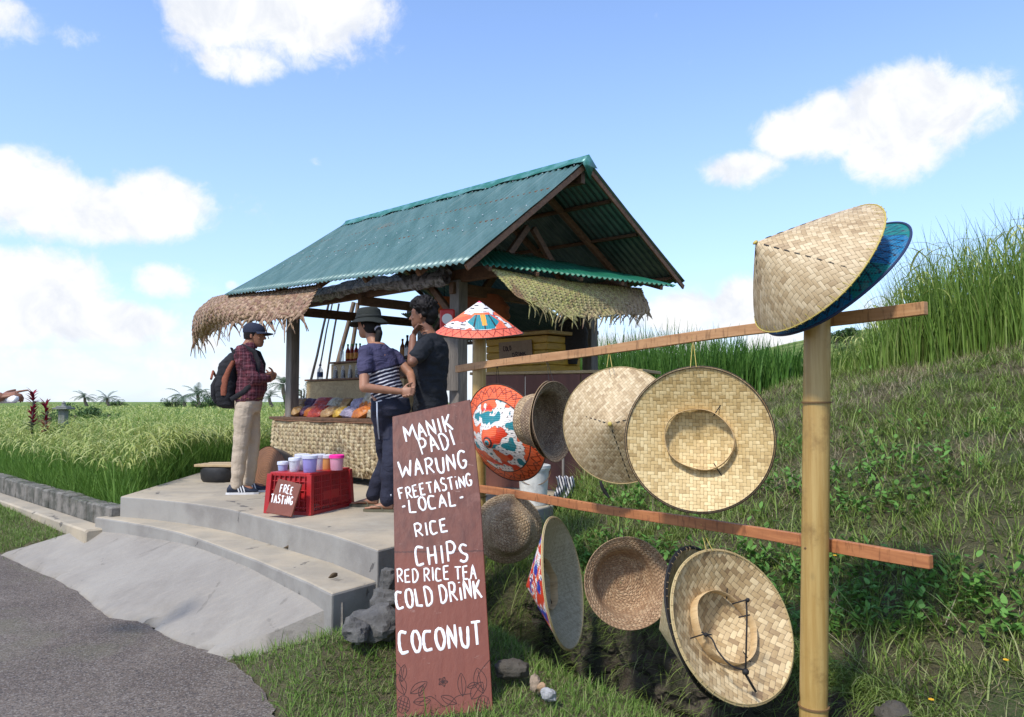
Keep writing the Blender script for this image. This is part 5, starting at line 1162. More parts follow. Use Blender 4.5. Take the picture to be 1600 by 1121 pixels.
def rail(pts, m, w_=.028, name='rail'):
    mb = MB(); P3_ = [W(x, y, Y) for x, y, Y in pts]; h = []
    for i in range(len(P3_)-1): pass
    a, b = P3_[0], P3_[-1]; n = 24; vs = []
    nrm_ = (b-a).cross(UP).normalized()
    for k in range(n+1):
        t = k/n; c = a.lerp(b, t)+UP*.004*math.sin(t*11); hh = .024+.0012*math.sin(t*23)
        vs += [c-nrm_*w_/2-UP*hh, c+nrm_*w_/2-UP*hh, c+nrm_*w_/2+UP*hh, c-nrm_*w_/2+UP*hh]
    mb.add(vs, [(i*4+j, i*4+(j+1) % 4, (i+1)*4+(j+1) % 4, (i+1)*4+j) for i in range(n) for j in range(4)]+[(3,2,1,0), (n*4,n*4+1,n*4+2,n*4+3)])
    e = mb.build(name, m, rk, smooth=False); bv = e.modifiers.new('edge', 'BEVEL'); bv.width = .002; bv.segments = 1
    # saw marks are in the wood grain : slanted
    return e
def m_rail(a, b):
    def f(nt):
        c = nt.coord(); n = nt.noise(nt.mapping(c, rot=(0,R(-62),R(58)), scale=(3,3,26)), 1.6, 5, .6, dist=.5); n2 = nt.noise(nt.mapping(c, rot=(0,R(28),0), scale=(26,26,5)), 2.2, 4, .6)
        col = nt.mix(nt.ms(n, .3, .7), a, b); col = nt.mix(nt.ms(n2, .54, .66)*.6, col, tuple(q*.42 for q in b)); return dict(color=col, rough=.6, bump=(n+n2, .4, .003))
    return f
rail([(714,577,5.35), (1447,480,2.62)], mat('rail_upper', m_rail((.50,.28,.13),(.38,.19,.08))))
rail([(743,763,5.18), (1455,877,2.62)], mat('rail_lower', m_rail((.46,.185,.07),(.33,.12,.045))))
for px, py, Y in ((1258,857,2.80),): mb = MB(); mb.ball(W(px, py, Y), (.005,.004,.005)); mb.build('nail_head', M['node'], rk)

# ------------------------------------------------------------------ hats
def rail_bottom(px, low=False):
    a, b = ((743,763,5.18), (1455,877,2.62)) if low else ((714,577,5.35), (1447,480,2.62)); A_, B_ = W(*a), W(*b); k = (px-800)/F_PX; s_ = (k*A_.y-A_.x)/((B_-A_).x-k*(B_-A_).y); return A_.lerp(B_, s_)
def hat_frame(px, py, Y, axis, spin=0):
    """axis given as right, up, towards-camera"""
    c = W(px, py, Y); back_ = (Vector((0,0,EYE))-c).normalized(); r_ = Vector((0,0,1)).cross(back_).normalized(); r_ = Vector((-back_.y, back_.x, 0)).normalized(); up_ = back_.cross(r_)
    if up_.z < 0: r_, up_ = -r_, -up_
    a = (r_*axis[0]+up_*axis[1]+back_*axis[2]).normalized(); m3 = frame(a, UP if abs(a.z) < .95 else Vector((1,0,0)))
    return c, (m3 @ Matrix.Rotation(spin, 3, 'Z'))
def lathe_uv(prof, seg, cols=None, thick=.003, wob=0.0, seed=0, flat=1.0):
    """double walled shell of revolution with uv = (arc along rim, arc length)"""
    P2 = [Vector((r, z)) for r, z in prof]; Ls = [0]
    for a, b in zip(P2, P2[1:]): Ls.append(Ls[-1]+(b-a).length)
    vs = []; uvs = []
    inner = []
    for i, p in enumerate(P2):
        t = (P2[min(i+1, len(P2)-1)]-P2[max(i-1, 0)]).normalized(); inner.append(Vector((max(p.x-abs(t.y)*thick, 1e-4), p.y-abs(t.x)*thick)))
    for lay in (P2, inner):
        for i, p in enumerate(lay):
            for k in range(seg):
                a = 2*math.pi*k/seg; f = p.x/max(q.x for q in P2); w_ = wob*f*f*(math.sin(2*a+seed)+.5*math.sin(3*a+seed*2)+.25*math.sin(5*a+seed*3)); vs.append((p.x*math.cos(a), p.x*math.sin(a)*flat, p.y+w_))
    n = len(P2); fs = []; fuv = []
    rr = max(q.x for q in P2)
    for lay in (0, 1):
        o = lay*n*seg
        for i in range(n-1):
            for k in range(seg):
                k2 = (k+1) % seg; q = (o+i*seg+k, o+i*seg+k2, o+(i+1)*seg+k2, o+(i+1)*seg+k)
                N = max(4, round(2*math.pi*max(P2[i].x, P2[i+1].x)/.02))
                sc_ = (2*math.pi*max(.02, P2[min(i+1, n-1)].x)//.06)*.06/seg
                uvq = [(k*sc_, Ls[i]), ((k+1)*sc_, Ls[i]), ((k+1)*sc_, Ls[i+1]), (k*sc_, Ls[i+1])]
                if lay == 0: fs.append(q); fuv += uvq
                else: fs.append(q[::-1]); fuv += uvq[::-1]
    for k in range(seg):   # rim
        k2 = (k+1) % seg; q = (k, n*seg+k, n*seg+k2, k2); fs.append(q); fuv += [(0,0)]*4
    me = bpy.data.meshes.new('hat'); me.from_pydata(vs, [], fs); me.update(); uv = me.uv_layers.new(name='UVMap'); uv.data.foreach_set('uv', [c for p in fuv for c in p])
    if cols:
        ca = me.color_attributes.new('Col', 'FLOAT_COLOR', 'POINT'); arr = []
        for i, v in enumerate(vs): arr += [*cols(v[0], v[1], v[2], i >= n*seg), 1.0]
        ca.data.foreach_set('color', arr)
    return me
def cone_prof(Rm, h, n=40, p=.96, lip=0): return [(Rm*(1-i/n)+.0004, h*(i/n)**p) for i in range(n+1)]
def bowl_prof(Rm, h, Rc, top=.8):
    pts = [Vector((Rm,0,0)), Vector((Rm*.93,0,.012)), Vector((Rc*1.10,0,.035)), Vector((Rc,0,.07)), Vector((Rc*.97,0,h*.6)), Vector((Rc*.86,0,h*.86)), Vector((Rc*.55,0,h*.98)), Vector((Rc*.02,0,h))]; return [(p.x, p.z) for p in smooth_path(pts, 6)]
def hat(label, px, py, Y, Rm, h, axis, m, kind='cone', spin=0, cols=None, binding=None, bind_r=.0035, band=None, wob=.004, seed=1, p=.96, name='conical_hat', stitches=0, stitch_m=None, apex=None, flat=1.0, Rc=.11, group=None, segs=96, n=40, bh=.05, shear=None):
    c, m3 = hat_frame(px, py, Y, axis, spin); root = empty(name); root.location = c; root.rotation_euler = m3.to_euler(); ORG[root.name] = Vector((0,0,0))
    prof = cone_prof(Rm, h, n, p) if kind == 'cone' else bowl_prof(Rm, h, Rc)
    me = lathe_uv(prof, segs, cols, wob=wob, seed=seed, flat=flat); me.materials.append(m); link_mesh('hat_shell', me, root, True, 60)
    W_ = lambda a, f=1: wob*f*f*(math.sin(2*a+seed)+.5*math.sin(3*a+seed*2)+.25*math.sin(5*a+seed*3))
    rp = lambda a, f=1.0, dz=0.0: Vector((Rm*f*math.cos(a), Rm*f*math.sin(a)*flat, W_(a, f)+dz))
    if binding:
        mb = MB(); mb.tube([rp(2*math.pi*k/96, 1.004, .002) for k in range(96)], bind_r, 8, closed=True); mb.tube([rp(2*math.pi*k/96, .985, -.003) for k in range(96)], bind_r*.7, 6, closed=True); mb.build('rim_binding', binding, root, world=False)
    if stitches:
        mb = MB()
        for k in range(stitches):
            a = 2*math.pi*(k+.3*math.sin(k*5))/stitches; pz = h*(1-.945)**p
            mb.tube([rp(a, .945, pz+.002), rp(a+.004, .985, .006), rp(a+.006, 1.018, .0), rp(a+.006, .985, -.008), rp(a, .95, -.001)], .0011, 5)
        mb.tube([rp(2*math.pi*k/96, .985, .0035) for k in range(96)], .0022, 6, closed=True)
        mb.build('rim_stitching', stitch_m or M['binding'], root, world=False)
    if band:
        rb, dz = band; zc = h*(1-rb/Rm)**p if kind == 'cone' else .05; mb = MB(); prof = [(rb*1.02, zc-.006), (rb, zc-.02), (rb*.985, zc-bh), (rb*1.0, zc-bh-.002), (rb*1.012, zc-bh), (rb*1.03, zc-.02)]
        vs = []; sg_ = 60
        for (r_, z_) in prof:
            for k in range(sg_): a = 2*math.pi*k/sg_; e_ = 1+.07*math.cos(2*a+seed)+.015*math.sin(5*a); vs.append((r_*e_*math.cos(a), r_*e_*math.sin(a), z_+.006*math.sin(2*a+1)+.003*math.sin(7*a)))
        k6 = len(prof); mb.add(vs, [(i*sg_+k, i*sg_+(k+1) % sg_, ((i+1) % k6)*sg_+(k+1) % sg_, ((i+1) % k6)*sg_+k) for i in range(k6) for k in range(sg_)]); mb.build('head_band', M['band'], root, world=False, angle=60)
        mb = MB()
        for a in (.55, 2.6): mb.tube([Vector((rb*.86*math.cos(a), rb*.86*math.sin(a), zc-bh*.5)), Vector((rb*1.3*math.cos(a), rb*1.3*math.sin(a), zc-bh*.35))], .0024, 6)
        mb.build('band_tie', M['black'], root, world=False)
    if apex: mb = MB(); mb.ball((0,0,h+.001), (.011,.011,.006)); mb.build('apex_knot', apex, root, world=False)
    if shear:
        for ch in kids(root):
            for v in ch.data.vertices: v.co.x += shear[0]*v.co.z/h; v.co.y += shear[1]*v.co.z/h
    tag(root, label, 'hat', group); return root, c, m3
def dashes(root, h, Rm, angs, m, p=.96, n=8, wd=.0024, sx=0):
    for a in angs:
        mb = MB(); pts = []
        for k in range(n):
            f0, f1 = .10+.86*k/n, .10+.86*(k+.45)/n
            pts += [(f0-.01, -.006), (f0, .0022), ((f0+f1)/2, .003), (f1, .0022), (f1+.01, -.006)]
        mb.tube([Vector((Rm*f*math.cos(a)+sx*(1-f)**p, Rm*f*math.sin(a), h*(1-f)**p+dz)) for f, dz in pts], wd, 6, flat=(Vector((0,0,1)), .6))
        mb.build('cord_stitching', m, root, world=False)
def twine(root, c, px, low, m, dz=.0, hookpx=None, r_=.0016):
    """string from the rail to the rim, part of the hat"""
    top = rail_bottom(px, low); mrot = Matrix(root.rotation_euler.to_matrix()); inv = mrot.inverted()
    mb = MB()
    tgt = c
    pts1 = [top+Vector((-.004,0,.028)), top+Vector((-.006,-.016,0)), top+Vector((-.003,-.008,-.03)), tgt+Vector((-.012,0,0))]; pts2 = [top+Vector((.004,0,.028)), top+Vector((.006,-.016,0)), top+Vector((.003,-.008,-.03)), tgt+Vector((.014,0,.0))]
    for pts in (pts1, pts2, [top+Vector((0,-.017,.028)), top+Vector((0,.017,.028)), top+Vector((0,.017,-.028)), top+Vector((0,-.017,-.028)), top+Vector((0,-.017,.028))]):
        mb.tube([inv @ (q-root.location) for q in pts], r_, 6)
    mb.build('hanging_string', m, root, world=False)
ORANGE, RED, TEAL, WHT, BLK, PINK, YEL, BLUE = hexc(238,104,58), hexc(215,60,28), hexc(30,130,140), hexc(238,232,225), (.02,.018,.02), hexc(235,90,120), hexc(240,160,60), hexc(30,60,165)
def paint_cols(Rm, h, style, seed=0):
    def n(x, y, s_, o): return mnz.noise(Vector((x*s_+o, y*s_+o*1.7, seed)))
    def f(x, y, z, inner):
        r_ = math.hypot(x, y)/Rm; a = math.atan2(y, x)
        if inner: return hexc(190,170,120)
        if style == 'orange':
            if r_ > .74:
                t = (r_-.74)/.26; k = (a/(2*math.pi)*22) % 1; zig = abs(k-.5)*2
                if t < .05 or abs(t-.12-.72*zig) < .06 or abs(t-.84+.72*zig*.55) < .045: return tuple(.35*q for q in RED) if t > .1 else BLK
                return ORANGE
            if r_ < .13: return [BLK, TEAL, ORANGE, BLK, RED][min(4, int(r_/.13*5))]
            b = n(x, y, 11, 3)+.4*n(x, y, 26, 9); c_ = n(x, y, 9, 17)+.35*n(x, y, 30, 2)
            if b > .12: return RED if c_ > 0.05 else ORANGE
            if c_ > .27: return TEAL if b < -.02 else (YEL if b < .04 else PINK)
            if b < -.40: return TEAL
            u_, v_ = x/.026, y/.026+.5*(int(math.floor(x/.026)) % 2); fu, fv = u_-math.floor(u_)-.5, v_-math.floor(v_)-.5
            if (fu*math.cos(a)+fv*math.sin(a))**2*6+(fu*math.sin(a)-fv*math.cos(a))**2*30 < .45 and n(x, y, 20, 5) > -.1: return BLK
            if abs(b-.12) < .02: return BLK
            return WHT
        if style == 'top':
            if r_ > .80:
                k = (a/(2*math.pi)*26) % 1; t = (r_-.80)/.20
                if t < .07 or abs(t-.15-.7*abs(k-.5)*2) < .08: return tuple(.25*q for q in RED)
                return hexc(240,110,80)
            b = n(x, y, 10, 5)+.35*n(x, y, 25, 1); c_ = n(x, y, 8, 11); da = abs((a+1.35+math.pi) % (2*math.pi)-math.pi)*r_
            if r_ < .05: return PINK
            if .40 < r_ < .78 and da < .34*(1.15-abs(r_-.6)*3.2):
                return YEL if da < .055 and r_ < .68 else (TEAL if (abs(math.sin((a+1.35)*9)) > .25) else BLK)
            if r_ > .34 and (b > -.02): return hexc(240,95,60) if c_ > 0 else hexc(236,120,70)
            if r_ > .34 and abs(b+.02) < .035: return hexc(60,90,120)
            rr_ = r_*11; k2 = a*max(3, round(rr_*1.6))/(2*math.pi)+.5*(int(rr_) % 2); 
            if abs(rr_ % 1-.5) < .18 and abs(k2 % 1-.5) < .2 and r_ > .12: return BLK
            return WHT
        if style == 'blue':
            if r_ > .60:
                k = (a/(2*math.pi)*20) % 1; t = (r_-.60)/.40; zig = abs(k-.5)*2
                if abs(t-.2-.6*zig) < .05 or abs(t-.8+.6*zig) < .05 or t > .95 or abs(k-.5) < .02: return (.006,.012,.035)
                return hexc(20,110,155) if n(x, y, 6, 2) > -.05 else hexc(15,120,115)
            if r_ > .52: return hexc(215,40,70)
            return hexc(60,50,110)
        if style == 'multi':
            b = n(x, y, 16, 5)+.3*n(x, y, 34, 1)+.10*math.sin(a*3); c_ = n(x, y, 13, 11)
            if b > .08: return RED if y < .02 else BLUE
            if c_ > .18: return BLUE
            if b < -.22: return ORANGE if c_ < 0 else hexc(90,50,140)
            if abs(c_) < .05: return BLK
            return WHT
    return f
# 1 hat on the left pole
hat('painted red and white conical hat sitting on top of the short bamboo pole', 749, 521, 5.2, .305, .225, (0.0,.985,.10), M['paint'], cols=paint_cols(.305,.225,'top',3), binding=M['darkb'], band=(.10,0), segs=300, n=90, spin=0, seed=2)
# 2 orange painted hat
r0, c0, _ = hat('orange painted conical hat with white, teal and black flower pattern hanging at the upper rail', 790, 677, 4.95, .335, .20, (-.64,-.33,.70), M['paint'], cols=paint_cols(.335,.20,'orange',7), binding=M['darkb'], segs=360, n=100, seed=4)
twine(r0, W(778,600,4.95), 777, False, M['black'])
# 3 two stacked deep braided hats
r0, c0, _ = hat('deep dark braided straw hat, front one of two stacked, with its opening to the right', 868, 659, 4.30, .232, .17, (-.80,-.02,-.50), M['braid2'], 'bowl', Rc=.165, name='braided_hat', seed=3, wob=.008)
twine(r0, W(862,600,4.32), 855, False, M['black'])
hat('deep braided straw hat nested behind the dark one, its crown pointing left', 856, 656, 4.36, .225, .18, (-.88,-.02,-.42), M['braid3'], 'bowl', Rc=.155, name='braided_hat', seed=6, wob=.010)
# 4 big cone with apex towards us
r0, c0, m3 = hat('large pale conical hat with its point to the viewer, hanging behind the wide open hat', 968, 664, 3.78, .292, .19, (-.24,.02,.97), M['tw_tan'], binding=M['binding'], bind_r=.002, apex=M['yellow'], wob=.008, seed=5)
dashes(r0, .19, .292, [R(a) for a in (76, 287, 192)], M['black'], n=9); twine(r0, W(952,574,3.75), 952, False, M['yellow'])
mb = MB(); pts = [W(938,752,3.76), W(941,762,3.75), W(946,770,3.76), W(952,778,3.75)]; inv = m3.inverted(); mb.tube([inv @ (q-c0) for q in pts], [.007,.009,.010,.005], 8); mb.build('chin_cord', M['black'], r0, world=False)
# 5 wide hat, inside to the viewer
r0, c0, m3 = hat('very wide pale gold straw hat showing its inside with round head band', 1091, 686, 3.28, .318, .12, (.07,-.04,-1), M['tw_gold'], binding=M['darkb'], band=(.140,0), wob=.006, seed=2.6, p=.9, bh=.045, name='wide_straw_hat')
twine(r0, W(1083,574,3.27), 1083, False, M['yellow'])
# 6 crown towards us, left lower
hat('round braided straw hat with starburst crown facing out, left end of the lower rail', 794, 826, 4.75, .215, .13, (.10,-.12,1), M['braid3'], 'bowl', Rc=.15, name='braided_hat', seed=9, wob=.014)
# 7 edge-on painted hat
r0, c0, m3 = hat('blue and red painted conical hat turned edge-on, its plain woven inside facing right', 880, 909, 4.10, .345, .215, (-.94,-.12,-.30), M['paint'], cols=paint_cols(.345,.215,'multi',2), segs=220, n=60, band=(.135,0), seed=1, wob=.004, binding=M['binding'])
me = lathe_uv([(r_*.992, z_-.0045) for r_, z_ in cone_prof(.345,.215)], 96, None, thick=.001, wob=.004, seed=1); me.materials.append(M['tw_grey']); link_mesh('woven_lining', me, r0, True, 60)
twine(r0, W(862,812,4.15), 858, True, M['black'])
# 8 braided bowl open to us
r0, c0, _ = hat('light brown braided straw hat hanging open towards the viewer, middle of the lower rail', 982, 911, 3.92, .232, .155, (-.26,.0,-.97), M['braid'], 'bowl', Rc=.165, name='braided_hat', seed=12, wob=.006)
twine(r0, W(970,840,3.9), 968, True, M['black'])
# 9 two nested wide-weave cones
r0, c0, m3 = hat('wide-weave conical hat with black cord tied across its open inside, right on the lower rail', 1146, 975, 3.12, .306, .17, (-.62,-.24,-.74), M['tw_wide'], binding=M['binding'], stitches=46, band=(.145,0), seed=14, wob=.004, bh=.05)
twine(r0, W(1108,860,3.12), 1093, True, M['yellow']); inv = m3.inverted(); mb = MB()
for pts, r_ in (([W(1166,938,3.02),W(1167,965,2.98),W(1166,1010,2.96),W(1165,1048,2.97)],.0035), ([W(1096,988,3.06),W(1112,998,3.04),W(1122,1018,3.0),W(1142,1040,2.97),W(1165,1048,2.97)],.0035), ([W(1164,1052,2.97),W(1172,1066,2.97),W(1181,1081,2.98)],.005), ([W(1144,944,3.03),W(1158,940,3.0),W(1171,936,3.0)],.0028), ([W(1154,965,3.02),W(1172,961,3.0)],.0028), ([W(1078,998,3.08),W(1098,992,3.05),W(1112,992,3.05)],.0028)):
    mb.tube([inv @ (q-c0) for q in smooth_path(pts, 4)], r_, 8)
for q, r_ in ((W(1165,1050,2.97),.014), (W(1168,938,3.0),.009), (W(1103,992,3.05),.009)): mb.ball(inv @ (q-c0), r_, seg=8, rings=6)
mb.build('chin_cord', M['black'], r0, world=False)
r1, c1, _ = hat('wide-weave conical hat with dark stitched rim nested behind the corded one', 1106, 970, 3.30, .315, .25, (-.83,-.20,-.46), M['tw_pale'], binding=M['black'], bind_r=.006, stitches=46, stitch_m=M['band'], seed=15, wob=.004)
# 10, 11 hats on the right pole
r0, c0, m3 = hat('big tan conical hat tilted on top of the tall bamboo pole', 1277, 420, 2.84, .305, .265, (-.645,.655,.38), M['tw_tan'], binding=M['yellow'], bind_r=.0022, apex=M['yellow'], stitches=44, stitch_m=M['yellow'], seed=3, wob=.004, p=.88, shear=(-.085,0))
dashes(r0, .265, .300, [R(a) for a in (345, 75, 165, 255)], M['black'], n=8, p=.88, sx=-.085)
hat('blue and teal painted hat with black net pattern tucked under the tan conical hat', 1303, 436, 2.93, .318, .12, (-.56,.76,.34), M['paint'], cols=paint_cols(.325,.12,'blue',5), binding=M['navyb'], bind_r=.005, segs=300, n=60, seed=6, wob=.004)

# ------------------------------------------------------------------ the big menu board
BL, BR = G(621,1125,-.0), G(771,1121,.0); TLp, TRp = W(613,651,4.30), W(735,624,4.30)
bn = (BR-BL).cross(TLp-BL).normalized(); bn = -bn if bn.y > 0 else bn
TRp = on_plane(735, 624, BL, bn); 
q = [on_plane(x, y, BL, bn) for x, y in ((620,1124),(771,1121),(751,780),(735,624),(613,651))]
sb = empty('menu_sign', (BL+BR)/2); tag(sb, 'tall red brown board hand painted with the white stall menu, leaning back', 'sign')
mb = MB(); th = .02; k5 = len(q); mb.add(q+[p-bn*th for p in q], [tuple(range(k5)), tuple(range(2*k5-1, k5-1, -1))]+[(i, k5+i, k5+(i+1) % k5, (i+1) % k5) for i in range(k5)]); o = mb.build('board', M['sign'], sb, smooth=False); bv = o.modifiers.new('edge', 'BEVEL'); bv.width = .004; bv.segments = 2
f3 = lambda x, y: on_plane(x, y, BL, bn); cc = lambda x, y: (600+x/2.195, 610+y/2.195)
mb = MB(); lines = [('MANIK',77,180,238,136,52,.0105),('PADI',130,224,248,188,54,.0105),('WARUNG',58,302,287,266,56,.0105),('FREETASTiNG',54,376,305,326,40,.0085),('-LOCAL-',62,424,278,392,46,.0095),('RICE',110,504,222,484,46,.0095),('CHIPS',112,602,292,584,64,.0105),('RED RICE TEA',46,660,318,645,44,.0080),('COLD DRiNK',46,752,338,710,62,.0105),('COCONUT',57,902,338,872,74,.0125)]
for i, (t_, x0, y0, x1, y1, h, th_) in enumerate(lines): letters(mb, t_, cc(x0,y0), cc(x1,y1), h/2.195, f3, bn, th_*.60, .24 if len(t_) > 8 else .28, seed=i)
mb.build('lettering', M['white'], sb)
mb = MB()   # plain leaf and fruit outlines drawn in dark ink at the foot of the board
def ink(pts, r_=.0016): mb.tube([p+bn*.0005 for p in smooth_path([f3(*cc(x, y)) for x, y in pts], 6)], r_, 6, flat=(bn, .5))
def leafo(x, y, L_, a, w_):
    ca, sa = math.cos(a), math.sin(a); ink([(x+ca*L_*t-sa*w_*math.sin(math.pi*t)**.8, y+sa*L_*t+ca*w_*math.sin(math.pi*t)**.8) for t in (0,.2,.45,.7,.9,1)]); ink([(x+ca*L_*t+sa*w_*math.sin(math.pi*t)**.8, y+sa*L_*t-ca*w_*math.sin(math.pi*t)**.8) for t in (0,.2,.45,.7,.9,1)]); ink([(x,y), (x+ca*L_*.9, y+sa*L_*.9)])
for (x, y, s_) in ((66,1078,30),(340,1078,30)):
    ink([(x+s_*.75*math.cos(a), y+s_*math.sin(a)) for a in np.linspace(0, 6.28, 12)])
    for k in (-.4, 0, .4): ink([(x-s_*.6, y+k*s_-6), (x+s_*.6, y+k*s_+10)]); ink([(x+k*s_-6, y+s_*.8), (x+k*s_+6, y-s_*.8)])
for (x, y, L_, a, w_) in ((70,1045,75,-1.9,18),(90,1040,70,-.6,16),(100,1070,60,-.1,14),(60,1000,60,-1.4,12),(270,1050,80,-1.65,14),(300,1060,70,-1.0,20),(250,1075,60,-2.7,14),(340,1040,90,-1.8,22),(285,1020,40,-.4,9),(120,1050,40,-1.2,9)): leafo(x, y, L_, a, w_)
for k in range(5): leafo(202, 1000, 17, k*1.256, 5)
ink([(40,930),(60,960),(55,1000),(75,1030)]); ink([(362,925),(330,965),(320,1000),(345,1030)]); ink([(120,1075),(160,1050),(210,1085),(250,1050),(300,1040)])
mb.build('ink_drawing', M['ink'], sb)
# a strut behind the board holds it up
mb = MB(); mb.tube([(q[3]+q[4])/2-bn*.03-UP*.12, Vector(((q[3]+q[4])/2).to_tuple())*0+Vector((-.33,4.95,.0))], .016, 8); mb.build('rear_strut', M['post'], sb)

# ------------------------------------------------------------------ stones, leaf litter, plants
def rock(c, r_, label, seed, m=None, sub=24, name='rock'):
    mb = MB(); mb.ball((0,0,0), 1, seg=sub, rings=sub*2//3); vs = []
    for v in mb.v:
        v = Vector(v); d_ = 1+.34*mnz.noise(v*1.1+Vector((seed*3,seed,0)))+.16*mnz.noise(v*2.6+Vector((seed,0,seed)))+.06*mnz.noise(v*6+Vector((0,seed,0)))
        v = v*d_; v = Vector((round(v.x*2.2)/2.2*.35+v.x*.65, round(v.y*2.2)/2.2*.35+v.y*.65, round(v.z*2.5)/2.5*.35+v.z*.65)); vs.append((c[0]+v.x*r_[0], c[1]+v.y*r_[1], c[2]+v.z*r_[2]))
    mb.v = vs; o = mb.build(name, m or M['rock'], angle=32); tag(o, label, 'rock'); return o
rock(W(588,975,4.1)+Vector((0,.05,-.02)), (.13,.11,.095), 'large dark grey rock at the foot of the platform corner, left of the menu board', 1)
rock(W(602,938,4.42), (.09,.10,.075), 'grey rock stacked above the largest one, against the concrete corner', 4)
rock(W(556,985,4.02), (.07,.07,.06), 'small grey rock in front at the left of the rock pile', 6)
rock(W(606,905,4.45), (.05,.05,.07), 'dark rock wedged at the side of the platform under its corner', 8)
rock(W(836,1068,3.75)+UP*.0, (.028,.03,.045), 'small upright pale brown stone in the grass right of the menu board', 11, mat('stone_tan', m_rock, color=(.32,.24,.17)))
rock(W(846,1074,3.68), (.022,.02,.022), 'tiny orange brown stone between the two pale ones in the grass', 12, mat('stone_orange', m_rock, color=(.40,.26,.15)))
rock(W(857,1086,3.64), (.038,.03,.032), 'small round grey white stone in the grass right of the menu board', 13, mat('stone_pale', m_rock, color=(.36,.36,.36)))
rock(W(800,1045,3.9), (.09,.06,.05), 'flat dark stone half buried in the grass beside the menu board', 15, mat('stone_dark', m_rock, color=(.08,.07,.055)))
rock(W(1395,1095,2.95)+Vector((0,.0,-.05)), (.06,.06,.04), 'dark mossy stone low on the bank right of the bamboo pole', 17, mat('stone_dark', None))
# dry leaf on the ramp, twigs
def leaf_obj(c, L_, w_, a, m, label):
    mb = MB(); n = 8; vs = []
    for i in range(n+1):
        t = i/n; ww = w_*math.sin(math.pi*min(1, t*.95+.03))*.5
        for s_ in (-1, 0, 1): vs.append((c.x+math.cos(a)*(t-.5)*L_-math.sin(a)*ww*s_, c.y+math.sin(a)*(t-.5)*L_+math.cos(a)*ww*s_, c.z+.006+.03*abs(s_)*math.sin(t*2.5)+.025*(t-.5)**2))
    mb.add(vs, [(i*3+j, i*3+j+1, i*3+j+4, i*3+j+3) for i in range(n) for j in range(2)]); tag(mb.build('dry_leaf', m, angle=180, solid=.001), label, 'leaf')
def on_ramp(px, py):
    """where the ray meets the ramp surface"""
    o_ = Vector((0,0,EYE)); r_ = ray(px, py); ok, loc, nn2, ix = RAMP_BVH.ray_cast(o_, r_); return loc if loc else G(px, py, .1)
from mathutils.bvhtree import BVHTree
ro = bpy.data.objects['concrete_ramp']; RAMP_BVH = BVHTree.FromPolygons([v.co+ORG['concrete_ramp'] for v in ro.data.vertices], [p.vertices[:] for p in ro.data.polygons])
leaf_obj(on_ramp(136,896), .20, .07, R(38), mat('leaf_yellow', lambda nt: dict(color=nt.mix(nt.noise(nt.coord(), 20, 4), (.42,.36,.10), (.20,.13,.04)), rough=.7)), 'yellow brown curled dry leaf lying on the concrete ramp')
leaf_obj(on_ramp(146,872), .05, .03, R(70), mat('leaf_brown', (.10,.07,.04), rough=.8), 'tiny brown leaf on the ramp above the yellow one')
leaf_obj(G(520,905,.412), .07, .012, R(50), mat('leaf_brown', None), 'thin dark leaf on the lower step near its right end')
leaf_obj(G(452,859,.412), .09, .010, R(10), mat('leaf_brown', None), 'thin twig like leaf on the lower step, below the red crate')
for i, (px, py, Y, lb) in enumerate(((1237,1010,3.0,'yellow flower beside the corded hat'),(1455,1093,2.75,'yellow flower low on the bank near the bottom edge'),(1305,868,3.3,'yellow flower just under the lower rail right of the pole'),(1572,1031,2.9,'orange yellow flower at the right edge of the bank'))):
    r_ = ray(px, py); o_ = Vector((0,0,EYE)); t = Y
    for k in range(400):
        p = o_+r_*(2.0+k*.02)
        if float(zt(np.array([p.x]), np.array([p.y]))[0]) > p.z-.10: break
    e = empty('yellow_flower', (p.x, p.y, p.z-.1)); tag(e, lb, 'flower', 'yellow flowers in the bank grass'); mb = MB()
    for j in range(6): a = j*1.047; mb.ball((p.x+.006*math.cos(a), p.y+.006*math.sin(a), p.z), (.006,.004,.003), Matrix.Rotation(a, 3, 'Z'), 6, 4)
    mb.build('petals', mat('petal_yellow', (.75,.42,.02), rough=.5), e); mb = MB(); mb.tube([(p.x, p.y, p.z), (p.x+.01, p.y+.01, p.z-.1)], .0015, 5); mb.build('stem', M['grass'], e)
# red ti plants, stone lantern, shrubs and palms beyond the rice
def ti(px, pb, pt_, Y, n, label, base_m):
    b = W(px, pb, Y); b.z = 0.34; top = W(px, pt_, Y); h = top.z-b.z; e = empty('red_leaf_plant', b); tag(e, label, 'plant'); mb = MB(); mb.tube([b, b+UP*h*.55, b+UP*h*.78+Vector((.02,0,0))], .02, 8); mb.build('stem', M['trunk'], e)
    N = n; z0 = U(.50,.86,N); az_ = U(0,6.28,N); base = np.stack([np.full(N,b.x), np.full(N,b.y), b.z+h*z0], 1); g = Veg(); L_ = U(.13,.20,N); g.add(blades(base, L_, U(.3,1.25,N)*(1.35-z0), U(.5,1.3,N), az_, U(.028,.045,N), 5, 'leaf'), 0)
    N = n//2; z0 = U(.38,.58,N); base = np.stack([np.full(N,b.x), np.full(N,b.y), b.z+h*z0], 1); g.add(blades(base, U(.13,.2,N), U(.9,1.3,N), U(.3,.9,N), U(0,6.28,N), U(.03,.05,N), 5, 'leaf'), 1)
    g.build('leaves', [M['ti'], base_m], e)
ti(50,660,596,12.5,60,'taller red leaved ti plant rising above the rice at the far left',M['ti2']); ti(71,660,616,12.3,46,'shorter dark red ti plant right of the taller one',M['ti'])
c = W(99,650,13.2); c.z = .34; e = empty('stone_lantern', c); tag(e, 'small grey stone shrine pillar with a flat cap standing in the rice', 'shrine'); sm_ = mat('shrine_stone', m_rock, color=(.20,.21,.19))
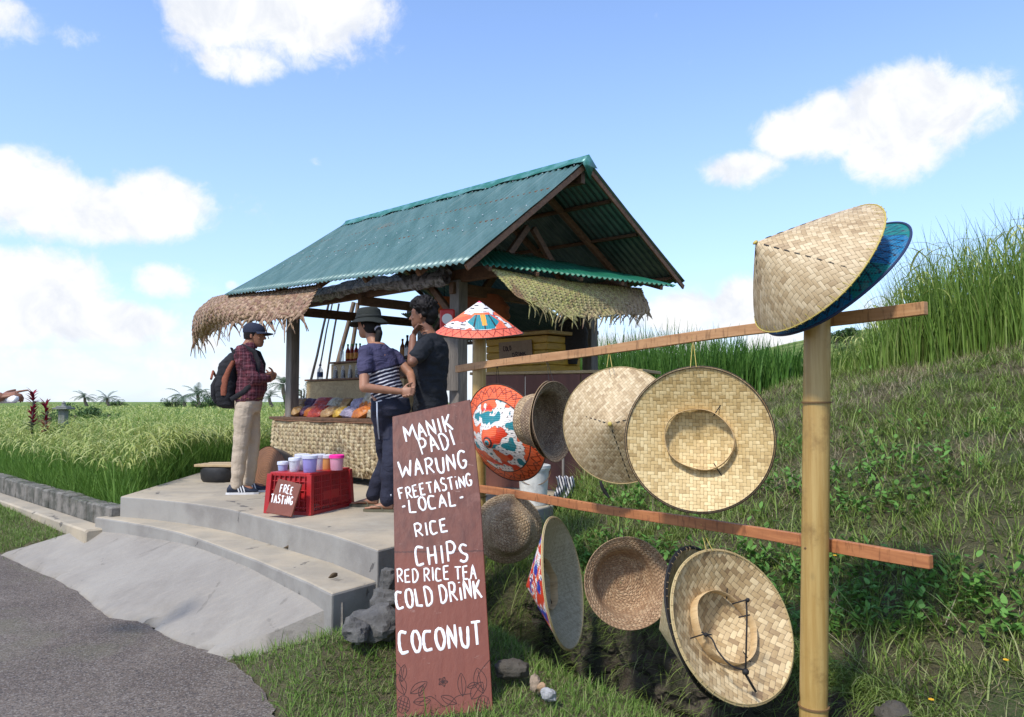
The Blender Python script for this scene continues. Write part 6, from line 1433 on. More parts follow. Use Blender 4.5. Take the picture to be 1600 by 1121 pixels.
mb = MB(); mb.box(c+UP*.51, (.12,.12,1.02), bev=.01); mb.build('pillar', sm_, e, smooth=False); mb = MB(); mb.box(c+UP*1.04, (.26,.26,.035), bev=.01); mb.box(c+UP*1.07, (.18,.18,.03), bev=.01); mb.lathe([(.04,1.08),(.03,1.12),(.035,1.14),(.001,1.17)], 10, Matrix.Translation(c)); mb.build('cap', sm_, e, smooth=False)
def palm(px, py_top, Y, label, fronds=18, fl=1.2, h=None):
    t_ = W(px, py_top, Y); g0 = 0.4; top = t_.z-.15*fl; e = empty('palm_tree', (t_.x, Y, g0)); tag(e, label, 'palm tree', 'palm trees beyond the rice field'); mb = MB(); pts = [Vector((t_.x+.15*math.sin(k), Y, g0+(top-g0)*k/5)) for k in range(6)]; mb.tube(pts, [.18-.015*k for k in range(6)], 8); mb.build('trunk', M['trunk'], e)
    V = []; Fc = []; mb = MB(); rs = random.Random(int(px))
    for k in range(fronds):
        a = k*2.399+rs.uniform(-.2,.2); el0 = rs.uniform(.1,1.25); p = Vector(pts[-1]); d_ = Vector((math.cos(a)*math.cos(el0), math.sin(a)*math.cos(el0), math.sin(el0))); L_ = fl*rs.uniform(.8,1.1); sg_ = 10
        for i in range(sg_):
            pn = p+d_*L_/sg_; side = d_.cross(UP).normalized(); w_ = L_*.22*math.sin(math.pi*(i+1.2)/(sg_+1.6)); dn = Vector((0,0,-.35*w_))
            for s_ in (-1, 1):
                for jj in (0, .5): q0 = p.lerp(pn, jj); o_ = len(mb.v); mb.v += [tuple(q0), tuple(q0.lerp(pn, .5)), tuple(q0+d_*w_*.6+side*s_*w_+dn)]; mb.f.append((o_, o_+1, o_+2)); mb.m.append(0)
            p = pn; d_ = (d_+Vector((0,0,-.16))).normalized()
    mb.build('crown', M['palmleaf'], e, smooth=False)
def tree(px, py_top, Y, w_, label, seed, h0=.4, trunk=True, name='tree', group='trees beyond the rice field'):
    t_ = W(px, py_top, Y); H = t_.z-h0; e = empty(name, (t_.x, Y, h0)); tag(e, label, 'tree', group)
    mb = MB(); mb.tube([(t_.x, Y, h0), (t_.x+.1, Y, h0+H*.5)], [.14,.08], 8)
    for k in range(4): mb.tube([(t_.x, Y, h0+H*.35), (t_.x+w_*.3*math.cos(k*1.6), Y+w_*.3*math.sin(k*1.6), h0+H*.75)], [.06,.03], 6)
    mb.build('trunk', M['trunk'], e); rs_ = np.random.default_rng(seed); nc = 9; cs = np.stack([rs_.uniform(-.38,.38,nc)*w_, rs_.uniform(-.3,.3,nc)*w_, rs_.uniform(.45,.85,nc)*H], 1); cr_ = rs_.uniform(.12,.24,nc)*min(w_, H*1.4)
    N = 2600; i = rs_.integers(0, nc, N); d_ = rs_.normal(0,1,(N,3)); d_ /= np.linalg.norm(d_, axis=1)[:,None]; P = cs[i]+d_*(cr_[i]*rs_.uniform(.55,1.08,N)**.5)[:,None]*np.array([1,1,.8]); P += np.array([t_.x, Y, h0]); P[:,2] = np.maximum(P[:,2], h0)
    g = Veg(); g.add(blades(P, rs_.uniform(.03,.06,N)*w_, rs_.uniform(.3,2.4,N), rs_.uniform(-.3,.6,N), rs_.uniform(0,6.28,N), rs_.uniform(.02,.035,N)*w_, 2, 'leaf'), 0); g.build('crown', [M['crown']], e)
palm(135,619,64,'left one of the pair of small palms far beyond the field'); palm(170,620,62,'right one of the pair of small palms far beyond the field'); palm(312,614,54,'palm rising over dark shrubs far behind the man\'s backpack', 16, 1.3); palm(424,618,55,'small palm on the horizon just left of the left stall post', 14, 1.1)
palm(446,597,44,'taller thin palm on the horizon beside the left stall post', 16, 1.2); palm(288,616,58,'low palm at the left of the dark shrubs behind the field', 14, 1.4)
for i, (px, py, Y, w_, lb) in enumerate(((272,620,56,1.6,'dark round shrub left of the palm behind the field'),(338,612,60,3.0,'pale green tree far behind the man\'s backpack'),(360,615,62,3.0,'grey green tree far off behind the man'),(184,622,64,1.4,'low dark tree right of the palm pair'),(473,590,30,1.1,'leafy green tree seen right behind the left stall post'),(455,610,32,1.0,'bushy small tree low behind the left stall post'),(318,623,50,2.0,'dark low shrub under the palm behind the field'))): tree(px, py, Y, w_, lb, i+3)
for i, (px, py, Y, w_, lb) in enumerate(((130,632,17,1.1,'green bush in the rice right of the stone shrine'),(86,632,15,.6,'small green bush between ti plants and stone shrine'),(152,633,18,1.0,'low brownish bush right of the green bush in the rice'))): tree(px, py, Y, w_, lb, i+23, name='bush', group='bushes by the stone shrine')
for i, (px, py, Y, w_, lb) in enumerate(((1306,516,52,3.2,'dark small tree on top of the terraced hill right of the pole'),(1322,512,54,2.6,'small round tree at the right end of the hill crest'),(1238,548,60,3.0,'grey green tree on the terraces left of the pole'))): tree(px, py, Y, w_, lb, i+43, h0=5.2 if i < 2 else 3.6, group='trees on the terraced hill')
# ------------------------------------------------------------------ people
def finger_chain(mb, base, d, n, L, r, curl, spread=None):
    """three phalanges bending towards n"""
    p = Vector(base); ax = d.cross(n).normalized(); dd = Vector(d); rr_ = r
    for k, (f, c) in enumerate(((.45, curl*.8), (.30, curl), (.25, curl*.8))):
        dd = (Matrix.Rotation(c, 3, ax) @ dd).normalized(); q = p+dd*L*f; mb.cap2(p, q, rr_, rr_*.9, 8); p = q; rr_ *= .9
def hand(mb, wrist, d, n, side, s=1.0, curl=.35, curls=None, thumb=.5, fscale=1.0):
    """d finger direction, n palm normal (palm faces n), side = direction of the thumb"""
    d, n = Vector(d).normalized(), Vector(n).normalized(); n = (n-d*n.dot(d)).normalized(); t = d.cross(n).normalized(); t = t if t.dot(Vector(side)) > 0 else -t; w_ = Vector(wrist)
    mb.loft([(w_-d*.015*s, t*.024*s, n*.018*s), (w_+d*.02*s, t*.034*s, n*.017*s), (w_+d*.06*s, t*.042*s, n*.015*s), (w_+d*.092*s, t*.040*s, n*.011*s)], 16)
    mb.cap2(w_+d*.02*s+t*.02*s, w_+d*.05*s+t*.034*s+n*.006*s, .014*s, .012*s, 8)
    for k, (o_, L_, r_) in enumerate(((.030,.072,.0088),(.010,.080,.0092),(-.011,.074,.0088),(-.030,.058,.0078))):
        c = (curls[k] if curls else curl+.05*k); finger_chain(mb, w_+d*.088*s+t*o_*s, (d+t*(.05-.045*k)).normalized(), n, L_*s*fscale, r_*s, c)
    td_ = (d*.55+t*.75+n*thumb).normalized(); p = w_+d*.03*s+t*.034*s; q = p+td_*.035*s; mb.cap2(p, q, .012*s, .0105*s, 8); td2 = (td_+d*.5+n*.25).normalized(); q2 = q+td2*.028*s; mb.cap2(q, q2, .0105*s, .0095*s, 8); mb.cap2(q2, q2+(td2+d*.2).normalized()*.022*s, .0095*s, .008*s, 8)
def head(mb, c, f, up, s=1.0, female=False):
    """c head centre, f facing, up; s scale (1 = 23 cm head)"""
    f, up = Vector(f).normalized(), Vector(up).normalized(); f = (f-up*f.dot(up)).normalized(); r_ = f.cross(up).normalized(); B = Matrix((f, r_, up)).transposed()
    def P(x, y, z): return c+B @ Vector((x*s, y*s, z*s))
    rings = []
    for z, xc, dx, wy in ((-.112,.055,.020,.022),(-.100,.048,.042,.038),(-.080,.035,.060,.052),(-.055,.022,.074,.061),(-.025,.008,.088,.068),(.010,.0,.098,.074),(.045,-.004,.099,.077),(.075,-.008,.090,.070),(.100,-.012,.068,.052),(.115,-.015,.030,.024)):
        rings.append((P(xc, 0, z), B @ Vector((dx*s, 0, 0)), B @ Vector((0, wy*s, 0)), .92))
    mb.loft(rings, 24)
    mb.cap2(P(.092,0,.012), P(.112,0,-.022), .008*s, .013*s, 10); mb.ball(P(.100,.010,-.026), .008*s, seg=8, rings=6); mb.ball(P(.100,-.010,-.026), .008*s, seg=8, rings=6)
    for y in (-1, 1):
        mb.ball(P(.080, y*.030, .030), (.014*s,.022*s,.006*s), B, 10, 6); mb.ball(P(.066, y*.042, -.022), (.018*s,.018*s,.018*s), B, 8, 6)
        mb.ball(P(-.008, y*.077, -.004), (.014*s,.007*s,.028*s), B, 10, 8); mb.ball(P(-.004, y*.080, -.024), (.008*s,.006*s,.012*s), B, 8, 6)
    mb.ball(P(.092,0,-.055), (.010*s,.024*s,.007*s), B, 10, 6); mb.ball(P(.088,0,-.068), (.010*s,.020*s,.007*s), B, 10, 6); mb.ball(P(.070,0,-.095), (.020*s,.024*s,.016*s), B, 10, 6)
    return P, B
def face_parts(root, P, B, s=1.0, m_brow=None):
    ew, ep = mat('eye_white', (.70,.66,.60), rough=.25), mat('eye_dark', (.02,.012,.01), rough=.2)
    for y in (-1, 1):
        mb = MB(); mb.ball(P(.076, y*.031, .012), .0125*s, seg=12, rings=8); e = mb.build('eye', ew, root); mb = MB(); mb.ball(P(.0845, y*.031, .012), .0065*s, seg=10, rings=6); mb.build('iris', ep, e)
        mb = MB(); mb.tube([P(.092, y*.014, .034), P(.092, y*.032, .040), P(.078, y*.050, .034)], [.0035*s,.004*s,.002*s], 6); mb.build('eyebrow', m_brow or M['hairm'], root)
    mb = MB(); mb.tube([P(.098,-.018,-.062), P(.103,0,-.0615), P(.098,.018,-.062)], [.0015*s,.002*s,.0015*s], 6); mb.build('mouth', mat('lip_dark', (.16,.05,.04), rough=.5), root)
M['hairm'] = mat('black_hair', lambda nt: dict(color=nt.mix(nt.noise(nt.mapping(nt.coord(), scale=(1,1,.25)), 120, 3), (.006,.005,.005), (.016,.013,.012)), rough=.6, spec=.2, bump=(nt.noise(nt.mapping(nt.coord(), scale=(1,1,.25)), 140, 3), .6, .005)))
M['skinm'] = mat('skin_brown', skin((.30,.135,.075))); M['skinf'] = mat('skin_light_brown', skin((.38,.185,.11))); M['skind'] = mat('skin_dark_brown', skin((.21,.095,.055)))
class Fig:
    def __init__(s, org, face_deg, hgt):
        s.o = Vector(org); a = R(face_deg); s.f = Vector((math.cos(a), math.sin(a), 0)); s.l = Vector((-math.sin(a), math.cos(a), 0)); s.h = hgt
    def P(s, f, l, z): return s.o+s.f*f+s.l*l+UP*z
    def D(s, f, l, z): return s.f*f+s.l*l+UP*z
def folds(a, sc, seed):
    def wv(co, nn): return nn*(a*(mnz.noise(Vector((co.x*sc+seed, co.y*sc, co.z*sc*1.7)))+.5*mnz.noise(Vector((co.x*sc*2.3, co.y*sc*2.3+seed, co.z*sc*3.6)))))
    return wv
def torso(mb, F, secs, tw=0):
    mb.loft([(F.P(f, l, z), F.l*wd, F.f*dp, .86) for (z, f, l, wd, dp) in secs], 28)
def limb(mb, pts, rs):
    for a, b, ra, rb in zip(pts, pts[1:], rs, rs[1:]): mb.cap2(a, b, ra, rb, 14)

# ---- man with plaid shirt, cap and rucksack
F = Fig(G(385,771,PLAT_Z), 8, 1.70); m1 = empty('person', F.o); tag(m1, 'man in dark red plaid shirt, beige trousers and cap with arms crossed, wearing a rucksack', 'person')
mb = MB(); HC = F.P(.045,0,1.555); P1, B1_ = head(mb, HC, F.D(1,-.12,-.05), F.D(.04,0,1), .98)
limb(mb, [F.P(-.035,0,1.40), F.P(.015,0,1.50)], [.066,.058]); torso(mb, F, [(.84,-.01,0,.15,.10),(.95,0,0,.165,.115),(1.1,.02,0,.15,.115),(1.28,-.01,0,.17,.12),(1.38,-.03,0,.16,.09),(1.43,-.04,0,.08,.06)])
hipL, hipR = F.P(.0,.09,.90), F.P(-.01,-.09,.90); kL, kR = F.P(.03,.11,.50), F.P(-.045,-.09,.50); aL, aR = F.P(-.01,.12,.09), F.P(-.08,-.07,.09)
for h_, k_2, a_ in ((hipL,kL,aL),(hipR,kR,aR)): limb(mb, [h_, k_2, a_], [.085,.055,.038]); limb(mb, [a_-UP*.03, a_-UP*.045+F.f*.13], [.04,.03])
shL, shR = F.P(-.04,.185,1.385), F.P(-.04,-.185,1.385); elL, elR = F.P(.09,.205,1.13), F.P(.10,-.21,1.12); wrL, wrR = F.P(.235,-.06,1.175), F.P(.215,.03,1.20)
wrR = F.P(.215,-.03,1.125); wrL = F.P(.240,.02,1.17)
limb(mb, [shL, elL, wrL], [.05,.042,.028]); limb(mb, [shR, elR, wrR], [.05,.042,.028])
hand(mb, wrR, F.D(-.2,.95,.12), F.D(-1,-.2,0), F.D(0,0,1), 1.0, .5); hand(mb, wrL, F.D(-.15,-.95,-.22), F.D(-1,.1,-.1), F.D(0,0,1), 1.0, .5, thumb=0)
fused('body', mb, .0055, M['skinm'], m1, 2); face_parts(m1, P1, B1_, .98)
def m_plaid(nt):
    x, y, z = nt.sep(nt.coord()); t = (x*.8+y*.6); a = (z*(1/.030)).fract(); b = (t*(1/.034)).fract(); la_ = nt.ms((a-.5).abs(), .10, .05); lb2 = nt.ms((b-.5).abs(), .09, .04)
    a2 = (z*(1/.060)).fract().lt(.5); col = nt.mix(a2*.5, (.095,.014,.024), (.04,.010,.018)); col = nt.mix(((t*(1/.068)).fract().lt(.5))*.45, col, (.030,.010,.020)); col = nt.mix(la_*.45, col, (.24,.10,.12)); col = nt.mix(lb2*.45, col, (.28,.13,.15))
    n2 = nt.noise(nt.mapping(nt.coord(), scale=(1,1,1.6)), 8, 4, .6, dist=.6); return dict(color=col, rough=.85, bump=(n2, .9, .03))
mb = MB(); torso(mb, F, [(.90,.0,0,.178,.130),(.93,.005,0,.182,.135),(1.04,.03,0,.178,.142),(1.15,.025,0,.176,.135),(1.28,-.005,0,.186,.128),(1.37,-.03,0,.185,.105),(1.42,-.035,0,.13,.075),(1.455,-.02,0,.072,.066)])
limb(mb, [shL-F.l*.01, elL, elL.lerp(wrL,.80)], [.066,.056,.044]); limb(mb, [shR+F.l*.01, elR, elR.lerp(wrR,.78)], [.066,.056,.044])
fused('shirt', mb, .008, mat('shirt_plaid', m_plaid), m1, 3, folds(.012, 9, 3))
mb = MB(); mb.loft([(F.P(.0,0,1.43), F.l*.072, F.f*.075), (F.P(.012,0,1.475), F.l*.068, F.f*.070), (F.P(.014,0,1.485), F.l*.060, F.f*.062)], 20); mb.build('collar', mat('shirt_plaid', None), m1)
bei = mat('trousers_beige', fabric((.50,.41,.31), (.42,.34,.25), 90)); mb = MB(); torso(mb, F, [(.80,-.005,0,.15,.115),(.88,0,0,.172,.128),(.94,0,0,.172,.130),(.965,.005,0,.170,.130)])
limb(mb, [F.P(.0,.088,.86), kL, aL+UP*.0], [.100,.076,.060]); limb(mb, [F.P(-.01,-.088,.86), kR, aR+UP*.0], [.100,.076,.060]); fused('trousers', mb, .008, bei, m1, 3, folds(.009, 6, 9))
mb = MB(); mb.loft([(F.P(.0,0,.925), F.l*.180, F.f*.139, .86), (F.P(.0,0,.96), F.l*.178, F.f*.137, .86)], 30); mb.build('belt', M['node'], m1)
shoe = mat('shoe_navy', (.012,.018,.035), rough=.55); 
for a_ in (aL, aR):
    b_ = Vector((a_.x, a_.y, PLAT_Z)); mb = MB(); mb.loft([(b_-F.f*.085+UP*.035, F.l*.028, UP*.030), (b_-F.f*.065+UP*.05, F.l*.040, UP*.045), (b_-F.f*.0+UP*.060, F.l*.042, UP*.052), (b_+F.f*.06+UP*.048, F.l*.045, UP*.040), (b_+F.f*.13+UP*.034, F.l*.047, UP*.028), (b_+F.f*.185+UP*.028, F.l*.036, UP*.022), (b_+F.f*.205+UP*.026, F.l*.016, UP*.012)], 16)
    e = mb.build('shoe', shoe, m1); mb = MB(); sl = [(-.095,.024),(-.06,.042),(.02,.043),(.10,.050),(.17,.042),(.212,.016)]
    pl = [b_+F.f*x+F.l*w_ for x, w_ in sl]+[b_+F.f*x-F.l*w_ for x, w_ in reversed(sl)]; mb.prism([(p.x, p.y) for p in pl], PLAT_Z, PLAT_Z+.02); mb.build('sole', mat('sole_white', (.62,.62,.62)), e, smooth=False)
    for k in range(3): mb = MB(); c = b_+F.f*(.035+.026*k); mb.tube([c-F.l*.047+UP*.022, c-F.f*.010-F.l*.046+UP*.055, c-F.f*.024-F.l*.034+UP*.085], .006, 6, flat=(F.l, .4)); mb.build('stripe', mat('sole_white', None), e)
capm = mat('cap_navy', fabric((.016,.022,.045), None, 120, False)); mb = MB()
mb.loft([(P1(-.005,0,.030), B1_ @ Vector((.108,0,0)), B1_ @ Vector((0,.086,0))), (P1(-.005,0,.06), B1_ @ Vector((.110,0,0)), B1_ @ Vector((0,.088,0))), (P1(-.010,0,.095), B1_ @ Vector((.100,0,0)), B1_ @ Vector((0,.080,0))), (P1(-.014,0,.122), B1_ @ Vector((.070,0,0)), B1_ @ Vector((0,.056,0))), (P1(-.015,0,.134), B1_ @ Vector((.02,0,0)), B1_ @ Vector((0,.018,0)))], 26); cp_ = mb.build('cap', capm, m1)
mb = MB(); n = 14; vs = []
for i in range(n+1):
    a = -1.15+2.3*i/n
    for r_ in (.098,.150,.185): rr_ = r_ if r_ < .1 else r_*(.72+.28*math.cos(a*.9)); vs.append(P1(rr_*math.cos(a)*1.02, rr_*math.sin(a)*.86, .042-.012*(r_-.098)/.087-.02*abs(math.sin(a))**2*(r_ > .1)))
mb.add(vs, [(i*3+j, i*3+j+1, i*3+j+4, i*3+j+3) for i in range(n) for j in range(2)]); mb.build('visor', capm, cp_, angle=180, solid=.005)
mb = MB(); mb.tube([P1(-.115*math.cos(a)*.99, -.092*math.sin(a), .050) for a in np.linspace(.2, 2.4, 10)], .008, 6, flat=(UP, 1.2)); mb.build('cap_band', mat('cap_white', (.55,.57,.6)), cp_)
mb = MB(); mb.loft([(P1(-.03,0,-.035), B1_ @ Vector((.070,0,0)), B1_ @ Vector((0,.070,0))), (P1(-.02,0,.0), B1_ @ Vector((.085,0,0)), B1_ @ Vector((0,.080,0))), (P1(-.012,0,.04), B1_ @ Vector((.095,0,0)), B1_ @ Vector((0,.084,0)))], 22); mb.build('hair', M['hairm'], m1)
# rucksack
rs_ = empty('rucksack', F.P(-.25,0,1.0)); tag(rs_, 'black rucksack with rusty orange side panels on the back of the plaid shirt man', 'rucksack'); blk = mat('bag_black', fabric((.008,.008,.010), (.016,.016,.02), 80)); orr = mat('bag_orange', fabric((.30,.095,.05), (.18,.055,.03), 80))
mb = MB(); secs = [(.835,-.19,.10,.05),(.86,-.195,.14,.085),(.96,-.21,.155,.105),(1.08,-.21,.155,.108),(1.20,-.195,.145,.098),(1.30,-.175,.125,.085),(1.37,-.145,.08,.045),(1.385,-.135,.03,.02)]
mb.loft([(F.P(f, 0, z), F.l*wd, F.f*dp, .72) for z, f, wd, dp in secs], 30); bd = fused('bag_body', mb, .008, blk, rs_, 3, folds(.012, 9, 30))
for sd_ in (-1, 1):
    mb = MB(); mb.loft([(F.P(-.20+.02*k-.03*math.sin(k*.8), sd_*(.145-.006*k), .96+.085*k), F.l*(.026), F.f*(.036-.006*abs(k-1.5)), .8) for k in range(5)], 16); mb.build('side_panel', orr, rs_)
    mb = MB(); mb.tube([F.P(-.13,sd_*.10,1.38), F.P(-.04,sd_*.115,1.445), F.P(.07,sd_*.12,1.39), F.P(.115,sd_*.13,1.28), F.P(.10,sd_*.165,1.14), F.P(.0,sd_*.185,1.00), F.P(-.13,sd_*.16,.92)], .024, 8, flat=(F.l, .3)); mb.build('shoulder_strap', blk, rs_)
mb = MB(); mb.loft([(F.P(-.285,0,.88), F.l*.10, F.f*.02, .8), (F.P(-.305,0,.95), F.l*.12, F.f*.04, .8), (F.P(-.305,0,1.06), F.l*.12, F.f*.045, .8), (F.P(-.285,0,1.13), F.l*.11, F.f*.03, .8)], 20); mb.build('front_pocket', blk, rs_)
mb = MB(); mb.tube([F.P(-.33,-.11,1.12), F.P(-.34,0,1.20), F.P(-.33,.13,1.12)], .012, 6); mb.build('trim', orr, rs_)
mb = MB(); mb.tube([F.P(-.15,.03,1.38), F.P(-.17,.03,1.43), F.P(-.17,-.03,1.43), F.P(-.15,-.03,1.38)], .008, 6); mb.build('grab_loop', blk, rs_)

# ---- woman, back to us, striped shirt, bucket hat
F = Fig(G(598,797,PLAT_Z), 146, 1.66); w1 = empty('person', F.o); tag(w1, 'woman in purple and striped T-shirt and bucket hat, hands clasped behind her back', 'person')
def FX(px, py, dY=0): return W(px, py, F.o.y+dY)
mb = MB(); HC = FX(576,508,.07); P2, B2_ = head(mb, HC, F.D(1,.15,-.10), F.D(.06,0,1), .96, True)
neck = FX(588,536,.0); limb(mb, [neck-UP*.06, HC+UP*-.06-F.f*.02], [.055,.050])
def T(px, py, dY=0.0): q_ = FX(px, py, dY); return q_
def sect(z, px, wd, dp): # torso section centre from the column px at height z
    k = (px-800)/F_PX; y = F.o.y; return (Vector((k*y, y, PLAT_Z+z)), F.l*wd, F.f*dp, .88)
ts = [(.82,612,.165,.125),(.92,609,.168,.120),(1.02,604,.140,.102),(1.12,599,.140,.105),(1.22,595,.158,.108),(1.30,592,.165,.095),(1.36,590,.12,.07),(1.40,588,.06,.055)]
mb.loft([sect(*q_) for q_ in ts], 28)
shL, shR = T(570,552,-.07), T(622,552,.10)
lat = F.l
shL = sect(1.30,592,0,0)[0]+lat*.165; shR = sect(1.30,592,0,0)[0]-lat*.165
cen = sect(1.30,592,0,0)[0]
A_ = cen+lat*.17; B_ = cen-lat*.17   # A_ is her left
elA = W(569,606,A_.y-.10); elB = W(642,585,B_.y-.06); hb = W(640,612,F.o.y-.20); wrA = W(626,612,F.o.y-.17); wrB = W(645,603,F.o.y-.12)
limb(mb, [A_, elA, wrA], [.047,.040,.026]); limb(mb, [B_, elB, wrB], [.047,.040,.026])
hand(mb, wrA, (W(646,612,F.o.y-.18)-wrA), Vector((.2,.9,-.2)), UP, .92, .75, thumb=.2); hand(mb, wrB, (W(636,632,F.o.y-.19)-wrB), Vector((-.6,-.9,.1)), Vector((-1,0,.2)), .92, .55, thumb=.1)
hips = sect(.88,610,0,0)[0]; aA = G(583,792,PLAT_Z)+UP*.075; aB = G(606,800,PLAT_Z)+UP*.075; kA = W(606,720,aA.y-.02); kB = W(612,722,aB.y)
hA, hB = hips+lat*.085, hips-lat*.085
ft = Vector((-.97,.16,0)).normalized(); fl_ = Vector((-ft.y, ft.x, 0))
for h_, k_2, a_ in ((hA,kA,aA),(hB,kB,aB)):
    limb(mb, [h_, k_2, a_], [.085,.055,.035]); g0 = Vector((a_.x, a_.y, PLAT_Z+.022))
    mb.loft([(g0-ft*.045+UP*.022, fl_*.024, UP*.024), (g0-ft*.02+UP*.030, fl_*.030, UP*.034), (g0+ft*.05+UP*.026, fl_*.034, UP*.028), (g0+ft*.12+UP*.016, fl_*.042, UP*.015), (g0+ft*.150+UP*.012, fl_*.040, UP*.011)], 16)
    for k in range(5): p = g0+ft*.145+fl_*(.032-.016*k)+UP*.010; mb.cap2(p, p+ft*(.036-.005*k)-UP*.002, .010 if k == 0 else .007, .009 if k == 0 else .006, 8)
fused('body', mb, .0055, M['skinf'], w1, 2); face_parts(w1, P2, B2_, .96)
def m_stripe(nt):
    x, y, z = nt.sep(nt.coord()); n = nt.noise(nt.coord(), 5, 3); slant = z-x*.34+(n-.5)*.035; st = (slant*(1/.0305)).fract(); b = nt.ms(st, .60, .66)*nt.ms(st, .99, .96); msk = slant.lt(1.175)
    col = nt.mix(msk, (.050,.046,.098), nt.mix(b, (.012,.013,.035), (.62,.62,.66))); n2 = nt.noise(nt.mapping(nt.coord(), scale=(1,1,1.6)), 9, 4, .6, dist=.8); return dict(color=col, rough=.85, bump=(n2, .9, .03))
mb = MB(); ts2 = [(.875,611,.172,.135),(.90,610,.172,.135),(1.02,604,.150,.115),(1.12,599,.148,.115),(1.22,595,.160,.116),(1.30,592,.162,.104),(1.35,590,.135,.085),(1.385,588.5,.080,.070)]
mb.loft([sect(*q_) for q_ in ts2], 30); limb(mb, [A_-lat*.015, A_.lerp(elA,.50)], [.066,.060]); limb(mb, [B_+lat*.015, B_.lerp(elB,.42)], [.066,.058])
fused('t_shirt', mb, .0075, mat('shirt_striped', m_stripe), w1, 3, folds(.010, 9, 14))
nav = mat('trousers_navy', fabric((.012,.014,.028), (.022,.024,.045), 90)); mb = MB(); mb.loft([sect(*q_) for q_ in ((.78,611,.150,.125),(.84,612,.178,.142),(.93,609,.172,.135))], 28)
limb(mb, [hA-UP*.02, kA, aA+UP*.03], [.106,.084,.066]); limb(mb, [hB-UP*.02, kB, aB+UP*.03], [.106,.084,.066]); fused('trousers', mb, .008, nav, w1, 3, folds(.009, 6, 19))
mb = MB(); sid = [hA+lat*.105-F.f*.03+UP*.06, hA.lerp(kA,.5)+lat*.100-F.f*.02, kA+lat*.082-F.f*.02, kA.lerp(aA,.6)+lat*.074-F.f*.02, aA+lat*.066-F.f*.01+UP*.0]; mb.tube([Vector(p) for p in smooth_path([W(589,628,hA.y-.14), W(590,660,hA.y-.15), W(595,700,kA.y-.10), W(606,740,kA.y-.10), W(611,775,aB.y-.07)], 6)], .006, 6); mb.build('side_piping', mat('piping_pale', (.45,.48,.55)), w1)
sole = mat('flip_flop', (.12,.11,.07), rough=.7)
for a_ in (aA, aB):
    g0 = Vector((a_.x, a_.y, 0)); sl = [(-.075,.022),(-.05,.034),(.03,.034),(.11,.046),(.17,.042),(.205,.020)]; pl = [g0+ft*x+fl_*w_ for x, w_ in sl]+[g0+ft*x-fl_*w_ for x, w_ in reversed(sl)]; mb = MB(); mb.prism([(p.x, p.y) for p in pl], PLAT_Z+.001, PLAT_Z+.022); e = mb.build('flip_flop', sole, w1, smooth=False)
    for s_ in (-1, 1): mb = MB(); g1 = g0+UP*(PLAT_Z); mb.tube([g1+ft*.14+fl_*.012+UP*.024, g1+ft*.115+fl_*(.012+s_*.02)+UP*.052, g1+ft*.05+fl_*s_*.034+UP*.045, g1+ft*.03+fl_*s_*.038+UP*.020], .004, 6); mb.build('strap', sole, e)
ht = mat('hat_dark_olive', fabric((.018,.022,.017), (.012,.015,.012), 100)); bh_ = MB(); HV = lambda x, y, z: P2(x, y, z); nseg = 40
prof = [(.165,.000),(.150,.012),(.125,.030),(.108,.048),(.104,.060),(.102,.100),(.096,.128),(.075,.143),(.03,.150),(.001,.151)]; vs = []
for r_, z in prof:
    for k in range(nseg): a = 2*math.pi*k/nseg; br = 1 if r_ < .11 else 0; vs.append(P2(-.005+r_*math.cos(a)*1.08, r_*math.sin(a), z+.005-(0 if br else (.14*(r_-.10))*math.sin(a*2+1.0))+.004*math.sin(a*5)*(r_ > .11)))
bh_.add(vs, [(i*nseg+k, i*nseg+(k+1) % nseg, (i+1)*nseg+(k+1) % nseg, (i+1)*nseg+k) for i in range(len(prof)-1) for k in range(nseg)]); bh_ = bh_.build('bucket_hat', ht, w1, angle=180, solid=.004)
mb = MB(); mb.tube([P2(-.005+.1075*1.07*math.cos(a), .1075*math.sin(a), .066) for a in np.linspace(0, 2*math.pi, 40, endpoint=False)], .008, 6, closed=True, flat=(UP, 1.6)); mb.build('hat_band', mat('hat_band_dark', (.015,.018,.014)), bh_)
mb = MB(); mb.loft([(P2(-.045,0,-.085), B2_ @ Vector((.045,0,0)), B2_ @ Vector((0,.058,0))), (P2(-.035,0,-.045), B2_ @ Vector((.068,0,0)), B2_ @ Vector((0,.075,0))), (P2(-.022,0,.0), B2_ @ Vector((.086,0,0)), B2_ @ Vector((0,.083,0))), (P2(-.015,0,.04), B2_ @ Vector((.092,0,0)), B2_ @ Vector((0,.082,0)))], 24)
pt_ = [P2(-.085,-.02,-.040), P2(-.120,-.03,-.050), P2(-.135,-.035,-.09), P2(-.125,-.04,-.14), P2(-.115,-.045,-.19), P2(-.105,-.05,-.235)]; limb(mb, pt_, [.022,.028,.030,.028,.022,.008]); fused('hair', mb, .006, M['hairm'], w1, 2)
mb = MB(); rc = pt_[1]; mb.lathe([(.022,-.006),(.029,-.008),(.031,0),(.029,.008),(.022,.006)], 14, Matrix.Translation(rc) @ frame(pt_[2]-pt_[0]).to_4x4()); mb.build('hair_tie', mat('scrunchie', (.45,.42,.45)), w1)

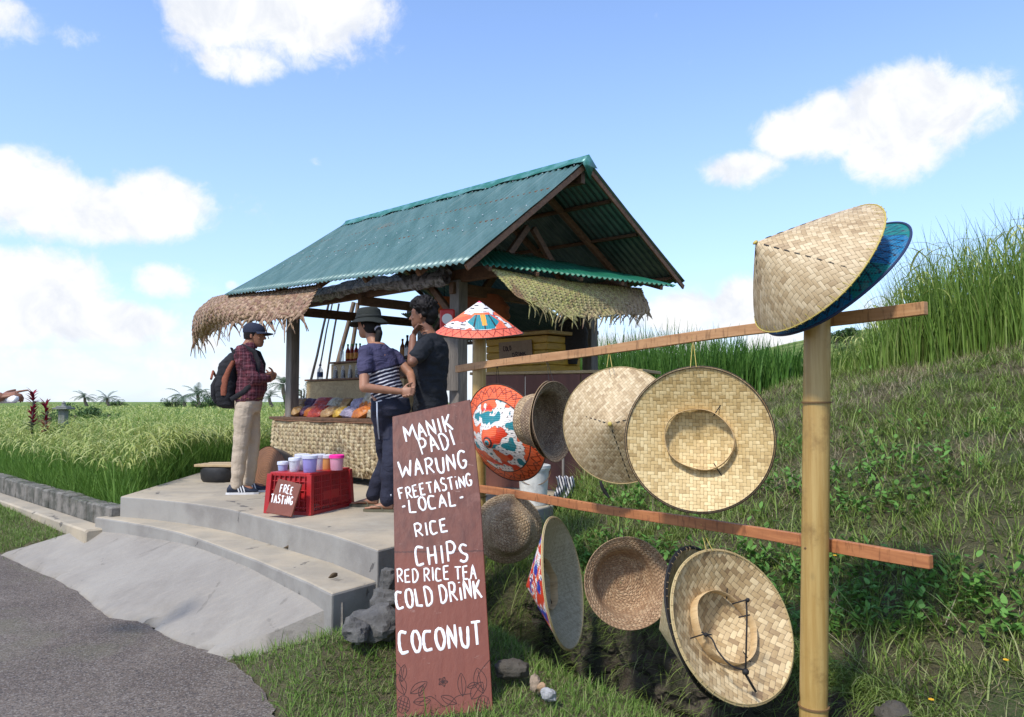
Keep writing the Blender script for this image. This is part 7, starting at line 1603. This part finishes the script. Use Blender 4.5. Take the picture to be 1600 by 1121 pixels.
# ---- man in black T-shirt, hand at his chin
F = Fig(Vector((W(676,600,6.45).x, 6.45, PLAT_Z)), 165, 1.78); m2 = empty('person', F.o); tag(m2, 'man with thick black hair in a black T-shirt holding a hand to his chin', 'person')
def FX2(px, py, dY=0): return W(px, py, F.o.y+dY)
mb = MB(); HC = FX2(660,494,0); P3, B3_ = head(mb, HC, F.D(1,.12,-.10), F.D(.03,0,1), .98)
def sect2(py, px, wd, dp): p = FX2(px, py, 0); return (p, F.l*wd, F.f*dp, .88)
mb.loft([sect2(*q_) for q_ in ((640,672,.160,.115),(615,672,.160,.118),(590,673,.155,.120),(560,673,.175,.120),(540,676,.180,.105),(527,675,.12,.08),(518,670,.06,.055))], 28)
limb(mb, [FX2(674,530), FX2(663,508)], [.062,.056]); cen = FX2(677,541,0); A_ = cen+F.l*.185; B_ = cen-F.l*.18
elA = W(644,566,A_.y-.12); wrA = W(645,527,A_.y+.04); elB = W(690,590,B_.y+.1); wrB = W(664,590,B_.y-.05)
limb(mb, [A_, elA, wrA], [.053,.043,.030]); limb(mb, [B_, elB, wrB], [.053,.043,.028])
hand(mb, wrA, (W(652,512,A_.y+.09)-wrA), F.D(-.9,-.3,.3), F.D(-.6,0,.6), 1.0, .75); hand(mb, wrB, F.D(1,.6,0), F.D(0,0,1), F.D(1,0,0), 1.0, .4)
for s_ in (-1, 1): limb(mb, [FX2(672,645)+F.l*.09*s_, F.P(.0,.10*s_,.50), F.P(0,.10*s_,.09)], [.09,.058,.040]); limb(mb, [F.P(-.03,.10*s_,.05), F.P(.15,.11*s_,.035)], [.04,.03])
fused('body', mb, .0055, M['skind'], m2, 2); face_parts(m2, P3, B3_, .98)
bt = mat('tshirt_black', fabric((.007,.009,.013), (.012,.014,.019), 90)); mb = MB(); mb.loft([sect2(*q_) for q_ in ((652,672,.180,.135),(640,672,.182,.137),(610,672,.176,.135),(580,673,.176,.135),(556,674,.192,.136),(540,676,.190,.120),(529,675,.145,.092),(521,672,.085,.072))], 30)
limb(mb, [A_-F.l*.01, A_.lerp(elA,.66)], [.074,.068]); limb(mb, [B_+F.l*.01, B_.lerp(elB,.7)], [.074,.068]); fused('t_shirt', mb, .0075, bt, m2, 3, folds(.012, 9, 24))
mb = MB(); mb.loft([sect2(*q_) for q_ in ((660,672,.165,.130),(630,672,.172,.132))], 24)
for s_ in (-1, 1): limb(mb, [FX2(672,650)+F.l*.09*s_, F.P(.0,.10*s_,.50), F.P(0,.10*s_,.10)], [.105,.082,.066])
fused('trousers', mb, .008, mat('trousers_black', fabric((.012,.012,.016))), m2, 3, folds(.015, 8, 29))
mb = MB()
for x, y, z, r_ in ((-.03,0,.06,.098),(.02,0,.105,.078),(-.07,0,.02,.075),(-.02,.045,.09,.065),(-.02,-.045,.09,.065),(-.065,0,-.035,.055),(.055,.02,.115,.045),(.060,-.02,.110,.045),(-.03,0,.135,.055),(-.035,.066,.01,.030),(-.035,-.066,.01,.030),(.085,0,.095,.028)): mb.ball(P3(x, y, z), r_, seg=14, rings=10)
rq = random.Random(4)
for k in range(150):
    a, b = rq.uniform(0,6.28), rq.uniform(-.1,1.2); d_ = Vector((math.cos(a)*math.cos(b), math.sin(a)*math.cos(b)*.85, math.sin(b))); 
    if d_.x > .6 and d_.z < .5: continue
    p = Vector((-.02,0,.05))+d_*.095; q_ = p+(d_*.6+Vector((.2,0,.25))).normalized()*.045; mb.cap2(P3(*p), P3(*q_), .018, .007, 6)
fused('hair', mb, .006, M['hairm'], m2, 1)
mb = MB(); pl = mat('print_grey', (.20,.21,.22), rough=.7)
sc0 = A_.lerp(elA,.15)
# ---- arm of a passer-by at the left edge, pointing
c = W(-2,622,4.2); ar = empty('person', W(-60,640,4.25)); tag(ar, 'bare outstretched arm of someone outside the left edge, pointing over the rice', 'person')
mb = MB(); wr = W(-2,621,4.2); elb = W(-85,632,4.1); sh_ = W(-190,560,4.0); limb(mb, [sh_, elb, wr], [.052,.042,.029]); hand(mb, wr, (W(30,614,4.25)-wr), Vector((0,.35,-1)), UP, .88, .5, curls=[.04,.75,.85,.9], thumb=-.1)
fused('body', mb, .0035, M['skinm'], ar, 2)
mb = MB(); limb(mb, [sh_+Vector((-.02,0,.01)), sh_.lerp(elb,.45)], [.075,.070]); fused('shirt', mb, .01, mat('shirt_grey', fabric((.20,.20,.22))), ar, 3, folds(.012, 9, 4))
mb = MB(); mb.loft([(W(-2+4*k,622+.4*k,4.27-.012*k), Vector((0,.020,.012)), Vector((0,-.006,.028-.002*k)), .8) for k in range(8)], 12); o = mb.build('tissue', mat('tissue_white', lambda nt: dict(color=(.75,.75,.74), rough=.8, bump=(nt.noise(nt.coord(), 60, 3), 1, .01))), angle=180); tag(o, 'small white paper tissue held in the pointing hand at the left edge', 'tissue')
